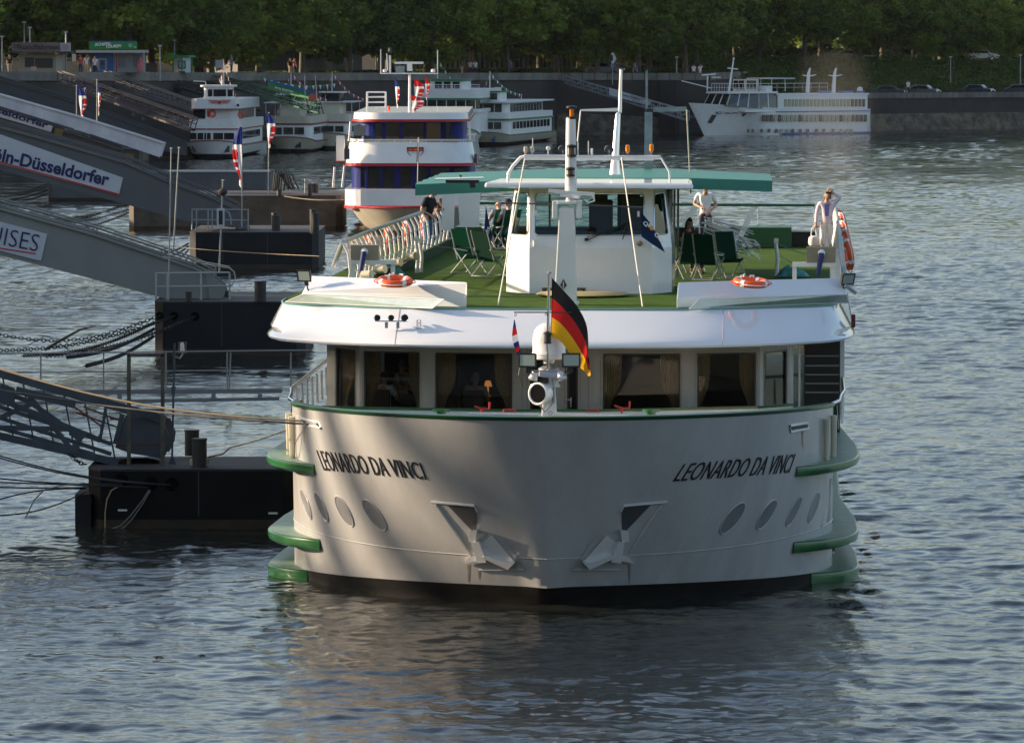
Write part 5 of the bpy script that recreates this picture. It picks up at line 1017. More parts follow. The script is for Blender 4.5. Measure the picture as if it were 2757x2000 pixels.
TK = [trunk_mesh(s, 5.0) for s in (5, 6, 7)]; ntree = 0
def tree(x, y, z, s, lb, grp, i, ch=7.6, sxy=1., name='plane_tree'):
    t = empty(name, (x, y, z), rnd.uniform(0, 6.28), lb, 'tree', grp); t.scale = (s, s, s)
    c = bpy.data.objects.new('crown', CR[i % 4]); COL.objects.link(c); c.parent = t; c.location = (0, 0, ch + 1.6); c.scale = (sxy, sxy, 1); c.rotation_euler = (0, 0, i * 1.3)
    k = bpy.data.objects.new('trunk', TK[i % 3]); COL.objects.link(k); k.parent = t; return t
# front row on the promenade, then deeper rows
spots = []; n = 0
def qline(px):
    """distance of the wall under a photo column"""
    P = [(p[0] / p[1] * F + CX, p[1]) for p in q_pts[2:]] + [(p[0] / p[1] * F + CX, p[1]) for p in lo_pts]
    for (a, da), (b_, db) in zip(P, P[1:]):
        if a <= px <= b_: return da + (db - da) * (px - a) / (b_ - a)
    return P[0][1] if px < P[0][0] else P[-1][1]
TG = 'plane trees on the promenade'
PLACE = {0: 'front row', 1: 'second row', 2: 'third row'}
def where(px): 
    for lim, tx in ((260, 'above the Rundfahrten kiosk'), (420, 'above the green roofed kiosk'), (640, 'right of the small green kiosk'), (860, 'behind the small grey boats'), (1060, 'behind the blue boat mast'), (1300, 'at the facade left part'), (1560, 'at the facade right part'), (1800, 'behind the truss gangway'), (2050, 'left of the far twin masts'), (2300, 'behind the far twin masts'), (2540, 'above the bushy slope'), (9999, 'at the far right above the bushes')):
        if px < lim: return tx
cnt = {}
for row, (dy, step, s0, gz) in enumerate(((9, 118, 1.0, 0), (30, 150, 1.18, .2), (62, 185, 1.45, .5))):
    px = -90 + row * 47
    while px < 2860:
        jx = rnd.uniform(-22, 22); right = px > 1900; d = qline(px + jx) + dy + rnd.uniform(-3, 3) + (34 if right else 0); x = (px + jx - CX) / F * d
        z = (7.3 if px < 400 else 6.5) if not right else 8.0
        if px < 460: d = max(d, 496 + 10 * row + rnd.uniform(0, 4)); x = (px + jx - CX) / F * d
        wh = where(px); cnt[(row, wh)] = cnt.get((row, wh), 0) + 1; kk = cnt[(row, wh)]
        if not (row == 0 and px > 2440):
            tree(x, d, z + gz, s0 * rnd.uniform(.9, 1.1) * (.92 if right else 1), '%s plane tree %s, %s one' % (('front', 'middle', 'rear')[row], wh, ('first', 'second', 'third', 'fourth')[min(kk - 1, 3)]), TG, n, ch=6.6 if row == 0 else 6.0, sxy=1.12)
        n += 1; px += step * rnd.uniform(.86, 1.1)
for i in range(26): # tall trees far behind, closing every gap
    px = -150 + i * 122; d = 760 + (i % 3) * 35; tree((px - CX) / F * d, d, 8.2, 2.2, 'big dark background tree, number %s from the left edge' % i, 'trees far behind', i, ch=5., sxy=1.3, name='background_tree')
# clipped lime hedge of trees, far right
for i in range(7):
    px = 2470 + i * 48; d = 668 + i * 3; tree((px - CX) / F * d, d, 8.0, .66, 'small clipped lime tree at the far right, %s from the left of its row' % ['first', 'second', 'third', 'fourth', 'fifth', 'sixth', 'seventh'][i], 'clipped trees at the far right', i + 1, ch=5.2, name='clipped_tree')
# bushes on the slope: one mass
m = MB(); r_ = random.Random(5)
V, Fc = [], []
for k in range(900):
    i = r_.random(); j = r_.random(); a = lo2[0].lerp(lo2[3], i) if False else None
    t = i * (len(lo2) - 2); ii = min(int(t), len(lo2) - 3); f_ = t - ii; base = (lo2[ii].lerp(lo2[ii + 1], f_)).lerp(lo3[ii].lerp(lo3[ii + 1], f_), j)
    rad = r_.uniform(.7, 1.5)
    for l in range(70):
        q = Vector((r_.gauss(0, 1), r_.gauss(0, 1), r_.gauss(0, 1))).normalized() * rad * r_.random() ** .4; p = base + Vector((0, 0, .5)) + q
        u = Vector((r_.gauss(0, 1), r_.gauss(0, 1), r_.gauss(0, .6))).normalized(); w_ = u.cross(Vector((r_.gauss(0, 1), r_.gauss(0, 1), r_.gauss(0, 1)))).normalized(); s_ = .35 * r_.uniform(.6, 1.3)
        o = len(V); V += [tuple(p - u * s_ * .5), tuple(p + w_ * s_ * .35), tuple(p + u * s_ * .5), tuple(p - w_ * s_ * .35)]; Fc.append((o, o + 1, o + 2, o + 3))
me = bpy.data.meshes.new('bushes'); me.from_pydata(V, [], Fc); me.materials.append(LM2); o = bpy.data.objects.new('bushes', me); COL.objects.link(o); tag(o, 'dense green bushes covering the slope above the lower quay', 'bushes', kind='stuff')
# low hedge behind the promenade
V, Fc = [], []
for k in range(700):
    px = r_.uniform(640, 1900); d = qline(px) + r_.uniform(16, 19); base = Vector(((px - CX) / F * d, d, 6.7))
    for l in range(30):
        p = base + Vector((r_.gauss(0, .5), r_.gauss(0, .4), r_.uniform(-.4, .8))); u = Vector((r_.gauss(0, 1), r_.gauss(0, 1), r_.gauss(0, .6))).normalized(); w_ = u.cross(Vector((r_.gauss(0, 1), 1, r_.gauss(0, 1)))).normalized(); s_ = .3
        o = len(V); V += [tuple(p - u * s_ * .5), tuple(p + w_ * s_ * .35), tuple(p + u * s_ * .5), tuple(p - w_ * s_ * .35)]; Fc.append((o, o + 1, o + 2, o + 3))
me = bpy.data.meshes.new('hedge'); me.from_pydata(V, [], Fc); me.materials.append(LM2); o = bpy.data.objects.new('hedge', me); COL.objects.link(o); tag(o, 'long low dark hedge behind the promenade parapet', 'hedge', kind='stuff')
# trees added outside the frame, sized and spaced to shade the pontoons and hull
NB = []
# (y, base z, scale)
for i, (yy, xx, s_) in enumerate(SHADE_TREES):
    tree(xx, yy, 7.4, s_, 'added shade tree on the near left promenade outside the picture, %d along' % (i + 1), 'added shade trees of the near promenade', i, ch=6.0, sxy=1.15)
# ================================================================ buildings behind the trees
FAC = mat('pale_facade', (.42, .40, .37), .7, var=.1); FDK = mat('facade_dark_glass', (.03, .035, .04), .3)
p0, p1 = W(1020, 190, 640), W(1640, 190, 668); r = empty('office_building', (p0.x, p0.y, 6.4), math.atan2(p1.y - p0.y, p1.x - p0.x), 'long pale office building with narrow upright fins behind the promenade trees', 'building'); Lb = (p1 - p0).length
m = MB(); m.box(0, Lb, .3, 12, 0, 14); m.build('wall', mat('office_wall_dark', (.035, .036, .038), .9, spec=.05), r); m = MB(); m.box(-.2, Lb + .2, 0, .29, 0, .9); m.box(-.2, Lb + .2, 0, .29, 4.4, 5.0); m.box(-.2, Lb + .2, 0, .29, 9, 9.6); m.box(-.2, Lb + .2, -.1, 12, 14, 14.5); m.build('cornice', FAC, r)
m = MB()
for k in range(int(Lb / .85)): m.box(k * .85, k * .85 + .32, -.12, .28, .9, 14)
m.build('fins', FAC, r)
p0 = W(640, 190, 560); r = empty('building', (p0.x, p0.y, 6.6), .5, 'grey street facade with pale window frames behind the trees left of centre', 'building'); m = MB(); m.box(0, 15, 0, 8, 0, 9); m.build('wall', mat('dim_facade', (.10, .10, .10), .8), r)
for k in range(6):
    for j in range(2): m = MB(); m.box(.7 + k * 2.4, 1.9 + k * 2.4, -.03, 0, 1 + j * 3.6, 3.1 + j * 3.6); w_ = m.build('window', mat('dim_frames', (.14, .14, .14), .7), r); m = MB(); m.box(.82 + k * 2.4, 1.78 + k * 2.4, -.05, -.031, 1.1 + j * 3.6, 3.0 + j * 3.6); m.build('pane', FDK, w_)
# ================================================================ kiosks on the promenade
def at_px(px, py, d): return W(px, py, d)
def zat(py, d): return W(1378, py, d).z
DK = 478
def bxp(mb, x0, x1, y0_, y1_, d, th, O): # box from photo rectangle, local to O
    a, b_ = W(x0, y1_, d) - O, W(x1, y0_, d) - O; mb.box(a.x, b_.x, a.y, a.y + th, a.z, b_.z); return mb
BROWN = mat('brown_letter', (.10, .03, .03), .6); SIGNB = mat('grey_beige_sign', (.16, .14, .13), .7); CRM = mat('kiosk_cream', (.34, .30, .24), .7, var=.1)
O = W(100, 194, DK); r = empty('kiosk', O, 0, 'beige ticket kiosk with a long brown Rundfahrten sign on its roof', 'kiosk'); m = MB(); bxp(m, 50, 170, 146, 196, DK, 3, O); m.build('wall', CRM, r)
m = MB(); bxp(m, 24, 190, 139, 144, DK - 1.2, 4.6, O); m.build('roof', mat('kiosk_roof_dark', (.05, .045, .04), .7), r)
for x0, x1, y0_, y1_ in ((67, 92, 155, 182), (94, 142, 157, 184)): m = MB(); bxp(m, x0, x1, y0_, y1_, DK - .03, .02, O); m.build('window', FDK, r)
m = MB(); bxp(m, 150, 168, 148, 192, DK - .06, .05, O); m.build('door', mat('kiosk_door', (.45, .44, .40), .6), r)
m = MB(); bxp(m, 31, 163, 115, 138, DK - .9, .15, O); s_ = m.build('sign', SIGNB, r); m = MB(); bxp(m, 163, 190, 116, 140, DK - .9, .15, O); s2 = m.build('sign', mat('white_sign', (.42, .41, .42), .6), r)
a = W(49, 134, DK - .95) - O; text_on('Rundfahrten', 'lettering', BROWN, s_, a, (1, 0, 0), (0, 0, 1), (159 - 49) * DK / F, 14 * DK / F, .03)
m = MB()
for dx in (0, 5, 9): c = W(38 + dx, 124, DK - .93) - O; m.box(c.x - .04, c.x + .04, c.y, c.y + .01, c.z - .22, c.z + .16)
m.build('sign_logo', BROWN, s_); m = MB()
for k in range(3): c = W(167, 123 + k * 5, DK - .93) - O; m.box(c.x, c.x + .6, c.y, c.y + .01, c.z - .03, c.z + .03)
m.build('sign_lines', mat('dull_red', (.3, .12, .12), .7), s2)
m = MB(); bxp(m, 83, 97, 180, 190, DK - 2, .5, O); m.build('counter_board', mat('pinkish_board', (.55, .35, .3), .7), r)
GS = mat('sign_green', (.015, .20, .045), .5); BLK = mat('kiosk_blue', (.01, .09, .33), .5); SILV = mat('silver_roof', (.40, .38, .36), .4, .3)
D2 = 484; O = W(300, 195, D2); r = empty('kiosk', O, 0, 'blue and grey kiosk with a flat silver roof and a green SCHIFFS-TOUREN sign', 'kiosk'); m = MB(); bxp(m, 249, 305, 143, 196, D2, 3, O); m.build('blue_wall', BLK, r)
m = MB(); bxp(m, 305, 385, 143, 196, D2 + .1, 3, O); m.build('wall', mat('kiosk_grey', (.20, .22, .26), .6), r); m = MB(); bxp(m, 204, 390, 136, 143, D2 - 1.4, 5, O); m.build('roof', SILV, r)
m = MB(); bxp(m, 263, 288, 158, 190, D2 - .05, .04, O); dr = m.build('door', CRM, r); m = MB(); bxp(m, 268, 283, 162, 188, D2 - .08, .02, O); m.build('door_panel', BLK, dr); m = MB(); bxp(m, 272, 279, 166, 176, D2 - .1, .02, O); m.build('pane', FDK, dr)
for x0 in (318, 358): m = MB(); bxp(m, x0, x0 + 20, 150, 182, D2 + .05, .04, O); m.build('window', mat('dim_window', (.12, .14, .15), .3), r)
m = MB(); bxp(m, 312, 315, 143, 198, D2 - 1.2, .08, O); m.build('post', mat('dull_red_post', (.25, .02, .02), .6), r)
m = MB(); c = W(377, 172, D2 - .1) - O; m.lathe([(0, -.7), (.2, -.7), (.26, -.3), (.2, 0), (.26, .3), (.1, .6), (0, .62)], c, 10); m.build('cone_sign', mat('pink_sign', (.5, .12, .15), .6), r)
m = MB(); bxp(m, 240, 369, 114, 133, D2 - 1.2, .12, O); s_ = m.build('sign', GS, r); m = MB(); bxp(m, 240, 369, 111, 114, D2 - 1.2, .12, O); m.build('sign_edge', BLK, s_)
a = W(255, 125, D2 - 1.3) - O; text_on('SCHIFFS-', 'lettering', REFL, s_, a, (1, 0, .05), (0, 0, 1), 45 * D2 / F, 8 * D2 / F, .03, shear=.25); a = W(285, 131, D2 - 1.3) - O; text_on('TOUREN', 'lettering', REFL, s_, a, (1, 0, .08), (0, 0, 1), 42 * D2 / F, 8 * D2 / F, .03, shear=.25)
m = MB(); c = W(351, 123, D2 - 1.26) - O; m.lathe([(0, 0), (.2, 0)], c, 14, (0, -1, 0)); m.box(c.x + .3, c.x + .55, c.y, c.y + .01, c.z - .25, c.z - .05); m.build('sign_logo', mat('pale_green', (.2, .4, .25), .6), s_)
D3 = 500; O = W(490, 196, D3); r = empty('kiosk', O, 0, 'small white hexagonal kiosk with green edges and green awning', 'kiosk'); m = MB(); c = W(492, 198, D3 + .6) - O
hexr = 1.0; zt = (198 - 155) * D3 / F
for k in range(6):
    a0, a1 = (k + .5) * math.pi / 3, (k + 1.5) * math.pi / 3; m.add([(c.x + hexr * math.cos(a), c.y + hexr * math.sin(a), z) for z in (0, zt) for a in (a0, a1)], [(0, 1, 3, 2)])
m.build('wall', mat('kiosk_white', (.5, .52, .52), .6), r); m = MB(); m.lathe([(0, zt + .12), (1.25, zt + .1), (1.25, zt - .1), (0, zt - .1)], (c.x, c.y, 0), 6); m.build('roof', GS, r)
m = MB()
for k in range(6): a0 = (k + .5) * math.pi / 3; m.bar((c.x + 1.01 * math.cos(a0), c.y + 1.01 * math.sin(a0), 0), (c.x + 1.01 * math.cos(a0), c.y + 1.01 * math.sin(a0), zt), .12)
m.build('corner_strip', GS, r); m = MB(); bxp(m, 479, 500, 164, 186, D3 - .4, .04, O); w_ = m.build('window', FDK, r); m = MB(); bxp(m, 482, 497, 167, 183, D3 - .43, .02, O); m.build('poster', mat('blue_poster', (.18, .28, .36), .4), w_)
m = MB(); bxp(m, 447, 475, 147, 158, D3 - .6, 1.0, O); m.build('awning', GS, r)
m = MB(); bxp(m, 481, 498, 192, 199, D3 - .45, .1, O); m.build('hatch', FDK, r)
# notice boards, bins, signs
def board(px0, px1, y0_, y1_, d, col, name, lb, cat, legs=True):
    O = W((px0 + px1) / 2, y1_ + 8, d); r = empty(name, O, 0, lb, cat); m = MB(); bxp(m, px0, px1, y0_, y1_, d, .1, O); m.build('board', col, r); m = MB()
    for x in (px0 + 2, px1 - 2): m = MB(); a = W(x, y1_, d) - O; m.bar(a, Vector((a.x, a.y, 0)), .06); m.build('post', STEEL, r)
    return r
b = board(580, 602, 162, 185, 505, mat('white_board', (.4, .42, .42), .6), 'notice_board', 'white slatted notice board on the parapet left of the white boat', 'board')
b = board(194, 204, 146, 166, 476, mat('stand_cream', (.6, .5, .35), .6), 'advertising_stand', 'small cream advertising stand between the two ticket kiosks', 'stand')  # stand in a plain cream colour
b = board(393, 424, 170, 194, 488, mat('dark_brown_board', (.06, .03, .02), .7), 'dark_hoarding', 'dark brown hoarding between the blue kiosk and the small white kiosk', 'hoarding')
O = W(1649, 215, 592); r = empty('navigation_sign', O, 0, 'tall white arrow shaped river navigation board on a pole by the truss gangway', 'sign'); m = MB(); pts = [W(x, y, 592) - O for x, y in ((1646, 143), (1652, 143), (1659, 156), (1659, 160), (1652, 172), (1646, 172))]; m.prism(pts, (0, .1, 0)); m.build('board', mat('white_sign_face', (.62, .62, .62), .5), r)
m = MB(); m.box(-.25, .05, -.04, 0, (215 - 165) * 592 / F, (215 - 149) * 592 / F); m.build('mark', DARK, r); m = MB(); m.bar((0, .05, -.6), (0, .05, 1.8), .1); bxp(m, 1645, 1654, 174, 181, 592, .08, O); m.build('post', STEEL, r)
# street lamps and thin poles on the promenade
for i, (px, yt, yb, d, nm) in enumerate(((6, 100, 200, 470, 'pole'), (66, 62, 196, 492, 'pole'), (81, 76, 115, 490, 'pole'), (178, 88, 196, 480, 'lamp'), (431, 125, 205, 488, 'pole'), (470, 110, 200, 505, 'pole'), (1106, 135, 200, 600, 'pole'), (1024, 133, 200, 590, 'pole'), (1013, 133, 200, 585, 'pole'), (1822, 155, 205, 600, 'lamp'), (2559, 155, 240, 650, 'pole'), (2747, 150, 250, 645, 'lamp'), (2513, 20, 190, 690, 'lamp'))):
    r = empty('lamp_post', W(px, yb, d), 0, 'slim grey pole on the embankment, %s from the left' % ('first second third fourth fifth sixth seventh eighth ninth tenth eleventh twelfth thirteenth'.split()[i]), 'pole', 'slim poles on the embankment'); h_ = (yb - yt) * d / F
    m = MB(); m.tube([(0, 0, -.5), (0, 0, h_)], [.09, .05], 6); m.build('post', STEEL, r); m = MB(); m.box(-.18, .18, -.1, .1, h_ - .05, h_ + .1); m.build('lamp_head', SILV, r)
O = W(1173, 147, 585); r = empty('traffic_light', O, 0, 'small green traffic light glowing under the trees', 'traffic light'); m = MB(); m.box(-.15, .15, 0, .2, -1.1, .25); m.tube([(0, .1, -1.1), (0, .1, -3.)], .06, 6); m.build('housing', DARK, r); m = MB(); m.lathe([(0, .02), (.1, 0)], (0, -.01, 0), 14, (0, -1, 0)); m.build('lamp_lens', lamp_mat('green_glow', (.02, .9, .5), 1.2), r)
# people on the promenade
sp = person(W(217, 199, 476) + Vector((0, 0, 0)), .2, stand(), RED, NVY, BRNH, 'distant person in red standing left of the blue kiosk door', build=1.)
pe = person(W(233, 200, 477), .4, stand(elR=(.3, -.1, 1.5), wrR=(.1, -.1, 1.66)), PINK, BEI, BRNH, 'distant person with raised arms left of the blue kiosk')
pw = person(W(256, 203, 477), -.3, stand(), SHW, NVY, BRNH, 'distant person in white in front of the blue kiosk door')
pd = person(W(26, 199, 474), .1, stand(), BLK_T, BEI, BRNH, 'distant person in black at the left edge before the Rundfahrten kiosk')
pg = person(W(623, 196, 512), 1.2, stand(), JEANS, NVY, GRYH, 'distant person in blue under the trees right of the white notice board')
for px, py, d, rz, src, lb in ((782, 202, 540, .3, pd, 'distant person in black on the promenade above the small grey boat'), (793, 202, 541, .9, sp, 'distant person in red on the promenade above the small grey boat'), (946, 202, 556, .9, pe, 'distant person with raised arm on the promenade above the cream boat'), (1266, 204, 580, 0, pw, 'left one of a white-shirted pair on the promenade before the striped facade'), (1280, 204, 580, .4, pw, 'right one of a white-shirted pair on the promenade before the striped facade'),
                               (1244, 202, 580, 1, pd, 'distant person in black left of the white-shirted pair'), (1375, 203, 588, 1, pg, 'distant person in blue right of the striped facade pair'), (1710, 212, 594, .2, pg, 'distant person in blue right of the parked grey car'), (1868, 214, 597, .4, pw, 'distant person in white at the parapet above the bow of the far white ship'), (1885, 214, 597, .4, pe, 'distant person with raised arm at the parapet above the far white ship'), (2445, 255, 628, .4, pw, 'distant person in white on the lower quay between parked cars')):
    q = dup(src, W(px, py, d), rz, lb)
# cars
def car(loc, rz, col, lb):
    r = empty('parked_car', loc, rz, lb, 'car', 'cars parked along the embankment'); cm = mat('car_paint_%s' % lb.split()[0], col, .25, .3, coat=.6)
    m = MB(); prof = [(-2.1, .35), (-2.15, .75), (-1.9, .95), (-1.2, 1.0), (-.7, 1.42), (.7, 1.45), (1.4, 1.02), (2.05, .88), (2.12, .5), (2.0, .3)]; m.prism([(-.85, y, z) for y, z in prof], (1.7, 0, 0)); m.build('body', cm, r, bevel=.06)
    m = MB(); m.prism([(-.87, y, z) for y, z in ((-1.1, 1.0), (-.66, 1.36), (.66, 1.38), (1.25, 1.02))], (1.74, 0, 0)); m.prism([(-.7, 1.28, 1.12), (.7, 1.28, 1.12), (.62, .78, 1.42), (-.62, .78, 1.42)], (0, .03, .03)); m.prism([(-.7, -1.1, 1.08), (.7, -1.1, 1.08), (.62, -.74, 1.40), (-.62, -.74, 1.40)], (0, -.03, .03)); m.build('windows', DGLASS, r)
    for s_ in (-1, 1):
        for y in (-1.35, 1.35): m = MB(); m.cyl((s_ * .9, y, .32), (s_ * .68, y, .32), .32, n=16); w_ = m.build('wheel', DARK, r, smooth=40); m = MB(); m.cyl((s_ * .905, y, .32), (s_ * .89, y, .32), .18, n=12); m.build('rim', CHROME, w_)
        m = MB(); m.box(s_ * .75 - .13, s_ * .75 + .13, -2.17, -2.12, .62, .78); m.build('headlight', REFL, r)
    return r
car(W(1628, 203, 600), R(68), (.25, .26, .30), 'grey parked car beside the river navigation board'); lq = lambda px, dd=5: (lambda d: Vector(((px - CX) / F * d, d, 3.9)))(qline(px) + dd)
for px, rz, col, lb in ((2390, 75, (.03, .05, .06), 'dark green van-like car on the lower quay, leftmost there'), (2480, 70, (.10, .11, .12), 'charcoal car on the lower quay right of the leftmost one'), (2627, 68, (.02, .03, .06), 'navy car on the lower quay over the dark wall stain'), (2748, 65, (.04, .06, .09), 'slate blue car at the right edge on the lower quay')): car(lq(px), R(rz), col, lb)
for px, py, d, col, lb in ((1705, 162, 640, (.35, .35, .35), 'silver car in the tree shade above the truss gangway'), (1775, 160, 645, (.08, .1, .14), 'blue-black car in the tree shade right of the silver one'), (1870, 160, 650, (.5, .5, .5), 'white car in the tree shade above the far ship'), (1925, 165, 655, (.2, .02, .02), 'red car in the tree shade above the far ship'), (2285, 181, 672, (.3, .33, .36), 'pale blue car on the upper road behind the twin masts'), (2645, 178, 676, (.55, .55, .55), 'white van-like car on the upper road at the right')):
    car(Vector((W(px, py, d).x, d, 7.0 if px < 2000 else 8.05)), R(80), col, lb)
# ================================================================ excursion boats
BW, BH = mat('boat_white', (.74, .73, .71), .4, var=.06), mat('boat_hull_cream', (.50, .45, .36), .45, var=.12, vscale=.8); BB = mat('boat_hull_black', (.015, .015, .018), .5); GRNT = mat('green_trim', (.03, .16, .07), .5); REDT = mat('brown_red_trim', (.20, .02, .02), .5); BUNT_R = fabric('bunting_red', (.5, .04, .06)); BUNT_G = fabric('bunting_green', (.04, .25, .10))
class Boat:
    def __init__(s, name, px, pyw, yaw, lb, cat='boat', group=None):
        s.d = F * H / (pyw - 110.); s.s = F / s.d; s.cx = px; s.r = empty(name, (W(px, pyw, s.d).x, s.d, 0), -R(yaw), lb, cat, group); s.M = Matrix.Rotation(R(yaw), 3, 'Z'); s.O = Vector(s.r.location)
    def P(s, px, py, yl=0.):
        A = s.M @ (Vector((0, 0, H)) - s.O); r_ = s.M @ ray(px, py); return A + r_ * ((yl - A.y) / r_.y)
    def X(s, px, yl=0.): return s.P(px, 300, yl).x
    def Z(s, py, yl=0.): return s.P(s.cx, py, yl).z
    def hull(s, hw, L, zb, za, bl, zk=.35, rake=1.2, mat_=None, stripe=None, trim=None):
        def pt(ph, t):
            z = (zb * max(0, math.cos(ph)) ** .8 + za * (1 - max(0, math.cos(ph)) ** .8)) * t; return Vector((hw * (.55 + .45 * t ** .5) * math.sin(ph) if t > 0 else hw * .5 * math.sin(ph), -rake * t * 1 + bl * (1 - math.cos(ph)), z))
        PHs = [-math.pi / 2 + math.pi * i / 24 for i in range(25)]; m = MB(); tk = zk / zb; m.grid([[pt(p, tk + (1 - tk) * k / 8) for p in PHs] for k in range(9)])
        for sg in (-1, 1): m.grid([[pt(sg * math.pi / 2, tk + (1 - tk) * k / 4), Vector((pt(sg * math.pi / 2, tk + (1 - tk) * k / 4).x, L, pt(sg * math.pi / 2, tk + (1 - tk) * k / 4).z))] for k in range(5)])
        e = pt(math.pi / 2, 1); m.box(-e.x, e.x, L - .05, L, 0, za); m.build('hull', mat_ or BH, s.r, smooth=50); m = MB(); m.grid([[pt(p, t) * 1.0 for p in PHs] for t in (0.001, tk)])
        for sg in (-1, 1): m.grid([[pt(sg * math.pi / 2, t), Vector((pt(sg * math.pi / 2, t).x, L, pt(sg * math.pi / 2, t).z))] for t in (.001, tk)])
        m.build('waterline_band', stripe or BB, s.r, smooth=50); m = MB(); m.tube([pt(p, .995) + Vector((0, -.02, 0)) for p in PHs], .05, 5)
        for sg in (-1, 1): m.tube([pt(sg * math.pi / 2, .995), Vector((pt(sg * math.pi / 2, 1).x, L, za))], .05, 5)
        m.build('gunwale', trim or REDT, s.r); m = MB(); m.poly([pt(p, .9) for p in PHs] + [Vector((e.x, L, za * .9)), Vector((-e.x, L, za * .9))]); m.build('deck', RUBBER, s.r); s.pt = pt
    def tier(s, hw, z0, z1, y0, y1, name='cabin', m_=None, rb=.8, off=0., rounded=0.):
        f_ = [(hw * (.66 + .34 * math.sin(a)), y0 + rb * (1 - math.cos(a))) for a in [k * math.pi / 12 for k in range(7)]]; pts = [(-hw, y1)] + [(-x, y) for x, y in f_[::-1]] + f_ + [(hw, y1)]; m = MB(); m.prism([(x + off, y, z0) for x, y in pts], (0, 0, z1 - z0)); return m.build(name, m_ or BW, s.r)
    def win(s, x0, x1, z0, z1, y, m_=None, mull=0):
        m = MB(); m.box(x0, x1, y - .05, y - .01, z0, z1); w_ = m.build('window', m_ or DGLASS, s.r)
        if mull:
            m = MB()
            for k in range(1, mull + 1): xx = x0 + (x1 - x0) * k / (mull + 1); m.box(xx - .03, xx + .03, y - .07, y - .051, z0, z1)
            m.build('mullion', BW, w_)
    def swin(s, x, y0, y1, z0, z1, sg=1):
        m = MB(); a, b_ = (x + .01, x + .05) if sg > 0 else (x - .05, x - .01); m.box(a, b_, y0, y1, z0, z1); m.build('window', DGLASS, s.r)
    def rail(s, pts, h_=.9, m_=None, posts=8):
        m = MB(); m.tube([Vector(p) + Vector((0, 0, h_)) for p in pts], .03, 5); m.tube([Vector(p) + Vector((0, 0, h_ * .5)) for p in pts], .02, 5)
        for a, b_ in zip(pts, pts[1:]):
            for k in range(posts + 1): p = Vector(a).lerp(Vector(b_), k / posts); m.tube([p, p + Vector((0, 0, h_))], .02, 5)
        m.build('rail', BW if m_ is None else m_, s.r)
    def bunting(s, a, b_, m1=None, n=16, sag=.5):
        m = MB(); a, b_ = Vector(a), Vector(b_); P_ = [a.lerp(b_, k / n) - Vector((0, 0, sag * math.sin(math.pi * k / n))) for k in range(n + 1)]; m.tube(P_, .012, 4)
        for k in range(n): p, q = P_[k], P_[k + 1]; c = (p + q) / 2; m.add([p, p.lerp(q, .8), c - Vector((0, .03, .36))], [(0, 1, 2)], k % 2)
        m.mi = [x for x in m.mi]; m.build('bunting', [m1 or BUNT_R, FW], s.r)
    def mast(s, x, y, z0, z1, r_=.05): m = MB(); m.tube([(x, y, z0), (x, y, z1)], [r_, r_ * .6], 6); m.build('mast', BW, s.r)
def flag(O, px, yt, yb, w_, d, kind, lb, bent=0., pole=None, bow=0.):
    """hanging striped flag; kind: list of materials, split by rules"""
    r = empty('flag', W(px, yt, d), 0, lb, 'flag', 'blue, white and red company flags'); o0 = Vector(r.location); h_ = (yb - yt) * d / F
    m = MB(); nu, nv = 10, 24; sc = d / F; rows = []
    for i in range(nu + 1):
        u = i / nu; rows.append([Vector(((u * (w_ * (.25 + .75 * math.sin(min(1, t * 1.25) * math.pi) ** .8 if t < 1 else .1)) + bent * t) * sc, .10 * math.sin(u * 7 + t * 4), -h_ * t - u * .0)) for t in [k / nv for k in range(nv + 1)]])
    n = nv + 1; m.v = [tuple(p) for rr__ in rows for p in rr__]
    for i in range(nu):
        for j in range(nv):
            t = j / nv; u = i / nu; m.f.append((i * n + j, i * n + j + 1, (i + 1) * n + j + 1, (i + 1) * n + j))
            m.mi.append(0 if t < .26 else 1 if (u < .45 and t > .3) or t < .34 or t > .85 else 2 if not (.50 < t < .56 or (.66 < t < .70)) else 1) 
            if .3 < u < .42 and .40 < t < .85: m.mi[-1] = 0
    m.build('cloth', [FBL, FW, FR], r, smooth=60); return r
# ================================================================ the railway bridge the photographer stands on (behind the lens; it shades the water and the ship's bow side)
STB = mat('bridge_green_grey', (.07, .085, .075), .7); r = empty('railway_bridge', (0, -16, 0), 0, 'long steel arch railway bridge behind the viewpoint, outside the picture', 'bridge')
m = MB(); m.box(-90, 120, -30, 13.2, 6.6, 8.9); m.build('deck', STB, r)
for yy in (-29, -15, -1):
    m = MB()
    for x0 in (-90, 15):
        A_ = [Vector((x0 + 105 * k / 20, yy, 9 + 21 * math.sin(math.pi * k / 20))) for k in range(21)]
        for a, c_ in zip(A_, A_[1:]): m.bar(a, c_, 1.2, 1.6)
        B_ = [Vector((p.x, p.y, 9 + (p.z - 9) * .62)) for p in A_]
        for a, c_ in zip(B_, B_[1:]): m.bar(a, c_, 1., 1.2)
        for a, b2, c2 in zip(A_[1:-1], B_[1:-1], B_[2:]): m.bar(a, b2, .5); m.bar(b2, Vector((b2.x, yy, 8.8)), .4); m.bar(a, c2, .4)
    m.build('arch_truss', STB, r)
for x0 in (-92, 15, 118): m = MB(); m.box(x0 - 4, x0 + 4, -34, 16, -2, 7); m.build('pier', WALLD, r)

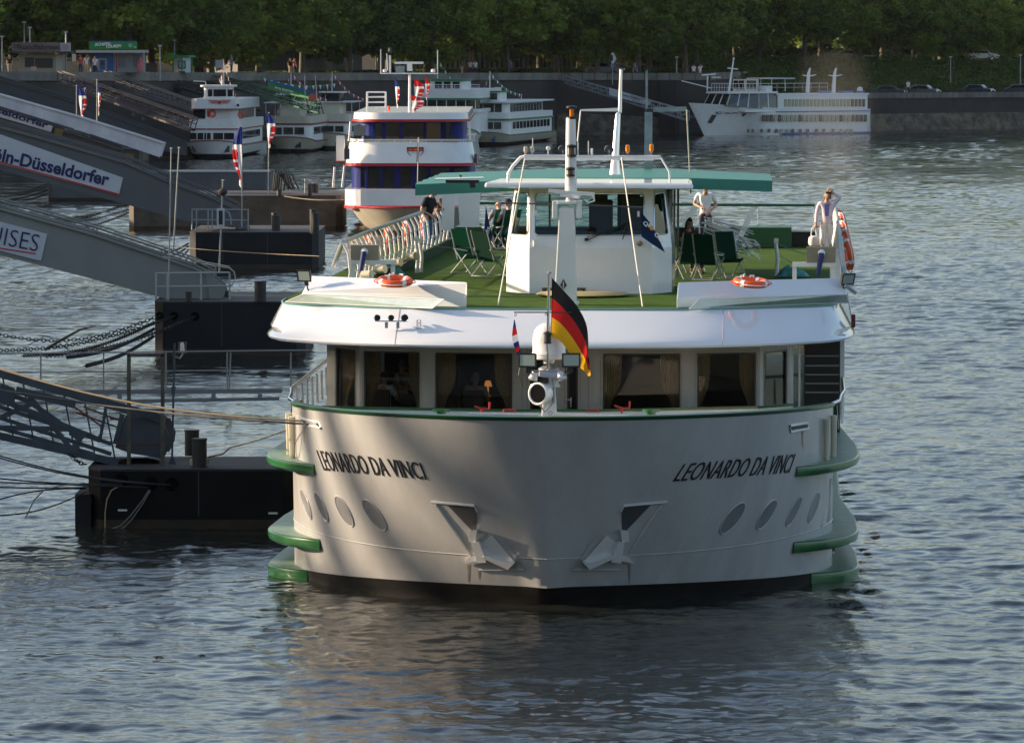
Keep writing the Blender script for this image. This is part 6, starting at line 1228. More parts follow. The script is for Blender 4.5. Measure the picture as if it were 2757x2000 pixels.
# unseen house blocks added to shade the hull; their gaps make the sun streaks
HS = [mat('plaster_%d' % i, c, .85, var=.15) for i, c in enumerate(((.42, .36, .26), (.45, .28, .20), (.38, .38, .36), (.48, .42, .30)))]; SLATE = mat('roof_slate', (.05, .05, .055), .7); XF = -73.; SH = .2126
edges = [(45, 62), (62.2, 78), (78.2, 94), (94.2, 111.15), (112.1, 112.95), (113.9, 114.7), (115.4, 116.25), (118.9, 134), (134.2, 150), (150.2, 168)]
for i, (ya, yb_) in enumerate(edges):
    r = empty('shade_house', (XF, ya, 7.4), 0, 'added light-blocking town house %d of the near left bank, outside the picture' % (i + 1), 'house', 'added light-blocking houses of the near left bank'); w_ = yb_ - ya; ht = 16.6 + .35 * math.sin(i * 2.1)
    pl2 = [(0, 0), (0, w_), (-12, w_ + 12 * SH), (-12, 12 * SH)]; m = MB(); m.prism([(x, y, 0) for x, y in pl2], (0, 0, ht)); m.build('wall', HS[i % 4], r)
    m = MB(); m.add([(x, y, ht + .002) for x, y in pl2] + [(-6, w_ * .2 + 6 * SH, ht + min(1.6, w_ * .4)), (-6, w_ * .8 + 6 * SH, ht + min(1.6, w_ * .4))], [(0, 1, 5, 4), (1, 2, 5), (2, 3, 4, 5), (3, 0, 4)]); m.build('roof', SLATE, r)
    for k in range(int(w_ / 3)):
        for j in range(4): m = MB(); m.box(.01, .05, 1 + k * 3, 2.2 + k * 3, 1.5 + j * 3.8, 3.6 + j * 3.8); m.build('window', DGLASS, r)
# ---- white boat on the left
b = Boat('excursion_boat', 565, 429, 3.5, 'white excursion boat with wing emblem and red lines, left of the grey boats', 'boat', 'excursion boats along the quay'); P = b.P; Z = b.Z; X = b.X
b.hull(2.55, 24, Z(378), 1.25, 4.5, .5, 1.0, mat_=BW); y1 = 3.2
b.tier(2.25, 1.2, Z(351), y1, 23, 'lower_cabin'); b.tier(2.38, Z(351), Z(348), y1 - .1, 23.2, 'red_line', REDT); b.tier(2.35, Z(348), Z(324), y1 - .05, 23.1, 'upper_bulwark')
for x0, x1, n in ((512, 567, 2), (574, 630, 1)): b.win(X(x0, y1), X(x1, y1), Z(378), Z(360), y1, mull=n)
b.tier(1.95, Z(324), Z(295), y1 + 1.4, 20, 'upper_cabin'); b.tier(2.2, Z(295), Z(268), y1 + .5, 21, 'top_bulwark'); b.tier(2.25, Z(297), Z(294.5), y1 + .4, 21, 'line', REDT)
b.win(X(521, y1 + 1.4), X(553, y1 + 1.4), Z(322), Z(297), y1 + 1.4)
for k in range(10): b.swin(2.25, 5 + k * 1.6, 6.2 + k * 1.6, 1.75, 2.4)
for k in range(8): b.swin(1.95, 6 + k * 1.6, 7.1 + k * 1.6, Z(322), Z(298))
wy = y1 + 2.2; b.tier(1.25, Z(268), Z(262), wy, wy + 3, 'wheelhouse_base', rb=.4)
m = MB(); xs = [X(560, wy), X(575, wy), X(612, wy), X(630, wy)]; 
for i, (x0, x1, dy) in enumerate(((560, 572, .3), (575, 609, 0), (613, 627, .3))): b.win(X(x0, wy), X(x1, wy), Z(262), Z(243), wy + dy * 0 + .0, GGLASS if 0 else DGLASS)
b.tier(1.22, Z(262), Z(236), wy, wy + 3, 'wheelhouse', rb=.4); b.tier(1.5, Z(236), Z(231), wy - .3, wy + 3.4, 'wheelhouse_roof', rb=.4)
m = MB(); c = P(591, 276, y1 + .45)
for sg in (-1, 1):
    for k in range(3): m.box(*sorted((c.x + sg * .12, c.x + sg * (1.05 - k * .14))), c.y - .04, c.y, c.z + .14 - k * .11, c.z + .19 - k * .11)
m.prism([(c.x - .12, c.y - .05, c.z + .14), (c.x + .12, c.y - .05, c.z + .14), (c.x + .1, c.y - .05, c.z - .1), (c.x, c.y - .05, c.z - .22), (c.x - .1, c.y - .05, c.z - .1)], (0, .04, 0)); m.build('wing_emblem', RED, b.r)
for px, py in ((572, 307), (650, 310)):
    m = MB(); m.ring(P(px, py, y1 + 1.3), .27, .07, (0, 1, 0), 20, 8); m.build('life_ring', ORANGE, b.r, smooth=60)
b.mast(X(596, wy), wy + .5, Z(231), Z(205), .06); m = MB(); m.lathe([(0, .3), (.12, .28), (.14, .05), (.05, 0)], P(598, 226, wy), 10); m.build('beacon', BW, b.r); m = MB(); m.bar(P(521, 219, wy), P(553, 220, wy), .25, .08); m.tube([P(553, 221, wy), P(556, 236, wy)], .04); m.build('radar_arm', BW, b.r)
b.bunting(P(602, 162, wy), P(640, 262, wy + 1)); b.bunting(P(602, 162, wy), P(590, 215, wy - 1), n=6); m = MB(); m.tube([P(602, 160, wy), P(603, 232, wy)], .03, 5); m.build('flag_staff', BW, b.r)
m = MB(); m.tube([P(556, 378, -.2), P(557, 290, -.2)], .02, 5); m.build('jack_staff', BW, b.r); m = MB(); m.prism([P(558, 296, -.2), P(566, 303, -.2), P(562, 318, -.2), P(556, 312, -.2)], (0, .02, 0)); m.build('jack_flag', FR, b.r)
b.rail([(2.3, 5, Z(351)), (2.3, 20, Z(351))]); m = MB(); c = P(640, 284, y1 + .3); m.box(c.x - .1, c.x + .12, c.y, c.y + .2, c.z - .12, c.z + .12); m.build('side_light', DARK, b.r)
for sg in (-1, 1):
    m = MB(); p = b.pt(sg * R(42), .60); m.box(p.x - .2, p.x + .2, p.y - .15, p.y, p.z - .35, p.z + .25); m.build('anchor_pocket', RUBBER, b.r)
# ---- brownish boat
def small(px, pyw, lb, hw, dk, top, mid, wl, cabin, g, mt, flg, staff):
    b = Boat('excursion_boat', px, pyw, 4., lb, 'boat', 'excursion boats along the quay'); P, Z, X = b.P, b.Z, b.X; b.hull(hw, 22, Z(dk), 1.1, 4, .45, 1., mat_=mt)
    b.tier(hw * .86, 1.05, Z(mid), 3., 20); b.tier(hw * .92, Z(mid), Z(mid - 4), 2.9, 20.5, 'red_line', REDT); b.tier(hw * .90, Z(mid - 4), Z(top), 2.95, 20.4, 'upper_bulwark', mt)
    w3 = hw * .86 * .70
    for i in range(3): b.win(-w3 + i * w3 * .68, -w3 + i * w3 * .68 + w3 * .58, Z(wl[1]), Z(wl[0]), 3.)
    for k in range(8): b.swin(hw * .86, 4.5 + k * 1.7, 5.8 + k * 1.7, Z(wl[1]), Z(wl[0]))
    b.tier(hw * .5, Z(top), Z(cabin[1]), 4., 7, 'helm_cabin', mt); b.tier(hw * .46, Z(cabin[1]), Z(cabin[0]), 4.3, 6.6, 'wheelhouse', DGLASS); b.tier(hw * .56, Z(cabin[0]), Z(cabin[0] - 4), 4.1, 7, 'wheelhouse_roof')
    m = MB(); m.box(-hw * .95, hw * .95, 3.6, 12, Z(cabin[1] - 0), Z(cabin[1] - 3)); m.build('awning', BW, b.r); m = MB()
    for sg in (-1, 1):
        for yy in (3.8, 11.5): m.tube([(sg * hw * .88, yy, Z(top)), (sg * hw * .88, yy, Z(cabin[1]))], .03, 5)
    m.build('awning_posts', BW, b.r); m = MB(); m.tube([(0, 5, Z(cabin[0])), (0, 5, Z(staff))], .04, 5); m.build('mast', BW, b.r)
    b.bunting((0, 5, Z(staff)), (-hw * .5, 0, Z(mid) + .3), flg, 14); b.bunting((0, 5, Z(staff)), (hw * 1.1, 11, Z(cabin[1]) + .3), flg, 14)
    for sg in (-1, 1):
        m = MB(); p = b.pt(sg * R(32), .55); m.prism([p + Vector((-.3, -.1, -.35)), p + Vector((-.1, -.1, .35)), p + Vector((0, -.1, -.05)), p + Vector((.25, -.1, .3)), p + Vector((.3, -.1, -.3))], (0, .08, 0)); m.build('anchor', BB, b.r)
    return b
small(768, 413, 'brownish-grey excursion boat with red line, second from the left', 2.6, 368, 314, 338, (345, 364), (258, 280), 0, BH, BUNT_R, 195)
small(880, 405, 'cream excursion boat with red line, between the grey boat and the blue one', 2.35, 358, 308, 333, (341, 357), (252, 278), 0, mat('boat_cream', (.60, .55, .44), .4, var=.08), BUNT_R, 194)
# ---- green trimmed boats
b = Boat('excursion_boat', 1190, 398, 6., 'tall boat with green roof and white gable tent', 'boat', 'excursion boats along the quay'); P, Z, X = b.P, b.Z, b.X
b.hull(3.4, 26, Z(340), 1.4, 4, .4, mat_=BW, trim=GRNT); b.tier(3.3, 1.4, Z(305), 3.5, 25); b.tier(3.5, Z(305), Z(295), 3.3, 25.3, 'white_band'); b.tier(3.3, Z(295), Z(272), 4, 24, 'saloon_windows', DGLASS); b.tier(3.45, Z(272), Z(266), 3.8, 24, 'green_band', GRNT); b.tier(3.4, Z(266), Z(243), 3.9, 24, 'top_bulwark')
for k in range(7): m = MB(); x = -3.0 + k * .98; m.box(x, x + .07, 3.93, 3.99, Z(295), Z(272)); m.build('pillar', BW, b.r)
b.tier(1.9, Z(243), Z(220), 5, 9, 'wheelhouse', BW); b.tier(2.0, Z(220), Z(214), 4.7, 9.4, 'green_roof', GRNT)
for i in range(3): b.win(-1.3 + i * .9, -1.3 + i * .9 + .7, Z(240), Z(222), 5)
m = MB(); q = [P(1200, 255, 8), P(1263, 255, 8), P(1231, 221, 8)]; m.prism(q, (0, 5, 0)); m.build('gable_tent', BW, b.r); b.rail([(-3.3, 3.9, Z(243)), (3.3, 3.9, Z(243))], .5); m = MB(); m.tube([P(1178, 240, 6), P(1178, 136, 6)], .05, 5); m.build('mast', BW, b.r); b.bunting(P(1178, 160, 6), P(1166, 214, 5), BUNT_G, 8, .1); b.bunting(P(1178, 160, 6), P(1290, 275, 7), BUNT_G, 18, .6)
b = Boat('excursion_boat', 1285, 394, 11., 'low white boat with green bands and gold stern flag', 'boat', 'excursion boats along the quay'); P, Z, X = b.P, b.Z, b.X
b.hull(2.6, 30, Z(354), 1.1, 5.5, .45, 2.2, mat_=BH, trim=GRNT); b.tier(2.45, 1.0, Z(327), 4.5, 28); b.tier(2.6, Z(327), Z(322), 4.3, 28.4, 'green_band', GRNT); b.tier(2.55, Z(322), Z(306), 4.4, 28, 'upper_bulwark')
b.win(-1.6, 1.6, Z(350), Z(331), 4.5, mull=3); 
for k in range(11): b.swin(2.45, 6.2 + k * 1.9, 7.6 + k * 1.9, Z(350), Z(331)); b.swin(2.2, 6.2 + k * 1.6, 7.4 + k * 1.6, Z(304), Z(282))
b.tier(2.2, Z(306), Z(279), 5.2, 24, 'upper_cabin'); b.tier(2.7, Z(279), Z(275), 4.6, 28, 'roof', BW); b.win(-1.5, 1.5, Z(304), Z(282), 5.2, mull=3); b.tier(1.35, Z(275), Z(251), 5.6, 8.6, 'wheelhouse', BW, .4); b.win(-.95, .95, Z(270), Z(253), 5.6, mull=1); b.tier(1.5, Z(251), Z(247), 5.4, 9, 'green_roof', GRNT)
m = MB(); m.box(P(1340, 240, 6).x - .3, P(1340, 240, 6).x + .3, 6, 6.3, Z(247), Z(237)); m.build('searchlight_box', BW, b.r)
m = MB(); m.tube([P(1319, 247, 6), P(1319, 192, 6)], .05, 5); m.build('mast', BW, b.r); b.bunting(P(1319, 194, 6), P(1275, 300, 1), BUNT_G, 16, .3); b.bunting(P(1319, 194, 6), P(1402, 254, 20), BUNT_G, 14, .5); m = MB(); m.prism([P(1403, 262, 24), P(1401, 276, 24), P(1391, 276, 24)], (0, .02, 0)); m.build('stern_flag', FG, b.r); m = MB(); m.tube([P(1404, 280, 24), P(1404, 254, 24)], .03, 5); m.build('stern_staff', BW, b.r)
m = MB(); p = b.pt(R(45), .6); m.box(p.x - .2, p.x + .2, p.y - .12, p.y, p.z - .4, p.z + .3); m.build('blue_anchor', mat('faded_blue', (.06, .12, .22), .6), b.r)
# ---- the blue and white boat behind the cruise ship
b = Boat('passenger_boat', 1104, 632, .1, 'white double-deck passenger boat with dark blue cabins and a crest on its bow', 'boat'); P, Z, X = b.P, b.Z, b.X; s_ = b.s
zb = Z(556); b.hull(3.40, 30, zb, 1.45, 5.5, .25, 1.8, mat_=BH, trim=REDL)
b.tier(3.68, zb - .05, Z(512), .9, 29, 'lower_bulwark', WHITE, 1.6); b.tier(3.73, zb - .16, zb - .0, .85, 29, 'red_line', REDL, 1.6)
yb = 3.2; b.tier(3.35, Z(512), Z(449), yb, 28, 'lower_cabin', BLUEP, 1.); b.tier(3.64, Z(449), Z(441), yb - 2.2, 29, 'red_line', REDL, 1.2)
def slant(z0, z1, hw0, hw1, y0, y1, m_, nm, rb=1.1):
    def pl_(hw, y, z): f_ = [(hw * (.45 + .55 * math.sin(a)), y + rb * 1.8 * (1 - math.cos(a))) for a in [k * math.pi / 20 for k in range(11)]]; return [(-hw, 29, z)] + [(-x, q, z) for x, q in f_[::-1]] + [(x, q, z) for x, q in f_] + [(hw, 29, z)]
    A, B_ = pl_(hw0, y0, z0), pl_(hw1, y1, z1); n = len(A); m = MB(); m.add(A + B_, [tuple(range(n - 1, -1, -1)), tuple(range(n, 2 * n))] + [(i, (i + 1) % n, n + (i + 1) % n, n + i) for i in range(n)]); return m.build(nm, m_, b.r, smooth=35)
slant(Z(441), Z(385), 3.64, 3.44, yb - 2.2, yb - 1.9, WHITE, 'upper_bulwark')
for px0, px1 in ((970, 982), (990, 1022), (1030, 1060), (1078, 1108), (1120, 1150), (1160, 1210), (1222, 1260)): b.win(X(px0, yb), X(px1, yb), Z(510), Z(456), yb)
m = MB()
for k in range(12): x = X(926 + k * 3.6, yb); m.box(x, x + .03, yb - .06, yb - .01, Z(511), Z(452))
m.build('blue_slats', mat('blue_slat', (.03, .07, .28), .3), b.r)
yu = yb + 1.6; b.tier(2.9, Z(385), Z(331), yu, 24, 'upper_cabin', BLUEP)
for px0, px1, mm in ((1010, 1028, DGLASS), (1040, 1075, DGLASS), (1086, 1140, DGLASS), (1148, 1186, mat('brown_interior_glass', (.10, .055, .02), .15, coat=1)), (1200, 1212, DGLASS)): b.win(X(px0, yu), X(px1, yu), Z(384), Z(335), yu, mm)
m = MB(); m.box(X(952, yu), X(985, yu), yu - .04, yu, Z(372), Z(342)); m.build('window', mat('grey_reflecting_glass', (.20, .22, .25), .15, coat=1), b.r)
for px in (963, 990, 1222):
    m = MB(); c = P(px, 384, yu - 1.0); m.box(c.x - .22, c.x + .22, c.y, c.y + .1, c.z - .1, c.z + .38); m.build('deck_seat', DARK, b.r)
slant(Z(330), Z(305), 3.25, 3.2, yb - 1.6, yb - 1.5, WHITE, 'roof'); m = MB(); 
slant(Z(330), Z(323), 3.28, 3.28, yb - 1.64, yb - 1.64, REDL, 'red_line')
m = MB(); m.tube([P(940, 380, yb - 1), P(944, 328, yb - 1)], .06, 6); m.tube([P(1266, 380, yb - 1), P(1263, 328, yb - 1)], .06, 6); m.build('roof_posts', WHITE, b.r); b.rail([(-3.55, yb, Z(385)), (-2.6, yb - 1.9, Z(385)), (2.6, yb - 1.9, Z(385)), (3.55, yb, Z(385))], .14, posts=6)
c = P(1118, 410, yb - 2.06); w2, hh = 23 / s_, 25 / s_; sh = [(-w2, hh * .5), (-w2 * .93, 0), (-w2 * .6, -hh * .35), (0, -hh * .5), (w2 * .6, -hh * .35), (w2 * .93, 0), (w2, hh * .5)]
m = MB(); m.prism([(c.x + x, c.y, c.z + z) for x, z in sh], (0, .03, 0)); cr = m.build('crest', WHITE, b.r); m = MB(); m.tube([(c.x + x, c.y - .015, c.z + z) for x, z in sh], .022, 5, closed=True); m.build('crest_outline', RUBBER, cr); m = MB(); m.prism([(c.x + x, c.y - .012, c.z + z) for x, z in ((-w2, hh * .5), (-w2 * .95, hh * .08), (w2 * .95, hh * .08), (w2, hh * .5))], (0, .01, 0)); m.build('crest_band', RED, cr)
m = MB()
for dx in (-.27, 0, .27):
    for k in (-1, 0, 1): m.prism([(c.x + dx + k * .06 - .03, c.y - .02, c.z + hh * .2), (c.x + dx + k * .06 + .03, c.y - .02, c.z + hh * .2), (c.x + dx + k * .07, c.y - .02, c.z + hh * .40)], (0, .006, 0))
m.build('crowns', mat('crest_gold', (.7, .4, .03), .4), cr); m = MB()
for ix, iz in ((-.2, -.02), (-.07, -.02), (.07, -.02), (.2, -.02), (-.14, -.09), (0, -.09), (.14, -.09), (-.07, -.16), (.07, -.16)): m.prism([(c.x + ix - .016, c.y - .01, c.z + iz), (c.x + ix + .016, c.y - .01, c.z + iz), (c.x + ix, c.y - .01, c.z + iz + .05)], (0, .006, 0))
m.build('crest_drops', DARK, cr)
m = MB(); a = P(905, 440, yb), ; m.box(P(905, 440, yb).x, P(926, 440, yb).x, yb, yb + 1.5, Z(437), Z(370)); m.build('side_box', WHITE, b.r); m = MB(); m.box(P(903, 440, yb).x, P(927, 440, yb).x, yb - .02, yb + 1.5, Z(441), Z(437)); m.build('side_box_line', REDL, b.r)
m = MB(); m.tube([P(897, 505, yb), P(901, 450, yb)], .06, 6); m.build('side_post', WHITE, b.r); m = MB(); m.tube([P(921, 505, yb - 1), P(928, 446, yb - 1)], .06, 6); m.build('side_post', WHITE, b.r)
m = MB(); c = P(934, 415, yb - 2); m.box(c.x - .15, c.x + .15, c.y, c.y + .3, c.z - .3, c.z + .3); c = P(1279, 425, yb - 1); m.box(c.x - .05, c.x + .1, c.y, c.y + .3, c.z - .4, c.z + .2); m.build('side_lights', RUBBER, b.r)
m = MB(); m.tube([P(1124, 512, -1.0), P(1127, 370, -1.0)], .028, 6); m.build('jack_staff', STEEL, b.r)
m = MB(); m.prism([P(1124, 383, -1), P(1130, 400, -1), P(1127, 432, -1), P(1121, 438, -1)], (0, .03, 0)); m.build('furled_flag', fabric('dark_red_cloth', (.22, .01, .03)), b.r)
ym = yb + 3; m = MB(); m.tube([P(1103, 308, ym), P(1103, 202, ym)], [.09, .07], 10); m.build('mast', BW, b.r); m = MB(); m.box(P(1062, 172, ym).x, P(1140, 172, ym).x, ym - .1, ym + .1, Z(173, ym), Z(167, ym)); m.box(P(1096, 180, ym).x, P(1110, 180, ym).x, ym - .1, ym + .1, Z(192, ym), Z(173, ym)); m.build('radar_scanner', BW, b.r)
m = MB(); m.box(P(1023, 199, ym).x, P(1180, 199, ym).x, ym - .06, ym + .06, Z(200, ym), Z(197, ym)); m.tube([P(1025, 198, ym), P(1025, 133, ym)], .03, 5); m.tube([P(1050, 197, ym), P(1050, 150, ym)], .06, 6); m.tube([P(1043, 190, ym), P(1041, 145, ym)], .03, 5); m.tube([P(1178, 198, ym), P(1178, 135, ym)], .03, 5)
for px in (1036, 1166): c = P(px, 192, ym); m.lathe([(0, .12), (.12, .08), (.12, -.05), (0, -.08)], c, 10)
m.build('cross_tree', BW, b.r); m = MB(); m.lathe([(0, .25), (.09, .2), (.11, 0), (.05, -.05)], P(1050, 140, ym), 10); m.build('horn', DARK, b.r); m = MB(); c = P(1077, 188, ym); m.box(c.x - .25, c.x + .25, c.y, c.y + .2, c.z - .2, c.z + .2); m.build('camera_box', STEEL, b.r)
m = MB(); c = P(1047, 294, ym); m.lathe([(0, .18), (.08, .15), (.08, 0), (.05, -.1)], c, 8); m.build('amber_light', ORANGE, b.r)
m = MB(); 
for y in (249, 262, 276, 290): m.tube([P(988, y, ym + 3), P(1038, y, ym + 3)], .05, 5)
for x in (988, 1038): m.tube([P(x, 248, ym + 3), P(x, 306, ym + 3)], .07, 5)
m.build('roof_rack', BW, b.r)
for px, yt, yb_, w_, be, lb in ((1061, 210, 292, 12, 8, 'blue, white and red flag left of the mast of the blue and white boat'), (1115, 214, 282, 26, 4, 'red and white flag just right of the mast of the blue and white boat'), (1144, 208, 270, 11, 3, 'narrow red and white flag farthest right on the roof of the blue and white boat'), (1106, 258, 305, 34, 6, 'lower red and white flag at the mast foot of the blue and white boat')):
    f_ = flag(None, px, yt, yb_, w_, 293, None, lb, be); 
    if 'blue, white and red' not in lb: f_.children[0].data.materials[0] = FR; f_['group'] = 'red and white flags on the boat roof'
# ---- big white ship at the right
b = Boat('excursion_ship', 1896, 366, 52., 'large white excursion ship with blue stripe and two white masts, moored at far right', 'ship'); P, Z = b.P, b.Z
hw = 3.0
def gx(px, off=0): # position along the visible side from a photo column
    A = b.M @ (Vector((0, 0, H)) - b.O); r_ = b.M @ ray(px, 330); return A.y + r_.y * (hw - A.x) / r_.x
L = gx(2343)
def ghull():
    m = MB(); rows = []; N_ = 14
    for k in range(N_ + 1):
        t = k / N_; z = .0 + t; row = []
        for i in range(41):
            a = -1 + 2 * i / 40; q = abs(a); ysh = 0
            # half-breadth path: straight side then fine bow with rake
            yy = (L if q > .98 else (q * 1.0) ** 1.5 * 12) if q < .98 else L
            zt_ = 3.75 - .9 * min(1, yy / 12); zz = zt_ * t; wv = hw * min(1, (q / .72)) ** 1.15 * (.50 + .5 * t if yy < 6 else .9 + .1 * t); row.append(Vector((math.copysign(wv, a) if q > 0 else 0, yy - 2.3 * t * (1 - min(1, yy / 10)), zz)))
        rows.append(row)
    m.grid(rows); return m
ghull().build('hull', BW, b.r, smooth=50); m = MB(); m.box(-hw, hw, L - .06, L, 0, 2.9); m.box(-hw * .97, hw * .97, 8, L, 2.6, 2.85); m.build('stern', BW, b.r)
BLUES = mat('blue_stripe', (.03, .05, .20), .4); m = MB()
for sg in (-1, 1): m.box(sg * hw - .02, sg * hw + .03, 9, L, .02, .30) if sg > 0 else m.box(-hw - .03, -hw + .02, 9, L, .02, .30)
m.build('blue_stripe', BLUES, b.r)
def gz(py, px):
    y_ = gx(px); p = b.O + b.M.transposed() @ Vector((hw, y_, 0)); return H - (py - 110) * p.y / F
# cabins along the side
for z0, z1, x0, x1, nm in ((2.85, gz(300, 2200), 2008, 2340, 'main_deck'), (gz(300, 2200), gz(256, 2200), 2095, 2336, 'upper_deck')):
    ya, yb_ = gx(x0), gx(x1); m = MB(); m.box(-hw * .96, hw * .985, ya, yb_, z0, z1); m.build(nm, BW, b.r)
def gw(x0, x1, y0_, y1_, m_=DGLASS, off=.03):
    ya, yb_ = gx(x0), gx(x1); m = MB(); m.box(hw * .985, hw + off, ya, yb_, gz(y1_, x0), gz(y0_, x0)); m.build('window', m_, b.r)
WBEI = mat('curtained_glass', (.30, .27, .18), .3, coat=.5)
k = 0
for px in range(2052, 2330, 11): gw(px, px + 7, 309, 327, DGLASS if k < 3 or k % 5 == 4 or k > 21 else WBEI); k += 1
k = 0
for px in range(2112, 2332, 10): gw(px, px + 6.5, 267, 287, WBEI if k < 18 else DGLASS); k += 1
for px in (2012, 2024, 2048, 2068, 2088, 2102, 2118, 2132, 2152, 2172, 2196, 2216, 2240, 2262, 2278, 2290): gw(px, px + 6, 347, 357, WBEI if px % 4 else DGLASS, .045)
# front lounge with slanted glazing, wheelhouse, masts
m = MB(); ya, yb_ = 1.6, gx(2095); A = [(-2.0, ya, 3.45), (2.0, ya, 3.45), (2.85, ya + 4, 3.1), (2.9, yb_, 2.9), (-2.9, yb_, 2.9), (-2.85, ya + 4, 3.1)]; T_ = [(-1.8, ya + .7, 4.7), (1.8, ya + .7, 4.7), (2.6, ya + 4.2, 4.75), (2.75, yb_, 4.75), (-2.75, yb_, 4.75), (-2.6, ya + 4.2, 4.75)]
m.add(A + T_, [(i, (i + 1) % 6, 6 + (i + 1) % 6, 6 + i) for i in range(6)]); lg = m.build('lounge_glazing', DGLASS, b.r); m = MB()
for i in range(6):
    a, c_, t0, t1 = Vector(A[i]), Vector(A[(i + 1) % 6]), Vector(T_[i]), Vector(T_[(i + 1) % 6]); n_ = max(2, int((c_ - a).length / 1.3))
    for k in range(n_ + 1): m = MB(); m.bar(a.lerp(c_, k / n_), t0.lerp(t1, k / n_), .12); m.build('glazing_bar', BW, lg)
m = MB(); m.prism([Vector(p) + Vector((0, 0, .0)) for p in [(x * 1.08, y - (.4 if i < 2 else 0), 4.75) for i, (x, y, z) in enumerate(T_)]], (0, 0, .22)); m.box(-hw, hw, gx(2095) - .2, gx(2340), gz(256, 2200), gz(252, 2200)); m.build('lounge_roof', BW, b.r)
b.rail([(-1.8, 2.6, 4.97), (1.8, 2.6, 4.97), (2.6, 6, 4.97), (2.8, 16, 4.97)], .9)
m = MB(); m.box(-.9, 1.2, 5.0, 7.0, 4.97, 6.35); wh_ = m.build('wheelhouse', mat('boat_cream2', (.55, .52, .44), .4), b.r); m = MB(); m.box(-.7, .0, 4.93, 4.99, 5.3, 6.2); m.box(.15, 1.0, 4.93, 4.99, 5.3, 6.2); m.box(1.21, 1.25, 5.2, 6.6, 5.3, 6.2); m.build('window', DGLASS, wh_)
m = MB(); m.box(.3, 2.3, 7.2, gx(2090), 4.97, 5.6); m.build('roof_lockers', BW, b.r); m = MB(); m.box(-2, 2.4, 8, gx(2150), 6.35, 6.5); m.build('sun_awning', mat('dim_white_awning', (.42, .45, .46), .6), b.r); m = MB()
for y_ in range(8, int(gx(2150)), 2): m.tube([(2.3, y_, 4.97), (2.3, y_, 6.4)], .04, 5); m.tube([(-1.9, y_, 4.97), (-1.9, y_, 6.4)], .04, 5)
m.build('awning_posts', BW, b.r)
def gp(px, py): # on the ship's centre plane x = 0
    A_ = b.M @ (Vector((0, 0, H)) - b.O); r_ = b.M @ ray(px, py); return A_ + r_ * ((0 - A_.x) / r_.x)
m = MB(); m.tube([gp(1962, 250), gp(1975, 160)], [.16, .07], 7); m.tube([gp(1959, 184), gp(1986, 187)], .07, 6); m.lathe([(0, .2), (.15, .1), (.1, 0)], gp(1975, 160), 8); m.build('fore_mast', BW, b.r)
m = MB(); m.tube([gp(1904, 245), gp(1905, 205)], .08, 6); m.bar(gp(1890, 203), gp(1926, 200), .14); m.bar(gp(1918, 209), gp(1940, 209), .1); m.bar(gp(1835, 218), gp(1915, 238), .10); m.build('radar_mast', BW, b.r)
for px in (2177, 2247): m = MB(); m.tube([gp(px - 3, 250), gp(px, 200), gp(px + 4, 184)], [.24, .18, .10], 8); m.tube([gp(px - 16, 203), gp(px, 206), gp(px + 20, 202)], [.05, .09, .05], 6); m.build('white_mast', BW, b.r)
m = MB()
for px, c_ in ((2212, 0), (2225, 0), (2270, 0), (2285, 0), (2315, 0)): p = gp(px, 250); m.box(p.x - .3, p.x + .4, p.y - .4, p.y + .4, p.z - .3, p.z + .2)
m.build('deck_gear', mat('blue_tarp', (.08, .16, .40), .7), b.r); m = MB(); m.lathe([(0, .6), (.3, .5), (.35, .2), (.3, -.2)], gp(2315, 248), 12); m.build('white_dome', BW, b.r, smooth=60)
def side_pt(px, py, off=.02): y_ = gx(px); q = min(1, y_ / 12); return Vector((hw * min(1, (max(y_, .1) + 1.3) / 12) ** .75 + off, y_, gz(py, px)))
m = MB(); m.box(hw * .99, hw + .06, gx(2090), gx(2340), gz(301, 2200), gz(299, 2200)); m.build('deck_line', BLUES, b.r)
def ghit(px, py):
    A_ = b.M @ (Vector((0, 0, H)) - b.O); r_ = b.M @ ray(px, py); best = None
    for k in range(400):
        t_ = (b.d - 12 + k * .06) / ray(px, py).y; p = A_ + r_ * t_; q = (max(p.y + 2.3 * max(0, min(1, p.z / 3.75)) * (1 - min(1, max(p.y, 0) / 10)), 0) / 12) ** (1 / 1.5); wv = hw * min(1, q / .72) ** 1.15 * (.5 + .5 * max(0, min(1, p.z / 3.75)) if p.y < 6 else 1)
        if abs(p.x) < wv: best = p; break
    return best or p
pts = [ghit(x, y) for x, y in ((1915, 306), (1931, 282 + 10), (1985, 300))]
a, c_ = ghit(1926, 309), ghit(1984, 307); t_ = text_on('ROTTERDAM', 'name_lettering', NVY, b.r, a, c_ - a, (0, 0, 1), (c_ - a).length, .34, .02, .1, .12)
for q in (((1905, 332), (1917, 332), (1930, 311), (1918, 309)), ((1998, 306), (2013, 306), (2010, 320), (1999, 319))):
    m = MB(); pp = [ghit(x, y) for x, y in q]; nn = (pp[1] - pp[0]).cross(pp[2] - pp[0]).normalized(); nn = nn if nn.y < 0 or nn.x > 0 else -nn; m.prism([p + Vector((.05, -.05, 0)) for p in pp], (.03, -.03, 0)); m.build('anchor_recess', RUBBER, b.r)
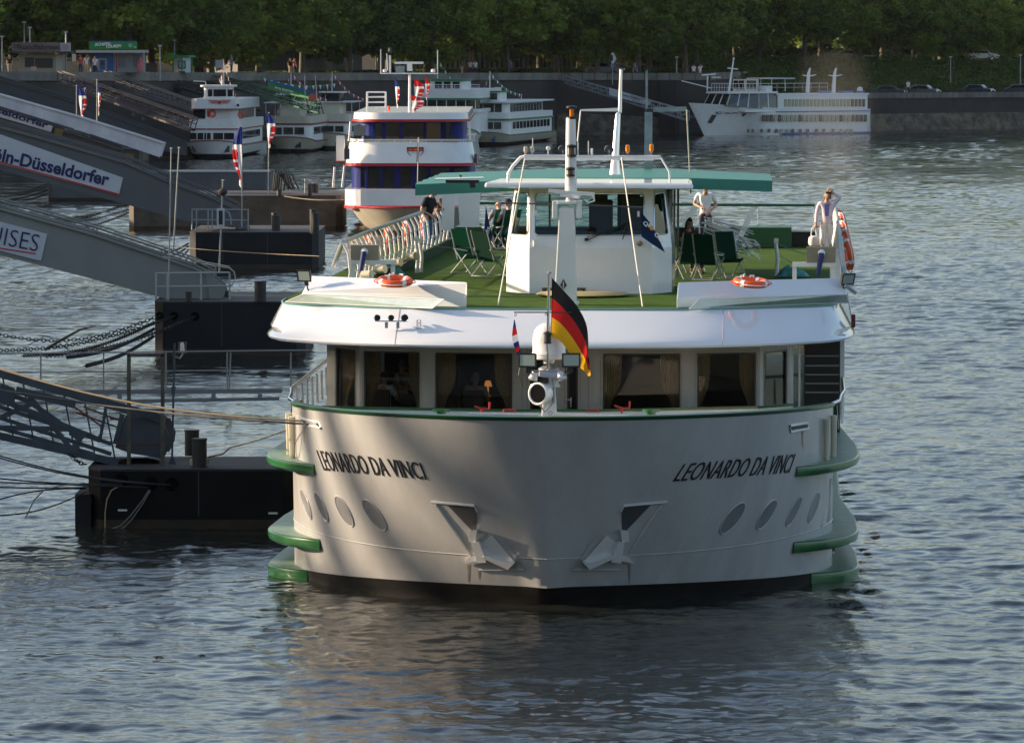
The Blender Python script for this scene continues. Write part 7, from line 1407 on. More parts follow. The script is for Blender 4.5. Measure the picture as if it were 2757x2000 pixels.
# ================================================================ pontoons
PON = mat('pontoon_black_grey', (.016, .016, .018), .6, var=.35, vscale=.5, col2=(.009, .009, .010), bump=.01, bscale=3, spec=.25); RUST = mat('rusty_waterline', (.06, .032, .018), .85, var=.6, vscale=2.5, col2=(.025, .022, .012)); DECKM = mat('pontoon_deck', (.035, .035, .037), .8, var=.3, vscale=1.); PONB = mat('pontoon_brown', (.085, .065, .045), .7, var=.5, vscale=.7)
def pontoon(x0, x1, ytop, yw, dep, lb, mt=PON, holes=(), seams=(), extra=None, corner=.0):
    d = F * H / (yw - 110.); a, c_ = W(x0, yw, d), W(x1, yw, d); zt = W(x0, ytop, d).z; r = empty('pontoon', ((a.x + c_.x) / 2, d, 0), 0, lb, 'pontoon', 'mooring pontoons'); hx = (c_.x - a.x) / 2
    m = MB(); k = .5; pts = [(-hx, k), (-hx + k * .6, 0), (hx - k * .6, 0), (hx, k), (hx, dep), (-hx, dep)]; m.prism([(x, y, .22) for x, y in pts], (0, 0, zt - .22 - .02)); m.build('hull', mt, r); m = MB(); m.prism([(x * 1.0, y, -1) for x, y in pts], (0, 0, 1.219)); m.build('waterline', RUST, r)
    m = MB(); m.prism([(x * 1.002, y - .02, zt - .05) for x, y in pts], (0, 0, .05)); m.build('deck', DECKM, r); m = MB()
    for sx in seams: p = (W(sx, yw, d).x - r.location.x); m.box(p - .012, p + .012, -.012, .0, .3, zt - .06)
    if seams: m.build('plate_seam', mat('seam_dark', (.05, .05, .055), .6), r)
    for hxp, hy in holes: p = W(hxp, hy, d); m = MB(); m.lathe([(0, .02), (.13, .02), (.15, .0)], (p.x - r.location.x, -.01, p.z), 16, (0, -1, 0)); m.build('chain_hole', mat('hole_black', (.002, .002, .002), .9, spec=.1), r)
    return r, d, zt
def bol(r, d, zt, px, yt, yb_, w_, dy):
    """mooring bollard standing on a pontoon"""
    g_ = G(px, yb_, zt); p = g_ - Vector(r.location); ht = W(px, yt, g_.y).z - zt; rad = w_ / 2 * g_.y / F; m = MB(); m.lathe([(0, 0), (rad, 0), (rad, ht - .04), (rad * 1.06, ht - .04), (rad * 1.06, ht), (0, ht)], (p.x, p.y, zt), 18); m.build('bollard', mat('bollard_black', (.025, .024, .022), .6, var=.3), r, smooth=30)
r1, d1, z1 = pontoon(234, 800, 1262, 1428, 3.4, 'near black pontoon touching the left side of the cruise ship', mat('pontoon_black', (.007, .006, .006), .65, var=.5, vscale=.8, spec=.2), ((327, 1292), (407, 1300), (462, 1303)), (535,))
bol(r1, d1, z1, 537, 1180, 1258, 40, 0); bol(r1, d1, z1, 517, 1157, 1226, 39, 0)
m = MB(); a = W(201, 1415, d1) - Vector(r1.location); m.box(a.x, a.x + .35, .1, 2.5, -.5, W(201, 1332, d1).z); m.build('end_step', PON, r1)
for px, py in ((330, 1373), (735, 1381)): m = MB(); p = W(px, py, d1) - Vector(r1.location); m.box(p.x - .1, p.x + .1, -.02, 0, p.z - .02, p.z + .02); m.build('depth_mark', REFL, r1)
r2, d2, z2 = pontoon(415, 822, 812, 956, 7., 'grey-black pontoon under the pale gangway, second from the front', PON, ((430, 850), (468, 851), (525, 852)), (597,)); bol(r2, d2, z2, 701, 757, 812, 32, 0); bol(r2, d2, z2, 508, 785, 812, 17, 0); bol(r2, d2, z2, 612, 784, 800, 17, 0)
r3, d3, z3 = pontoon(510, 857, 625, 724, 9., 'black pontoon with paired bollards and number one sign, third from the front', PON, (), (600, 720))
for a_ in ((743, 580, 622, 23), (741, 573, 615, 20), (849, 573, 630, 21), (843, 564, 628, 18), (637, 600, 616, 12)): bol(r3, d3, z3, a_[0], a_[1], a_[2], a_[3], 0)
r4, d4, z4 = pontoon(346, 918, 527, 619, 10., 'brownish pontoon beside the bow of the blue and white boat', PONB, (), (600, 775, 822, 862))
for a_ in ((834, 496, 527, 12), (847, 495, 520, 18), (752, 509, 527, 14)): bol(r4, d4, z4, a_[0], a_[1], a_[2], a_[3], 0)
r5, d5, z5 = pontoon(129, 727, 465, 541, 8., 'grey walled pontoon with white edge behind the third gangway', mat('pontoon_grey', (.10, .10, .10), .7, var=.25, vscale=.4), (), (520, 590, 660))
m = MB(); a = W(455, 460, d5), W(727, 460, d5); m.bar(a[0] - Vector(r5.location) , a[1] - Vector(r5.location), .1, .1); m.build('white_edge', BW, r5)
pontoon(285, 384, 402, 440, 8, 'small dark pontoon below the end of the white covered gangway', PONB); pontoon(420, 520, 395, 428, 8, 'low dark pontoon at the port side of the white boat'); r7, d7, z7 = pontoon(1822, 1960, 318, 364.5, 6, 'dark grey pontoon at the bow of the far white ship', mat('pontoon_slate', (.05, .055, .065), .7))
# ================================================================ gangways: plate girders sloping from the quay down to the pontoons
GRY1, GRY2, GRY3 = mat('gangway_pale_grey', (.22, .225, .205), .5, var=.10, vscale=.4), mat('gangway_grey', (.10, .10, .105), .5, var=.1, vscale=.4), mat('gangway_slate', (.055, .057, .063), .6, var=.12, vscale=.3)
def girder(topl, botl, d, th, mt, lb, flange=True, rail_=None, ddz=0., width=1.7):
    """topl/botl: photo outlines of the side plate at distance d"""
    O = W(*topl[-1], d); r = empty('gangway', O, 0, lb, 'gangway', 'gangways between quay and pontoons'); A, B_ = [W(x, y, d) - O for x, y in topl], [W(x, y, d) - O for x, y in botl]
    m = MB(); m.prism(A + B_[::-1], (0, .08, 0)); m.prism([p + Vector((0, width, 0)) for p in A] + [p + Vector((0, width, 0)) for p in B_[::-1]], (0, .08, 0)); m.build('side_girder', mt, r)
    m = MB()
    for a, c_ in zip(A, A[1:]): m.bar(a + Vector((0, 0, .0)), c_ + Vector((0, 0, .0)), .20, .06); m.bar(a + Vector((0, width, 0)), c_ + Vector((0, width, 0)), .2, .06)
    for a, c_ in zip(B_, B_[1:]): m.add([a + Vector((0, .08, .12)), c_ + Vector((0, .08, .12)), c_ + Vector((0, width, .12)), a + Vector((0, width, .12))], [(0, 1, 2, 3)])
    m.build('flange', mt, r)
    if rail_:
        m = MB()
        for off, dz in ((.1, rail_), (.1, rail_ * .55), (width - .1, rail_), (width - .1, rail_ * .6)): m.tube([p + Vector((0, off, dz)) for p in A], .028, 6)
        for a, c_ in zip(A, A[1:]):
            n_ = max(1, int((c_ - a).length / 2.2))
            for k in range(n_ + 1): p = a.lerp(c_, k / n_); m.tube([p + Vector((0, .1, 0)), p + Vector((0, .1, rail_))], .022, 5); m.tube([p + Vector((0, width - .1, 0)), p + Vector((0, width - .1, rail_))], .022, 5)
        m.build('handrail', mt, r)
    return r, O
def slope_ext(p0, p1, xn): return (xn, p0[1] + (p1[1] - p0[1]) * (xn - p0[0]) / (p1[0] - p0[0]))
def sign_on(r, O, quad, d, txt, t0, t1, th_, mt, tm, line=None, bold=.02, nm='sign'):
    m = MB(); q = [W(x, y, d - .06) - O for x, y in quad]; m.prism(q, (0, .04, 0)); s_ = m.build(nm, mt, r)
    if line: m = MB(); m.bar(W(*line[0], d - .075) - O, W(*line[1], d - .075) - O, .02, line[2] * d / F, up=(0, 0, 1)); m.build('underline', RED, s_)
    a, c_ = W(*t0, d - .08) - O, W(*t1, d - .08) - O; ux = c_ - a; uz = Vector((0, 0, 1)); uz = uz - ux.normalized() * ux.normalized().z; 
    text_on(txt, 'lettering', tm, s_, a, ux, uz, ux.length, th_ * d / F, bold, 0, .004); return s_
INK = mat('navy_lettering', (.010, .012, .09), .5); WSIGN = mat('sign_white', (.52, .53, .56), .45, var=.05)
# second from the front: pale grey, CRUISES
dg = d2 + 2.2; r, O = girder([(-420, 458), (0, 563), (251, 632), (435, 693), (520, 722), (574, 748)], [(-420, 585), (0, 688), (200, 738), (418, 797), (450, 806), (570, 806)], dg, .1, GRY1, 'pale grey plate gangway with white CRUISES sign, sloping to the second pontoon', rail_=.28)
sign_on(r, O, [(-260, 530), (127, 630), (110, 703), (-275, 606)], dg, 'CRUISES', (-112, 636), (100, 678), 46, WSIGN, INK, ((-215, 620 + 15), (96, 683), 3), bold=-.01)
m = MB(); p = [W(x, y, dg - .1) - O for x, y in ((550, 722), (575, 748), (600, 770), (606, 790), (596, 806), (565, 806))]; m.prism(p, (0, .06, 0)); m.build('end_plate', GRY1, r); m = MB(); m.prism([q + Vector((0, 1.8, 0)) for q in p], (0, .06, 0)); m.build('end_plate', GRY1, r)
m = MB()
for x in (420, 450, 541, 618): m.tube([W(x, 812, dg - .9) - O, W(x, 735, dg - .9) - O], .035, 6)
for y in (735, 771): m.tube([W(420, y + 1, dg - .9) - O, W(618, y - 1, dg - .9) - O], .03, 6)
m.tube([W(x, y, dg - .9) - O for x, y in ((618, 722), (630, 732), (634, 750), (626, 766), (618, 768))], .025, 6); m.tube([W(435, 691, dg + 1) - O, W(618, 722, dg) - O], .02, 5); m.tube([W(435, 684, dg + 1) - O, W(618, 718, dg) - O], .02, 5); m.build('landing_rail', mat('rail_pale', (.34, .35, .33), .5), r)
# third: KD gangway
dg = d3 + 2.5; r, O = girder([(-200, 292), (0, 345), (114, 376), (340, 441), (452, 490), (560, 530), (640, 567)], [(-200, 404), (0, 458), (318, 545), (518, 600), (670, 618)], dg, .1, GRY2, 'grey plate gangway with white Köln-Düsseldorfer sign, sloping to the third pontoon', rail_=.32)
sign_on(r, O, [(-190, 345 - 50 - 0), (331, 479), (320, 526), (-200, 388 + 0)], dg, 'Köln-Düsseldorfer', (-50, 424), (290, 502), 36, WSIGN, INK, ((-200, 383), (321, 524), 4), bold=.03)
m = MB()
for x in (517, 529, 560, 571, 668): m.tube([W(x, 620, dg - 1) - O, W(x, 563, dg - 1) - O], .035, 6)
for y in (564, 592): m.tube([W(517, y, dg - 1) - O, W(668, y + 1, dg - 1) - O], .03, 6)
m.tube([W(x, y, dg - 1.1) - O for x, y in ((600, 566), (616, 572), (622, 590), (622, 605))], .03, 6); m.build('landing_rail', STEEL, r)
# white covered gangway with second KD board
dg = 296.; r, O = girder([(-150, 217), (0, 256), (220, 318), (441, 387)], [(-150, 238), (0, 286), (220, 353), (430, 424)], dg, .1, mat('tarpaulin_white', (.50, .51, .56), .6, var=.18, vscale=.8), 'long white tarpaulin covered gangway roof sloping down at upper left')
dg = 300.; r, O = girder([(-150, 262), (0, 303), (142, 345), (230, 372), (330, 405)], [(-150, 300), (0, 340), (142, 388), (250, 420), (330, 440)], dg, .1, GRY3, 'grey truss gangway with a dusseldorfer board under the white tarpaulin roof', rail_=.2)
sign_on(r, O, [(-80, 274), (142, 340), (137, 356), (-82, 292)], dg - .3, 'Düsseldorfer', (-72, 285), (127, 347), 17, WSIGN, INK, None, bold=.03)
for px, py in ((158, 358), (349, 425)):
    m = MB(); q = [W(x, y, dg - .8) - O for x, y in ((px - 9, py - 12), (px + 12, py - 9), (px + 8, py + 14), (px - 13, py + 10))]; m.prism(q, (0, .05, 0)); m.build('yellow_board', mat('olive_yellow_board', (.16, .12, .03), .6), r)
# far slate gangway rising to the quay
dg = 372.; r, O = girder([(-100, 186), (0, 215), (200, 276), (432, 363), (500, 392)], [(-100, 262), (0, 292), (200, 340), (420, 402), (500, 420)], dg, .1, GRY3, 'dark slate plate gangway behind the white tarpaulin roof', rail_=.2)
# truss gangways to the quay
def truss(p0t, p1t, p0b, p1b, d0, d1, n, mt, lb, width=1.8, r_=.055):
    O = W(*p1b, d1); rr__ = empty('gangway', O, 0, lb, 'gangway', 'gangways between quay and pontoons'); A0, A1, B0, B1 = W(*p0t, d0) - O, W(*p1t, d1) - O, W(*p0b, d0) - O, W(*p1b, d1) - O; m = MB(); wv = Vector((.3, width, 0))
    for o_ in (Vector((0, 0, 0)), wv):
        m.bar(A0 + o_, A1 + o_, r_ * 2); m.bar(B0 + o_, B1 + o_, r_ * 3); m.bar((A0 + B0) / 2 + o_, (A1 + B1) / 2 + o_, r_)
        for k in range(n + 1):
            t = k / n; a, c_ = A0.lerp(A1, t) + o_, B0.lerp(B1, t) + o_; m.bar(a, c_, r_ * 1.6)
            if k < n: m.bar(c_, A0.lerp(A1, (k + 1) / n) + o_, r_ * 1.2)
    m.build('truss', mt, rr__); m = MB(); m.add([B0 + Vector((0, 0, .15)), B1 + Vector((0, 0, .15)), B1 + wv + Vector((0, 0, .15)), B0 + wv + Vector((0, 0, .15))], [(0, 1, 2, 3)]); m.build('walkway', RUBBER, rr__); return rr__, O
TRG = mat('truss_grey', (.13, .12, .12), .6); TRS = mat('truss_silver', (.30, .31, .31), .5)
r, O = truss((155, 193), (520, 320), (155, 222), (510, 352), 462, 430, 12, mat('truss_brown', (.075, .055, .05), .7), 'dark gangway with a brown Rundfahrten board running down from the quay')
sign_on(r, O, [(318, 258), (508, 325), (505, 346), (311, 277)], 440, 'Rundfahrten', (322, 272), (420, 306), 13, mat('board_dim', (.10, .09, .09), .7), BROWN, None, bold=.02); a = W(443, 316, 439.6) - O; c_ = W(503, 338, 439.6) - O; ux = c_ - a
text_on('ZOO-FLORA', 'lettering', RUBBER, r, a, ux, Vector((0, 0, 1)), ux.length, .18, .01, 0, .02); m = MB()
for px, py in ((359, 309), (385, 320)): c = W(px, py, 438) - O; m.lathe([(0, 0), (.16, 0)], c, 12, (0, -1, 0))
m.build('porthole_disc', mat('dull_disc', (.10, .09, .09), .6), r)
truss((280, 192), (525, 277), (290, 228), (525, 300), 482, 476, 9, TRG, 'grey truss gangway above the Rundfahrten board')
truss((445, 207), (660, 270), (440, 226), (690, 300), 500, 492, 9, mat('truss_dark', (.06, .055, .05), .7), 'darker truss gangway behind the white boat')
r, O = truss((560, 200), (850, 270), (560, 222), (860, 305), 512, 470, 12, mat('truss_green', (.02, .10, .04), .6), 'green railed gangway with a blue edged green touring board', r_=.045)
sign_on(r, O, [(722, 216), (855, 250), (850, 278), (720, 240)], 492, 'TOURISTIK', (738, 242), (790, 254), 8, GS, REFL, None, bold=.02); m = MB(); m.prism([W(x, y, 491.8) - O for x, y in ((722, 216), (855, 250), (855, 256), (722, 221))], (0, .03, 0)); m.build('board_edge', BLK, r)
m = MB(); 
m.lathe([(0, 0), (.36, 0)], W(841, 263, 470) - O, 16, (0, -1, 0)); dsk = m.build('round_sign', mat('orange_red_disc', (.5, .08, .04), .5), r); m = MB(); m.tube([W(836, 290, 470.1) - O, W(841, 263, 470.1) - O], .04, 5); m.tube([W(823, 300, 470.1) - O, W(820, 203, 470.1) - O], .04, 5); m.tube([W(855, 300, 470.1) - O, W(849, 204, 470.1) - O], .04, 5); m.build('sign_posts', STEEL, r)
r, O = truss((1515, 205), (1850, 300), (1520, 224), (1850, 325), 588, 578, 14, TRS, 'silver truss gangway with white board leading down to the far white ship', r_=.045)
sign_on(r, O, [(1640, 236), (1755, 272), (1748, 285), (1640, 257)], 582.5, 'Passage Schiffahrt', (1676, 259), (1722, 272), 6, mat('white_board2', (.42, .44, .46), .5), INK, None, bold=.02)
# green bunting line
m = MB(); a, c_ = W(700, 207, 500), W(905, 225, 500); P_ = [a.lerp(c_, k / 22) - Vector((0, 0, .5 * math.sin(math.pi * k / 22))) for k in range(23)]; o0 = P_[0].copy(); P_ = [p - o0 for p in P_]; m.tube(P_, .015, 4)
for k in range(22): m.add([P_[k], P_[k].lerp(P_[k + 1], .8), (P_[k] + P_[k + 1]) / 2 - Vector((0, 0, .42))], [(0, 1, 2)], k % 2)
o = m.build('bunting_line', [BUNT_G, FW], None, loc=o0); tag(o, 'string of green and white pennants stretched before the quay wall, left of the blue boat', 'bunting')
# flag staffs with company flags
def staff(px0, yt, px1, yb_, d, lb, r_=.032):
    a, c_ = W(px1, yb_, d), W(px0, yt, d); r = empty('flag_pole', a, 0, lb, 'pole', 'flag poles on the pontoons'); m = MB(); m.tube([(0, 0, 0), c_ - a], [r_, r_ * .7], 7); m.build('pole', mat('pole_grey', (.30, .31, .30), .5), r, smooth=60); m = MB(); m.lathe([(0, .05), (r_ * 2, .03), (0, -.02)], c_ - a, 8); m.build('cap', BW, r); return r
staff(461, 402, 453, 812, d2 + 1., 'taller of two thin poles on the second pontoon, the nearer one', .03); staff(482, 400, 466, 690, d2 + 6, 'thin weathered pole right behind the tallest one'); staff(652, 342, 651, 612, d3 + 1.2, 'pole carrying the large blue, white and red flag'); staff(724, 305, 722, 530, d4 + 2, 'pole carrying the flag left of the blue and white boat'); staff(261, 217, 261, 330, 300, 'pole behind the upper left flag, next to the white tarpaulin roof'); staff(206, 232, 206, 340, 306, 'pole carrying the flag above the white tarpaulin roof')
r = staff(600, 487, 590, 735, d3 - 20, 'pole with the number one plate', .045); r['category'] = 'sign pole'; m = MB(); c = W(594, 586, d3 - 20.1) - Vector(r.location); m.box(c.x - 10 / 57 * .95, c.x + 10 / 57 * .95, c.y, c.y + .02, c.z - .40, c.z + .40); pl_ = m.build('number_plate', WSIGN, r)
text_on('1', 'lettering', DARK, pl_, (c.x - .08, c.y - .01, c.z - .3), (1, 0, 0), (0, 0, 1), .17, .6, .05, 0, .004); m = MB(); m.lathe([(0, .2), (.17, .1), (.2, 0), (.17, -.1), (0, -.2)], W(600, 517, d3 - 20) - Vector(r.location), 12, (0, 0, 1)); m.build('black_ball', mat('rusty_ball', (.05, .03, .025), .8), r, smooth=60)
flag(None, 652, 342, 505, -26, d3 + 1.1, None, 'large blue, white and red flag on the third pontoon, hanging from a leaning pole', -2); flag(None, 715, 305, 400, 24, d4 + 1.9, None, 'white and red flag with blue tip just left of the blue and white boat', 8); flag(None, 206, 232, 322, 22, 305.8, None, 'blue, white and red flag above the white tarpaulin roof at upper left', 14); flag(None, 226, 215, 285, 5, 380, None, 'narrow furled red flag among the gangways at upper left', 0); flag(None, 262, 225, 312, 7, 299.8, None, 'furled faded flag right of the upper left flag', 3)
# white boat partly hidden at the left edge behind the gangways
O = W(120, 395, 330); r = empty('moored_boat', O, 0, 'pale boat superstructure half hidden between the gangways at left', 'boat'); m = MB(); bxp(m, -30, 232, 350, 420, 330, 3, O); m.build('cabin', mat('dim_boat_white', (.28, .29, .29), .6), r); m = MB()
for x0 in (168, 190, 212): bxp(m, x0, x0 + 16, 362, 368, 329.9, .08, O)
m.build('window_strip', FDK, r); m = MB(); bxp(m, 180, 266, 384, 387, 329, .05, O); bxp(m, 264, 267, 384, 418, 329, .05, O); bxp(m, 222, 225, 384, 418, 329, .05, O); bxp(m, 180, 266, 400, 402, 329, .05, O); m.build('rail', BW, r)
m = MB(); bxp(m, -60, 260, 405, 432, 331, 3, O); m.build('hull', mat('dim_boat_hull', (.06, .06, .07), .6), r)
# ================================================================ chains and ropes
def sag(a, c_, s_, n=24): return [a.lerp(c_, k / n) - Vector((0, 0, s_ * math.sin(math.pi * k / n))) for k in range(n + 1)]
def cable(pts, r_, mt, lb, name='mooring_rope', cat='rope', grp=None):
    o0 = Vector(pts[0]); m = MB(); m.tube([Vector(p) - o0 for p in pts], r_, 6); o = m.build(name, mt, None, smooth=60, loc=o0); return tag(o, lb, cat, grp)
def chain(a, c_, s_, link, lb, grp='mooring chains'):
    P_ = sag(a, c_, s_, 60); cum = [0]
    for p, q in zip(P_, P_[1:]): cum.append(cum[-1] + (q - p).length)
    m = MB(); n = int(cum[-1] / (link * .72)); k = 0
    for i in range(n):
        l_ = cum[-1] * (i + .5) / n
        while k < 59 and cum[k + 1] < l_: k += 1
        p = P_[k].lerp(P_[k + 1], (l_ - cum[k]) / (cum[k + 1] - cum[k])); d = (P_[k + 1] - P_[k]).normalized(); u = d.cross(Vector((0, 0, 1))).normalized(); v = u.cross(d)
        if i % 2: u = v
        m.tube([p + d * math.cos(t) * link * .5 + u * math.sin(t) * link * .30 - P_[0] for t in [j * math.pi / 4 for j in range(8)]], link * .085, 4, closed=True)
    o = m.build('mooring_chain', CHAIN, None, loc=P_[0]); return tag(o, lb, 'chain', grp)
CL = ('first', 'second', 'third', 'fourth', 'fifth', 'sixth')
for i, (a, c_, s_) in enumerate((((430, 850), (-40, 893), .55), ((468, 851), (-60, 945), .35), ((525, 852), (120, 960), .25), ((418, 868), (60, 958), .3), ((416, 885), (180, 962), .2), ((414, 905), (230, 985), .15))):
    A_, B_ = W(*a, d2 - .1), W(*c_, d2 - 3 - i * 4); chain(A_, B_, s_, .19, '%s rusty chain fanning left from the second pontoon, counted from the top' % CL[i])
for i, (a, c_, s_) in enumerate((((508, 655), (420, 682), .15), ((508, 662), (440, 690), .15), ((508, 672), (455, 705), .15), ((508, 690), (480, 712), .1))): chain(W(*a, d3), W(*c_, d3 - 4), s_, .18, '%s short chain at the left end of the third pontoon, from the top' % CL[i])
for i, (a, c_, s_) in enumerate((((346, 545), (-30, 560), .9), ((346, 552), (-10, 580), .5), ((346, 565), (140, 598), .2), ((346, 573), (215, 615), .1))): chain(W(*a, d4), W(*c_, d4 - 5), s_, .2, '%s long chain running left from the brownish pontoon, from the top' % CL[i])
for i, (a, c_, s_) in enumerate((((129, 495), (-20, 518), .3), ((129, 503), (-20, 530), .2), ((129, 512), (25, 538), .1), ((129, 522), (60, 540), .05))): chain(W(*a, d5), W(*c_, d5 - 5), s_, .22, '%s far chain left of the grey walled pontoon, from the top' % CL[i])
bowL = s2w(HP(815, 1133, .02)); bl2 = s2w(HP(832, 1142, .02))
cable(sag(bowL, W(-60, 975, 104), .25), .020, mat('straw_rope', (.50, .36, .20), .9), 'straw coloured mooring rope from the bow slot to the left edge'); cable(sag(bl2, W(-60, 1040, 108), .1), .020, CABLE, 'dark mooring rope just below the straw coloured one'); cable(sag(s2w(HP(770, 1150, .02)) , W(618, 1205, d1 + 1), .03, 8), .018, ROPE, 'thin rope from the bow to the doubled mooring line')
cable([W(618, 1205, d1 + 1), W(600, 1222, d1 + .9), W(560, 1230, d1 + .8)], .024, ROPE, 'doubled rope end leading to the near bollard'); 
g_ = G(537, 1257, z1); m = MB(); 
for k in range(3): m.ring((0, 0, .06 + k * .045), .19, .028, n=20, m=6)
o = m.build('rope_coil', ROPE, None, smooth=60, loc=g_); tag(o, 'pale rope wound round the foot of the near bollard', 'rope')
cable(sag(s2w(HP(775, 1165, .02)), s2w(HP(788, 1205, .02)), .1, 6), .012, CABLE, 'thin loop of line hanging below the left hawse slot')
for i, (a, c_, s_) in enumerate((((407, 1302), (-40, 1215), .12), ((460, 1305), (-40, 1222), .15), ((330, 1303), (-40, 1284), .05), ((400, 1312), (-40, 1297), .0), ((235, 1312), (-40, 1310), .02), ((230, 1315), (-40, 1355), -.1), ((230, 1325), (-40, 1388), .15))): cable(sag(W(*a, d1 - .05), W(*c_, d1 - 1 - i), s_), .016, CABLE, '%s dark cable left of the near pontoon, counted from the top' % (CL + ('seventh',))[i], 'mooring_cable', 'cable', 'cables left of the near pontoon')
for lb, pts in (('thin hose looping from the cables into the water at left', ((230, 1300), (160, 1308), (120, 1318), (92, 1345), (80, 1370), (68, 1395))), ('pale line hanging from the left hole of the near pontoon', ((322, 1308), (300, 1320), (288, 1345), (283, 1380), (283, 1420))), ('left one of two crossed lines hanging on the near pontoon', ((402, 1318), (385, 1345), (350, 1390), (325, 1415), (300, 1423))), ('right one of two crossed lines hanging on the near pontoon', ((405, 1320), (385, 1355), (355, 1398), (335, 1418), (322, 1424)))): cable([W(x, y, d1 - .08 if 'hose' not in lb else d1 - 3) for x, y in pts], .014, ROPE if 'pale' in lb else mat('grey_line', (.2, .2, .19), .8), lb, 'hanging_line', 'line')
m = MB(); pts = [(230, 1325), (180, 1350), (100, 1370)]
cable(sag(W(0, 590, d3 - 30), W(860, 690, d3 - 50), .3), .012, ROPE, 'long thin line crossing before the third pontoon'); cable(sag(W(765, 529, d4 - .5), W(925, 538, d4 - 3), .1), .03, ROPE, 'thick pale mooring rope of the blue and white boat')
# driftwood and post in the water
m = MB(); P_ = [W(x, y, 168) for x, y in ((120, 942), (165, 915), (215, 888), (258, 877))]; o0 = P_[0].copy(); m.tube([p - o0 for p in P_], [.05, .045, .035, .015], 6); m.tube([W(165, 915, 168) - o0, W(120, 905, 168) - o0, W(75, 930, 168) - o0], .015, 5); m.tube([W(160, 925, 168) - o0, W(185, 942, 168) - o0], .02, 5); o = m.build('driftwood', BARK, None, loc=o0); tag(o, 'bare driftwood branch caught on the chains', 'branch')
# ================================================================ near left: truss gangway, gate frame, lamp post, walkway
BGY = mat('blue_grey_steel', (.05, .065, .08), .5, var=.3, vscale=1.5); dn = d1 + 1.2; O = W(400, 1245, dn); r = empty('gangway', O, 0, 'old blue-grey riveted truss gangway ending on the near black pontoon', 'gangway', 'gangways between quay and pontoons')
q = lambda x, y, dd=0.: W(x, y, dn + dd) - O
m = MB()
for dd in (0, 1.9):
    m.bar(q(-60, 987, dd), q(445, 1130, dd), .12, .20); m.bar(q(-60, 1160, dd), q(320, 1246, dd), .12, .16); m.bar(q(-60, 1050, dd), q(270, 1185, dd), .08, .12)
    for a, c_ in (((75, 1060), (185, 1200)), ((90, 1085), (-60, 1150)), ((-40, 1150), (190, 1155)), ((85, 1085), (200, 1165)), ((285, 1100), (270, 1180)), ((330, 1115), (310, 1195)), ((205, 1200), (225, 1165)), ((-60, 1030), (90, 1085))): m.bar(q(*a, dd), q(*c_, dd), .05 + (a[0] % 7 + c_[1] % 5) * .0037, .11)
for dd in (0, .65, 1.3, 1.9):
    for a, c_ in (((-60, 1075), (300, 1195)), ((-60, 1105), (300, 1222)), ((-60, 1135), (250, 1222))): m.bar(q(*a, dd), q(*c_, dd), .05, .09)
    for k in range(7): x = -50 + k * 55; m.bar(q(x, 1010 + x * .285 - 10, dd), q(x + 30, 1170 + x * .24, dd), .035, .05)
m.build('truss', BGY, r, bevel=.008)
for pts in (((45, 1040), (205, 1078), (202, 1100), (42, 1060)), ((0, 1030), (40, 1045), (40, 1100), (0, 1080)), ((190, 1150), (240, 1165), (215, 1190), (185, 1170)), ((180, 1195), (215, 1200), (212, 1222), (185, 1215))): m = MB(); m.prism([q(x, y, -.085) for x, y in pts][::-1], (0, -.02, 0)); m.build('gusset_plate', BGY, r)
m = MB(); A = [q(338, 1118), q(425, 1133), q(445, 1148), q(458, 1180), q(455, 1205), q(440, 1235), q(350, 1220), q(310, 1205)]; m.prism(A, (0, .06, 0)); m.build('end_plate', BGY, r); m = MB(); m.prism([p + Vector((0, 1.9, 0)) for p in A], (0, .06, 0)); m.build('end_plate', mat('blue_grey_rusty', (.07, .09, .11), .55, var=.6, vscale=2.2, col2=(.055, .045, .04)), r)
m = MB(); m.add([q(-60, 1120, .1), q(430, 1240, .1), q(430, 1240, 1.85), q(-60, 1120, 1.85)], [(0, 1, 2, 3)]); m.add([q(-60, 1128, .1), q(430, 1246, .1), q(430, 1246, 1.85), q(-60, 1128, 1.85)], [(3, 2, 1, 0)]); m.build('walkway', RUBBER, r)
m = MB()
for a, c_ in (((296, 1128), (460, 1127)), ((225, 1095), (345, 1140)), ((205, 1110), (330, 1155))): m.tube([q(*a, 1.), q(*c_, 1.)], .02, 6)
m.tube([q(310, 1195, -.05), q(440, 1195, -.05)], .012, 5); m.tube([q(200, 1095), q(270, 1145), q(275, 1165), q(262, 1178)], .02, 6); m.build('pipes', mat('rust_red_pipe', (.16, .05, .035), .7), r)
for i in range(2): chain(W(185 + i * 8, 1222 + i * 2, d1 + .8), W(232, 1250, d1 + .5), .05, .13, ('left', 'right')[i] + ' short chain under the end of the old truss gangway')
r = empty('gate_frame', W(395, 1250, d1 + .5), 0, 'tall rusty olive gate frame standing on the near pontoon', 'gate'); O = Vector(r.location); m = MB(); w3 = lambda x, y: W(x, y, d1 + .5) - O
m.bar(w3(347, 1250), w3(347, 953), .085); m.bar(w3(438, 1252), w3(438, 953), .085); m.bar(w3(343, 956), w3(442, 956), .085, .08); m.bar(w3(350, 1105), w3(436, 1104), .07, .06); m.build('frame', mat('olive_rusty', (.10, .095, .065), .7, var=.5, vscale=3), r, bevel=.006)
r = empty('lamp_post', W(463, 1250, d1 + .3), 0, 'blue-grey lamp post with a caged lamp beside the gate frame', 'lamp post'); O = Vector(r.location); w3 = lambda x, y: W(x, y, d1 + .3) - O
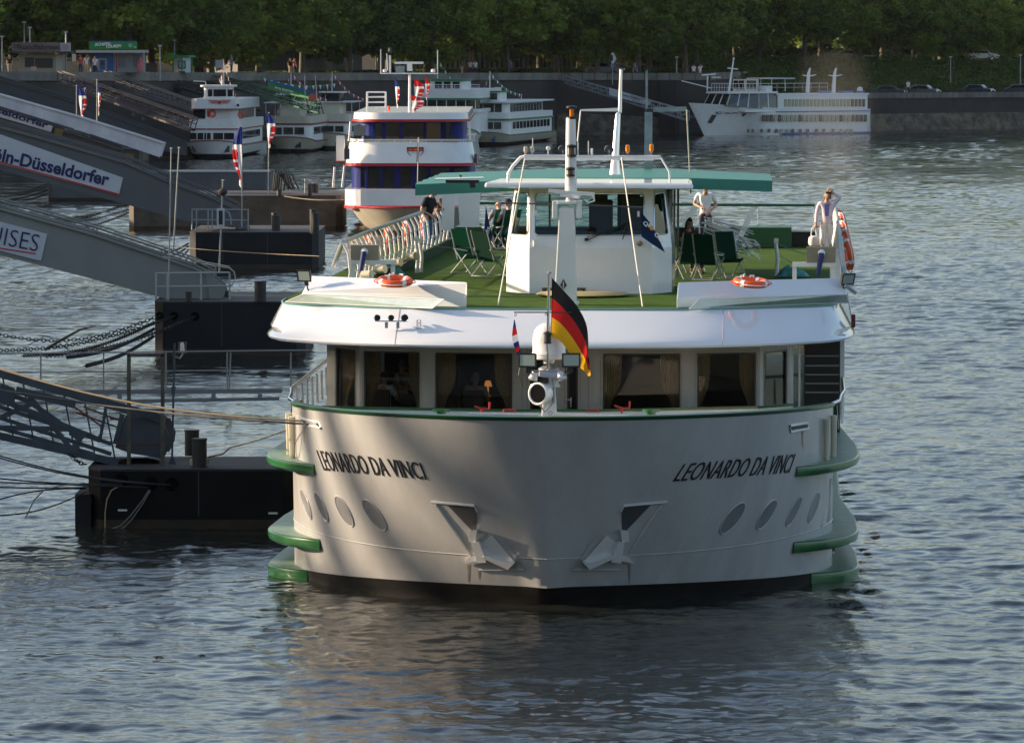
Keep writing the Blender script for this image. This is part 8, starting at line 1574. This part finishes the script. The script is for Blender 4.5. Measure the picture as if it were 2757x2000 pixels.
m = MB(); m.bar(w3(463, 1248), w3(470, 925), .045); m.prism([w3(452, 1250), w3(474, 1250), w3(466, 1228), w3(462, 1228)], (0, .05, 0)); m.bar(w3(466, 1060), w3(468, 1040), .09); m.build('post', BGY, r); m = MB(); m.lathe([(.06, -.02), (.05, .02), (.045, .12), (.03, .16), (0, .17)], w3(491, 942), 12); m.build('lamp_glass', mat('frosted', (.5, .48, .45), .3), r, smooth=50)
m = MB(); m.tube([w3(472, 960), w3(484, 965), w3(491, 955), w3(491, 945)], .018, 6); m.tube([w3(481, 950), w3(482, 921), w3(501, 921), w3(500, 950)], .008, 4, closed=True); m.build('bracket', STEEL, r)
# floating walkway with railings
dw = F * 10.4 / (1078 - 110.) ; r = empty('walkway', W(300, 1070, dw), 0, 'long low grey walkway with a double railing behind the near gangway', 'walkway'); O = Vector(r.location); w3 = lambda x, y, dd=0.: W(x, y, dw + dd) - O
m = MB(); m.bar(w3(-80, 1057), w3(760, 1052), .1, .13); m.bar(w3(-80, 1088), w3(752, 1073), .1, .10)
for x in (100, 322, 575, 700): m.bar(w3(x, 1060), w3(x, 1076), .12, .12)
m.build('float', mat('walkway_grey', (.20, .20, .20), .6, var=.1), r); m = MB()
for y0_, y1_ in ((952, 943), (1003, 995)): m.tube([w3(-80, y0_ + 1), w3(835, y1_)], .020, 6)
for x in (110, 279, 447, 612, 617, 783): m.tube([w3(x, 1055), w3(x + (4 if x == 617 else 0), 949)], .022, 6)
m.build('railing', mat('walkway_rail', (.24, .24, .235), .5), r)
# railing and black hoses on the brownish pontoon
r = empty('railing', W(820, 530, d4 + 5), 0, 'thin bent railing on the brownish pontoon', 'railing'); O = Vector(r.location); w3 = lambda x, y: W(x, y, d4 + 5) - O; m = MB()
m.tube([w3(745, 477), w3(900, 474)], .04, 5); m.tube([w3(822, 525), w3(822, 482), w3(828, 476), w3(885, 492), w3(905, 502)], .045, 6); m.tube([w3(750, 490), w3(895, 490)], .03, 5)
for x in (780, 850, 858): m.tube([w3(x, 520), w3(x, 478)], .03, 5)
m.build('rails', STEEL, r); m = MB(); rr0 = random.Random(9); O = W(757, 515, d4 + 3)
for k in range(9):
    a = Vector((rr0.uniform(-.5, .2), rr0.uniform(0, 1), 0)); m.tube([a, a + Vector((.1, 0, .9 + rr0.random() * .3)), a + Vector((.5, 0, .8 + rr0.random() * .2)), a + Vector((.7 + .3 * rr0.random(), 0, .1))], .05, 6)
o = m.build('black_hoses', DARK, None, smooth=60, loc=O); tag(o, 'tangle of black hoses on the brownish pontoon by the flag pole', 'hoses')
# smoke from the exhaust
m = MB(); m.lathe([(0, -1.6), (.35, -1.5), (.6, -.6), (.9, .4), (1.3, 1.4), (1.5, 2.4), (1.1, 3.2), (0, 3.5)], (0, 0, -.4), 20); c = W(2243, 455, 134); o = m.build('exhaust_smoke', None, None, smooth=80, loc=c)
sm = bpy.data.materials.new('thin_smoke'); sm.use_nodes = True; nt = sm.node_tree; nt.nodes.clear(); ou = nt.nodes.new('ShaderNodeOutputMaterial'); pv = nt.nodes.new('ShaderNodeVolumePrincipled'); pv.inputs['Color'].default_value = (.55, .5, .45, 1); n_ = nt.nodes.new('ShaderNodeTexNoise'); n_.inputs['Scale'].default_value = 1.1; n_.inputs['Detail'].default_value = 4
tc = nt.nodes.new('ShaderNodeTexCoord'); gr = nt.nodes.new('ShaderNodeVectorMath'); gr.operation = 'LENGTH'; mpv = nt.nodes.new('ShaderNodeMapping'); mpv.inputs['Scale'].default_value = (.8, .8, .32); mpv.inputs['Location'].default_value = (0, 0, -.3); mr = nt.nodes.new('ShaderNodeMapRange'); mr.inputs[1].default_value = .15; mr.inputs[2].default_value = 1.; mr.inputs[3].default_value = .22; mr.inputs[4].default_value = 0.
mu = nt.nodes.new('ShaderNodeMath'); mu.operation = 'MULTIPLY'; LK = nt.links.new; LK(tc.outputs['Object'], n_.inputs['Vector']); LK(tc.outputs['Object'], mpv.inputs[0]); LK(mpv.outputs[0], gr.inputs[0]); LK(gr.outputs['Value'], mr.inputs[0]); LK(mr.outputs[0], mu.inputs[0]); LK(n_.outputs[0], mu.inputs[1]); LK(mu.outputs[0], pv.inputs['Density']); LK(pv.outputs[0], ou.inputs['Volume'])
o.data.materials[0] = sm; tag(o, 'faint grey plume of exhaust smoke above the woman at the right rail', 'smoke', kind='stuff')
# ---- haze in the air
m = MB(); m.box(-620, 620, -60, 1480, -2, 75); hz = m.build('haze', None); hm = bpy.data.materials.new('haze'); hm.use_nodes = True; nt = hm.node_tree; nt.nodes.clear(); ou = nt.nodes.new('ShaderNodeOutputMaterial'); pv = nt.nodes.new('ShaderNodeVolumePrincipled'); pv.inputs['Color'].default_value = (.80, .88, 1, 1); pv.inputs['Density'].default_value = HAZE; pv.inputs['Anisotropy'].default_value = .2
nt.links.new(pv.outputs[0], ou.inputs['Volume']); hz.data.materials[0] = hm; tag(hz, kind='stuff')

for i, (px, py, lb) in enumerate(((1108, 1708, 'pale clump of drifting weed in the reflection under the bow'), (430, 1775, 'small dark twig drifting in the left foreground'), (540, 1770, 'tiny dark lump drifting right of the twig in the left foreground'))):
    m = MB(); rr0 = random.Random(i)
    for k in range(5): a = Vector((rr0.uniform(-.07, .07), rr0.uniform(-.1, .1), .02)); m.tube([a, a + Vector((rr0.uniform(-.05, .05), .04, .02)), a + Vector((rr0.uniform(-.09, .09), .06, .01))], .010, 5)
    o = m.build('drifting_twigs', (mat('pale_weed', (.30, .28, .14), .8), BARK, BARK)[i], None, smooth=60, loc=G(px, py, .02)); tag(o, lb, 'driftwood')
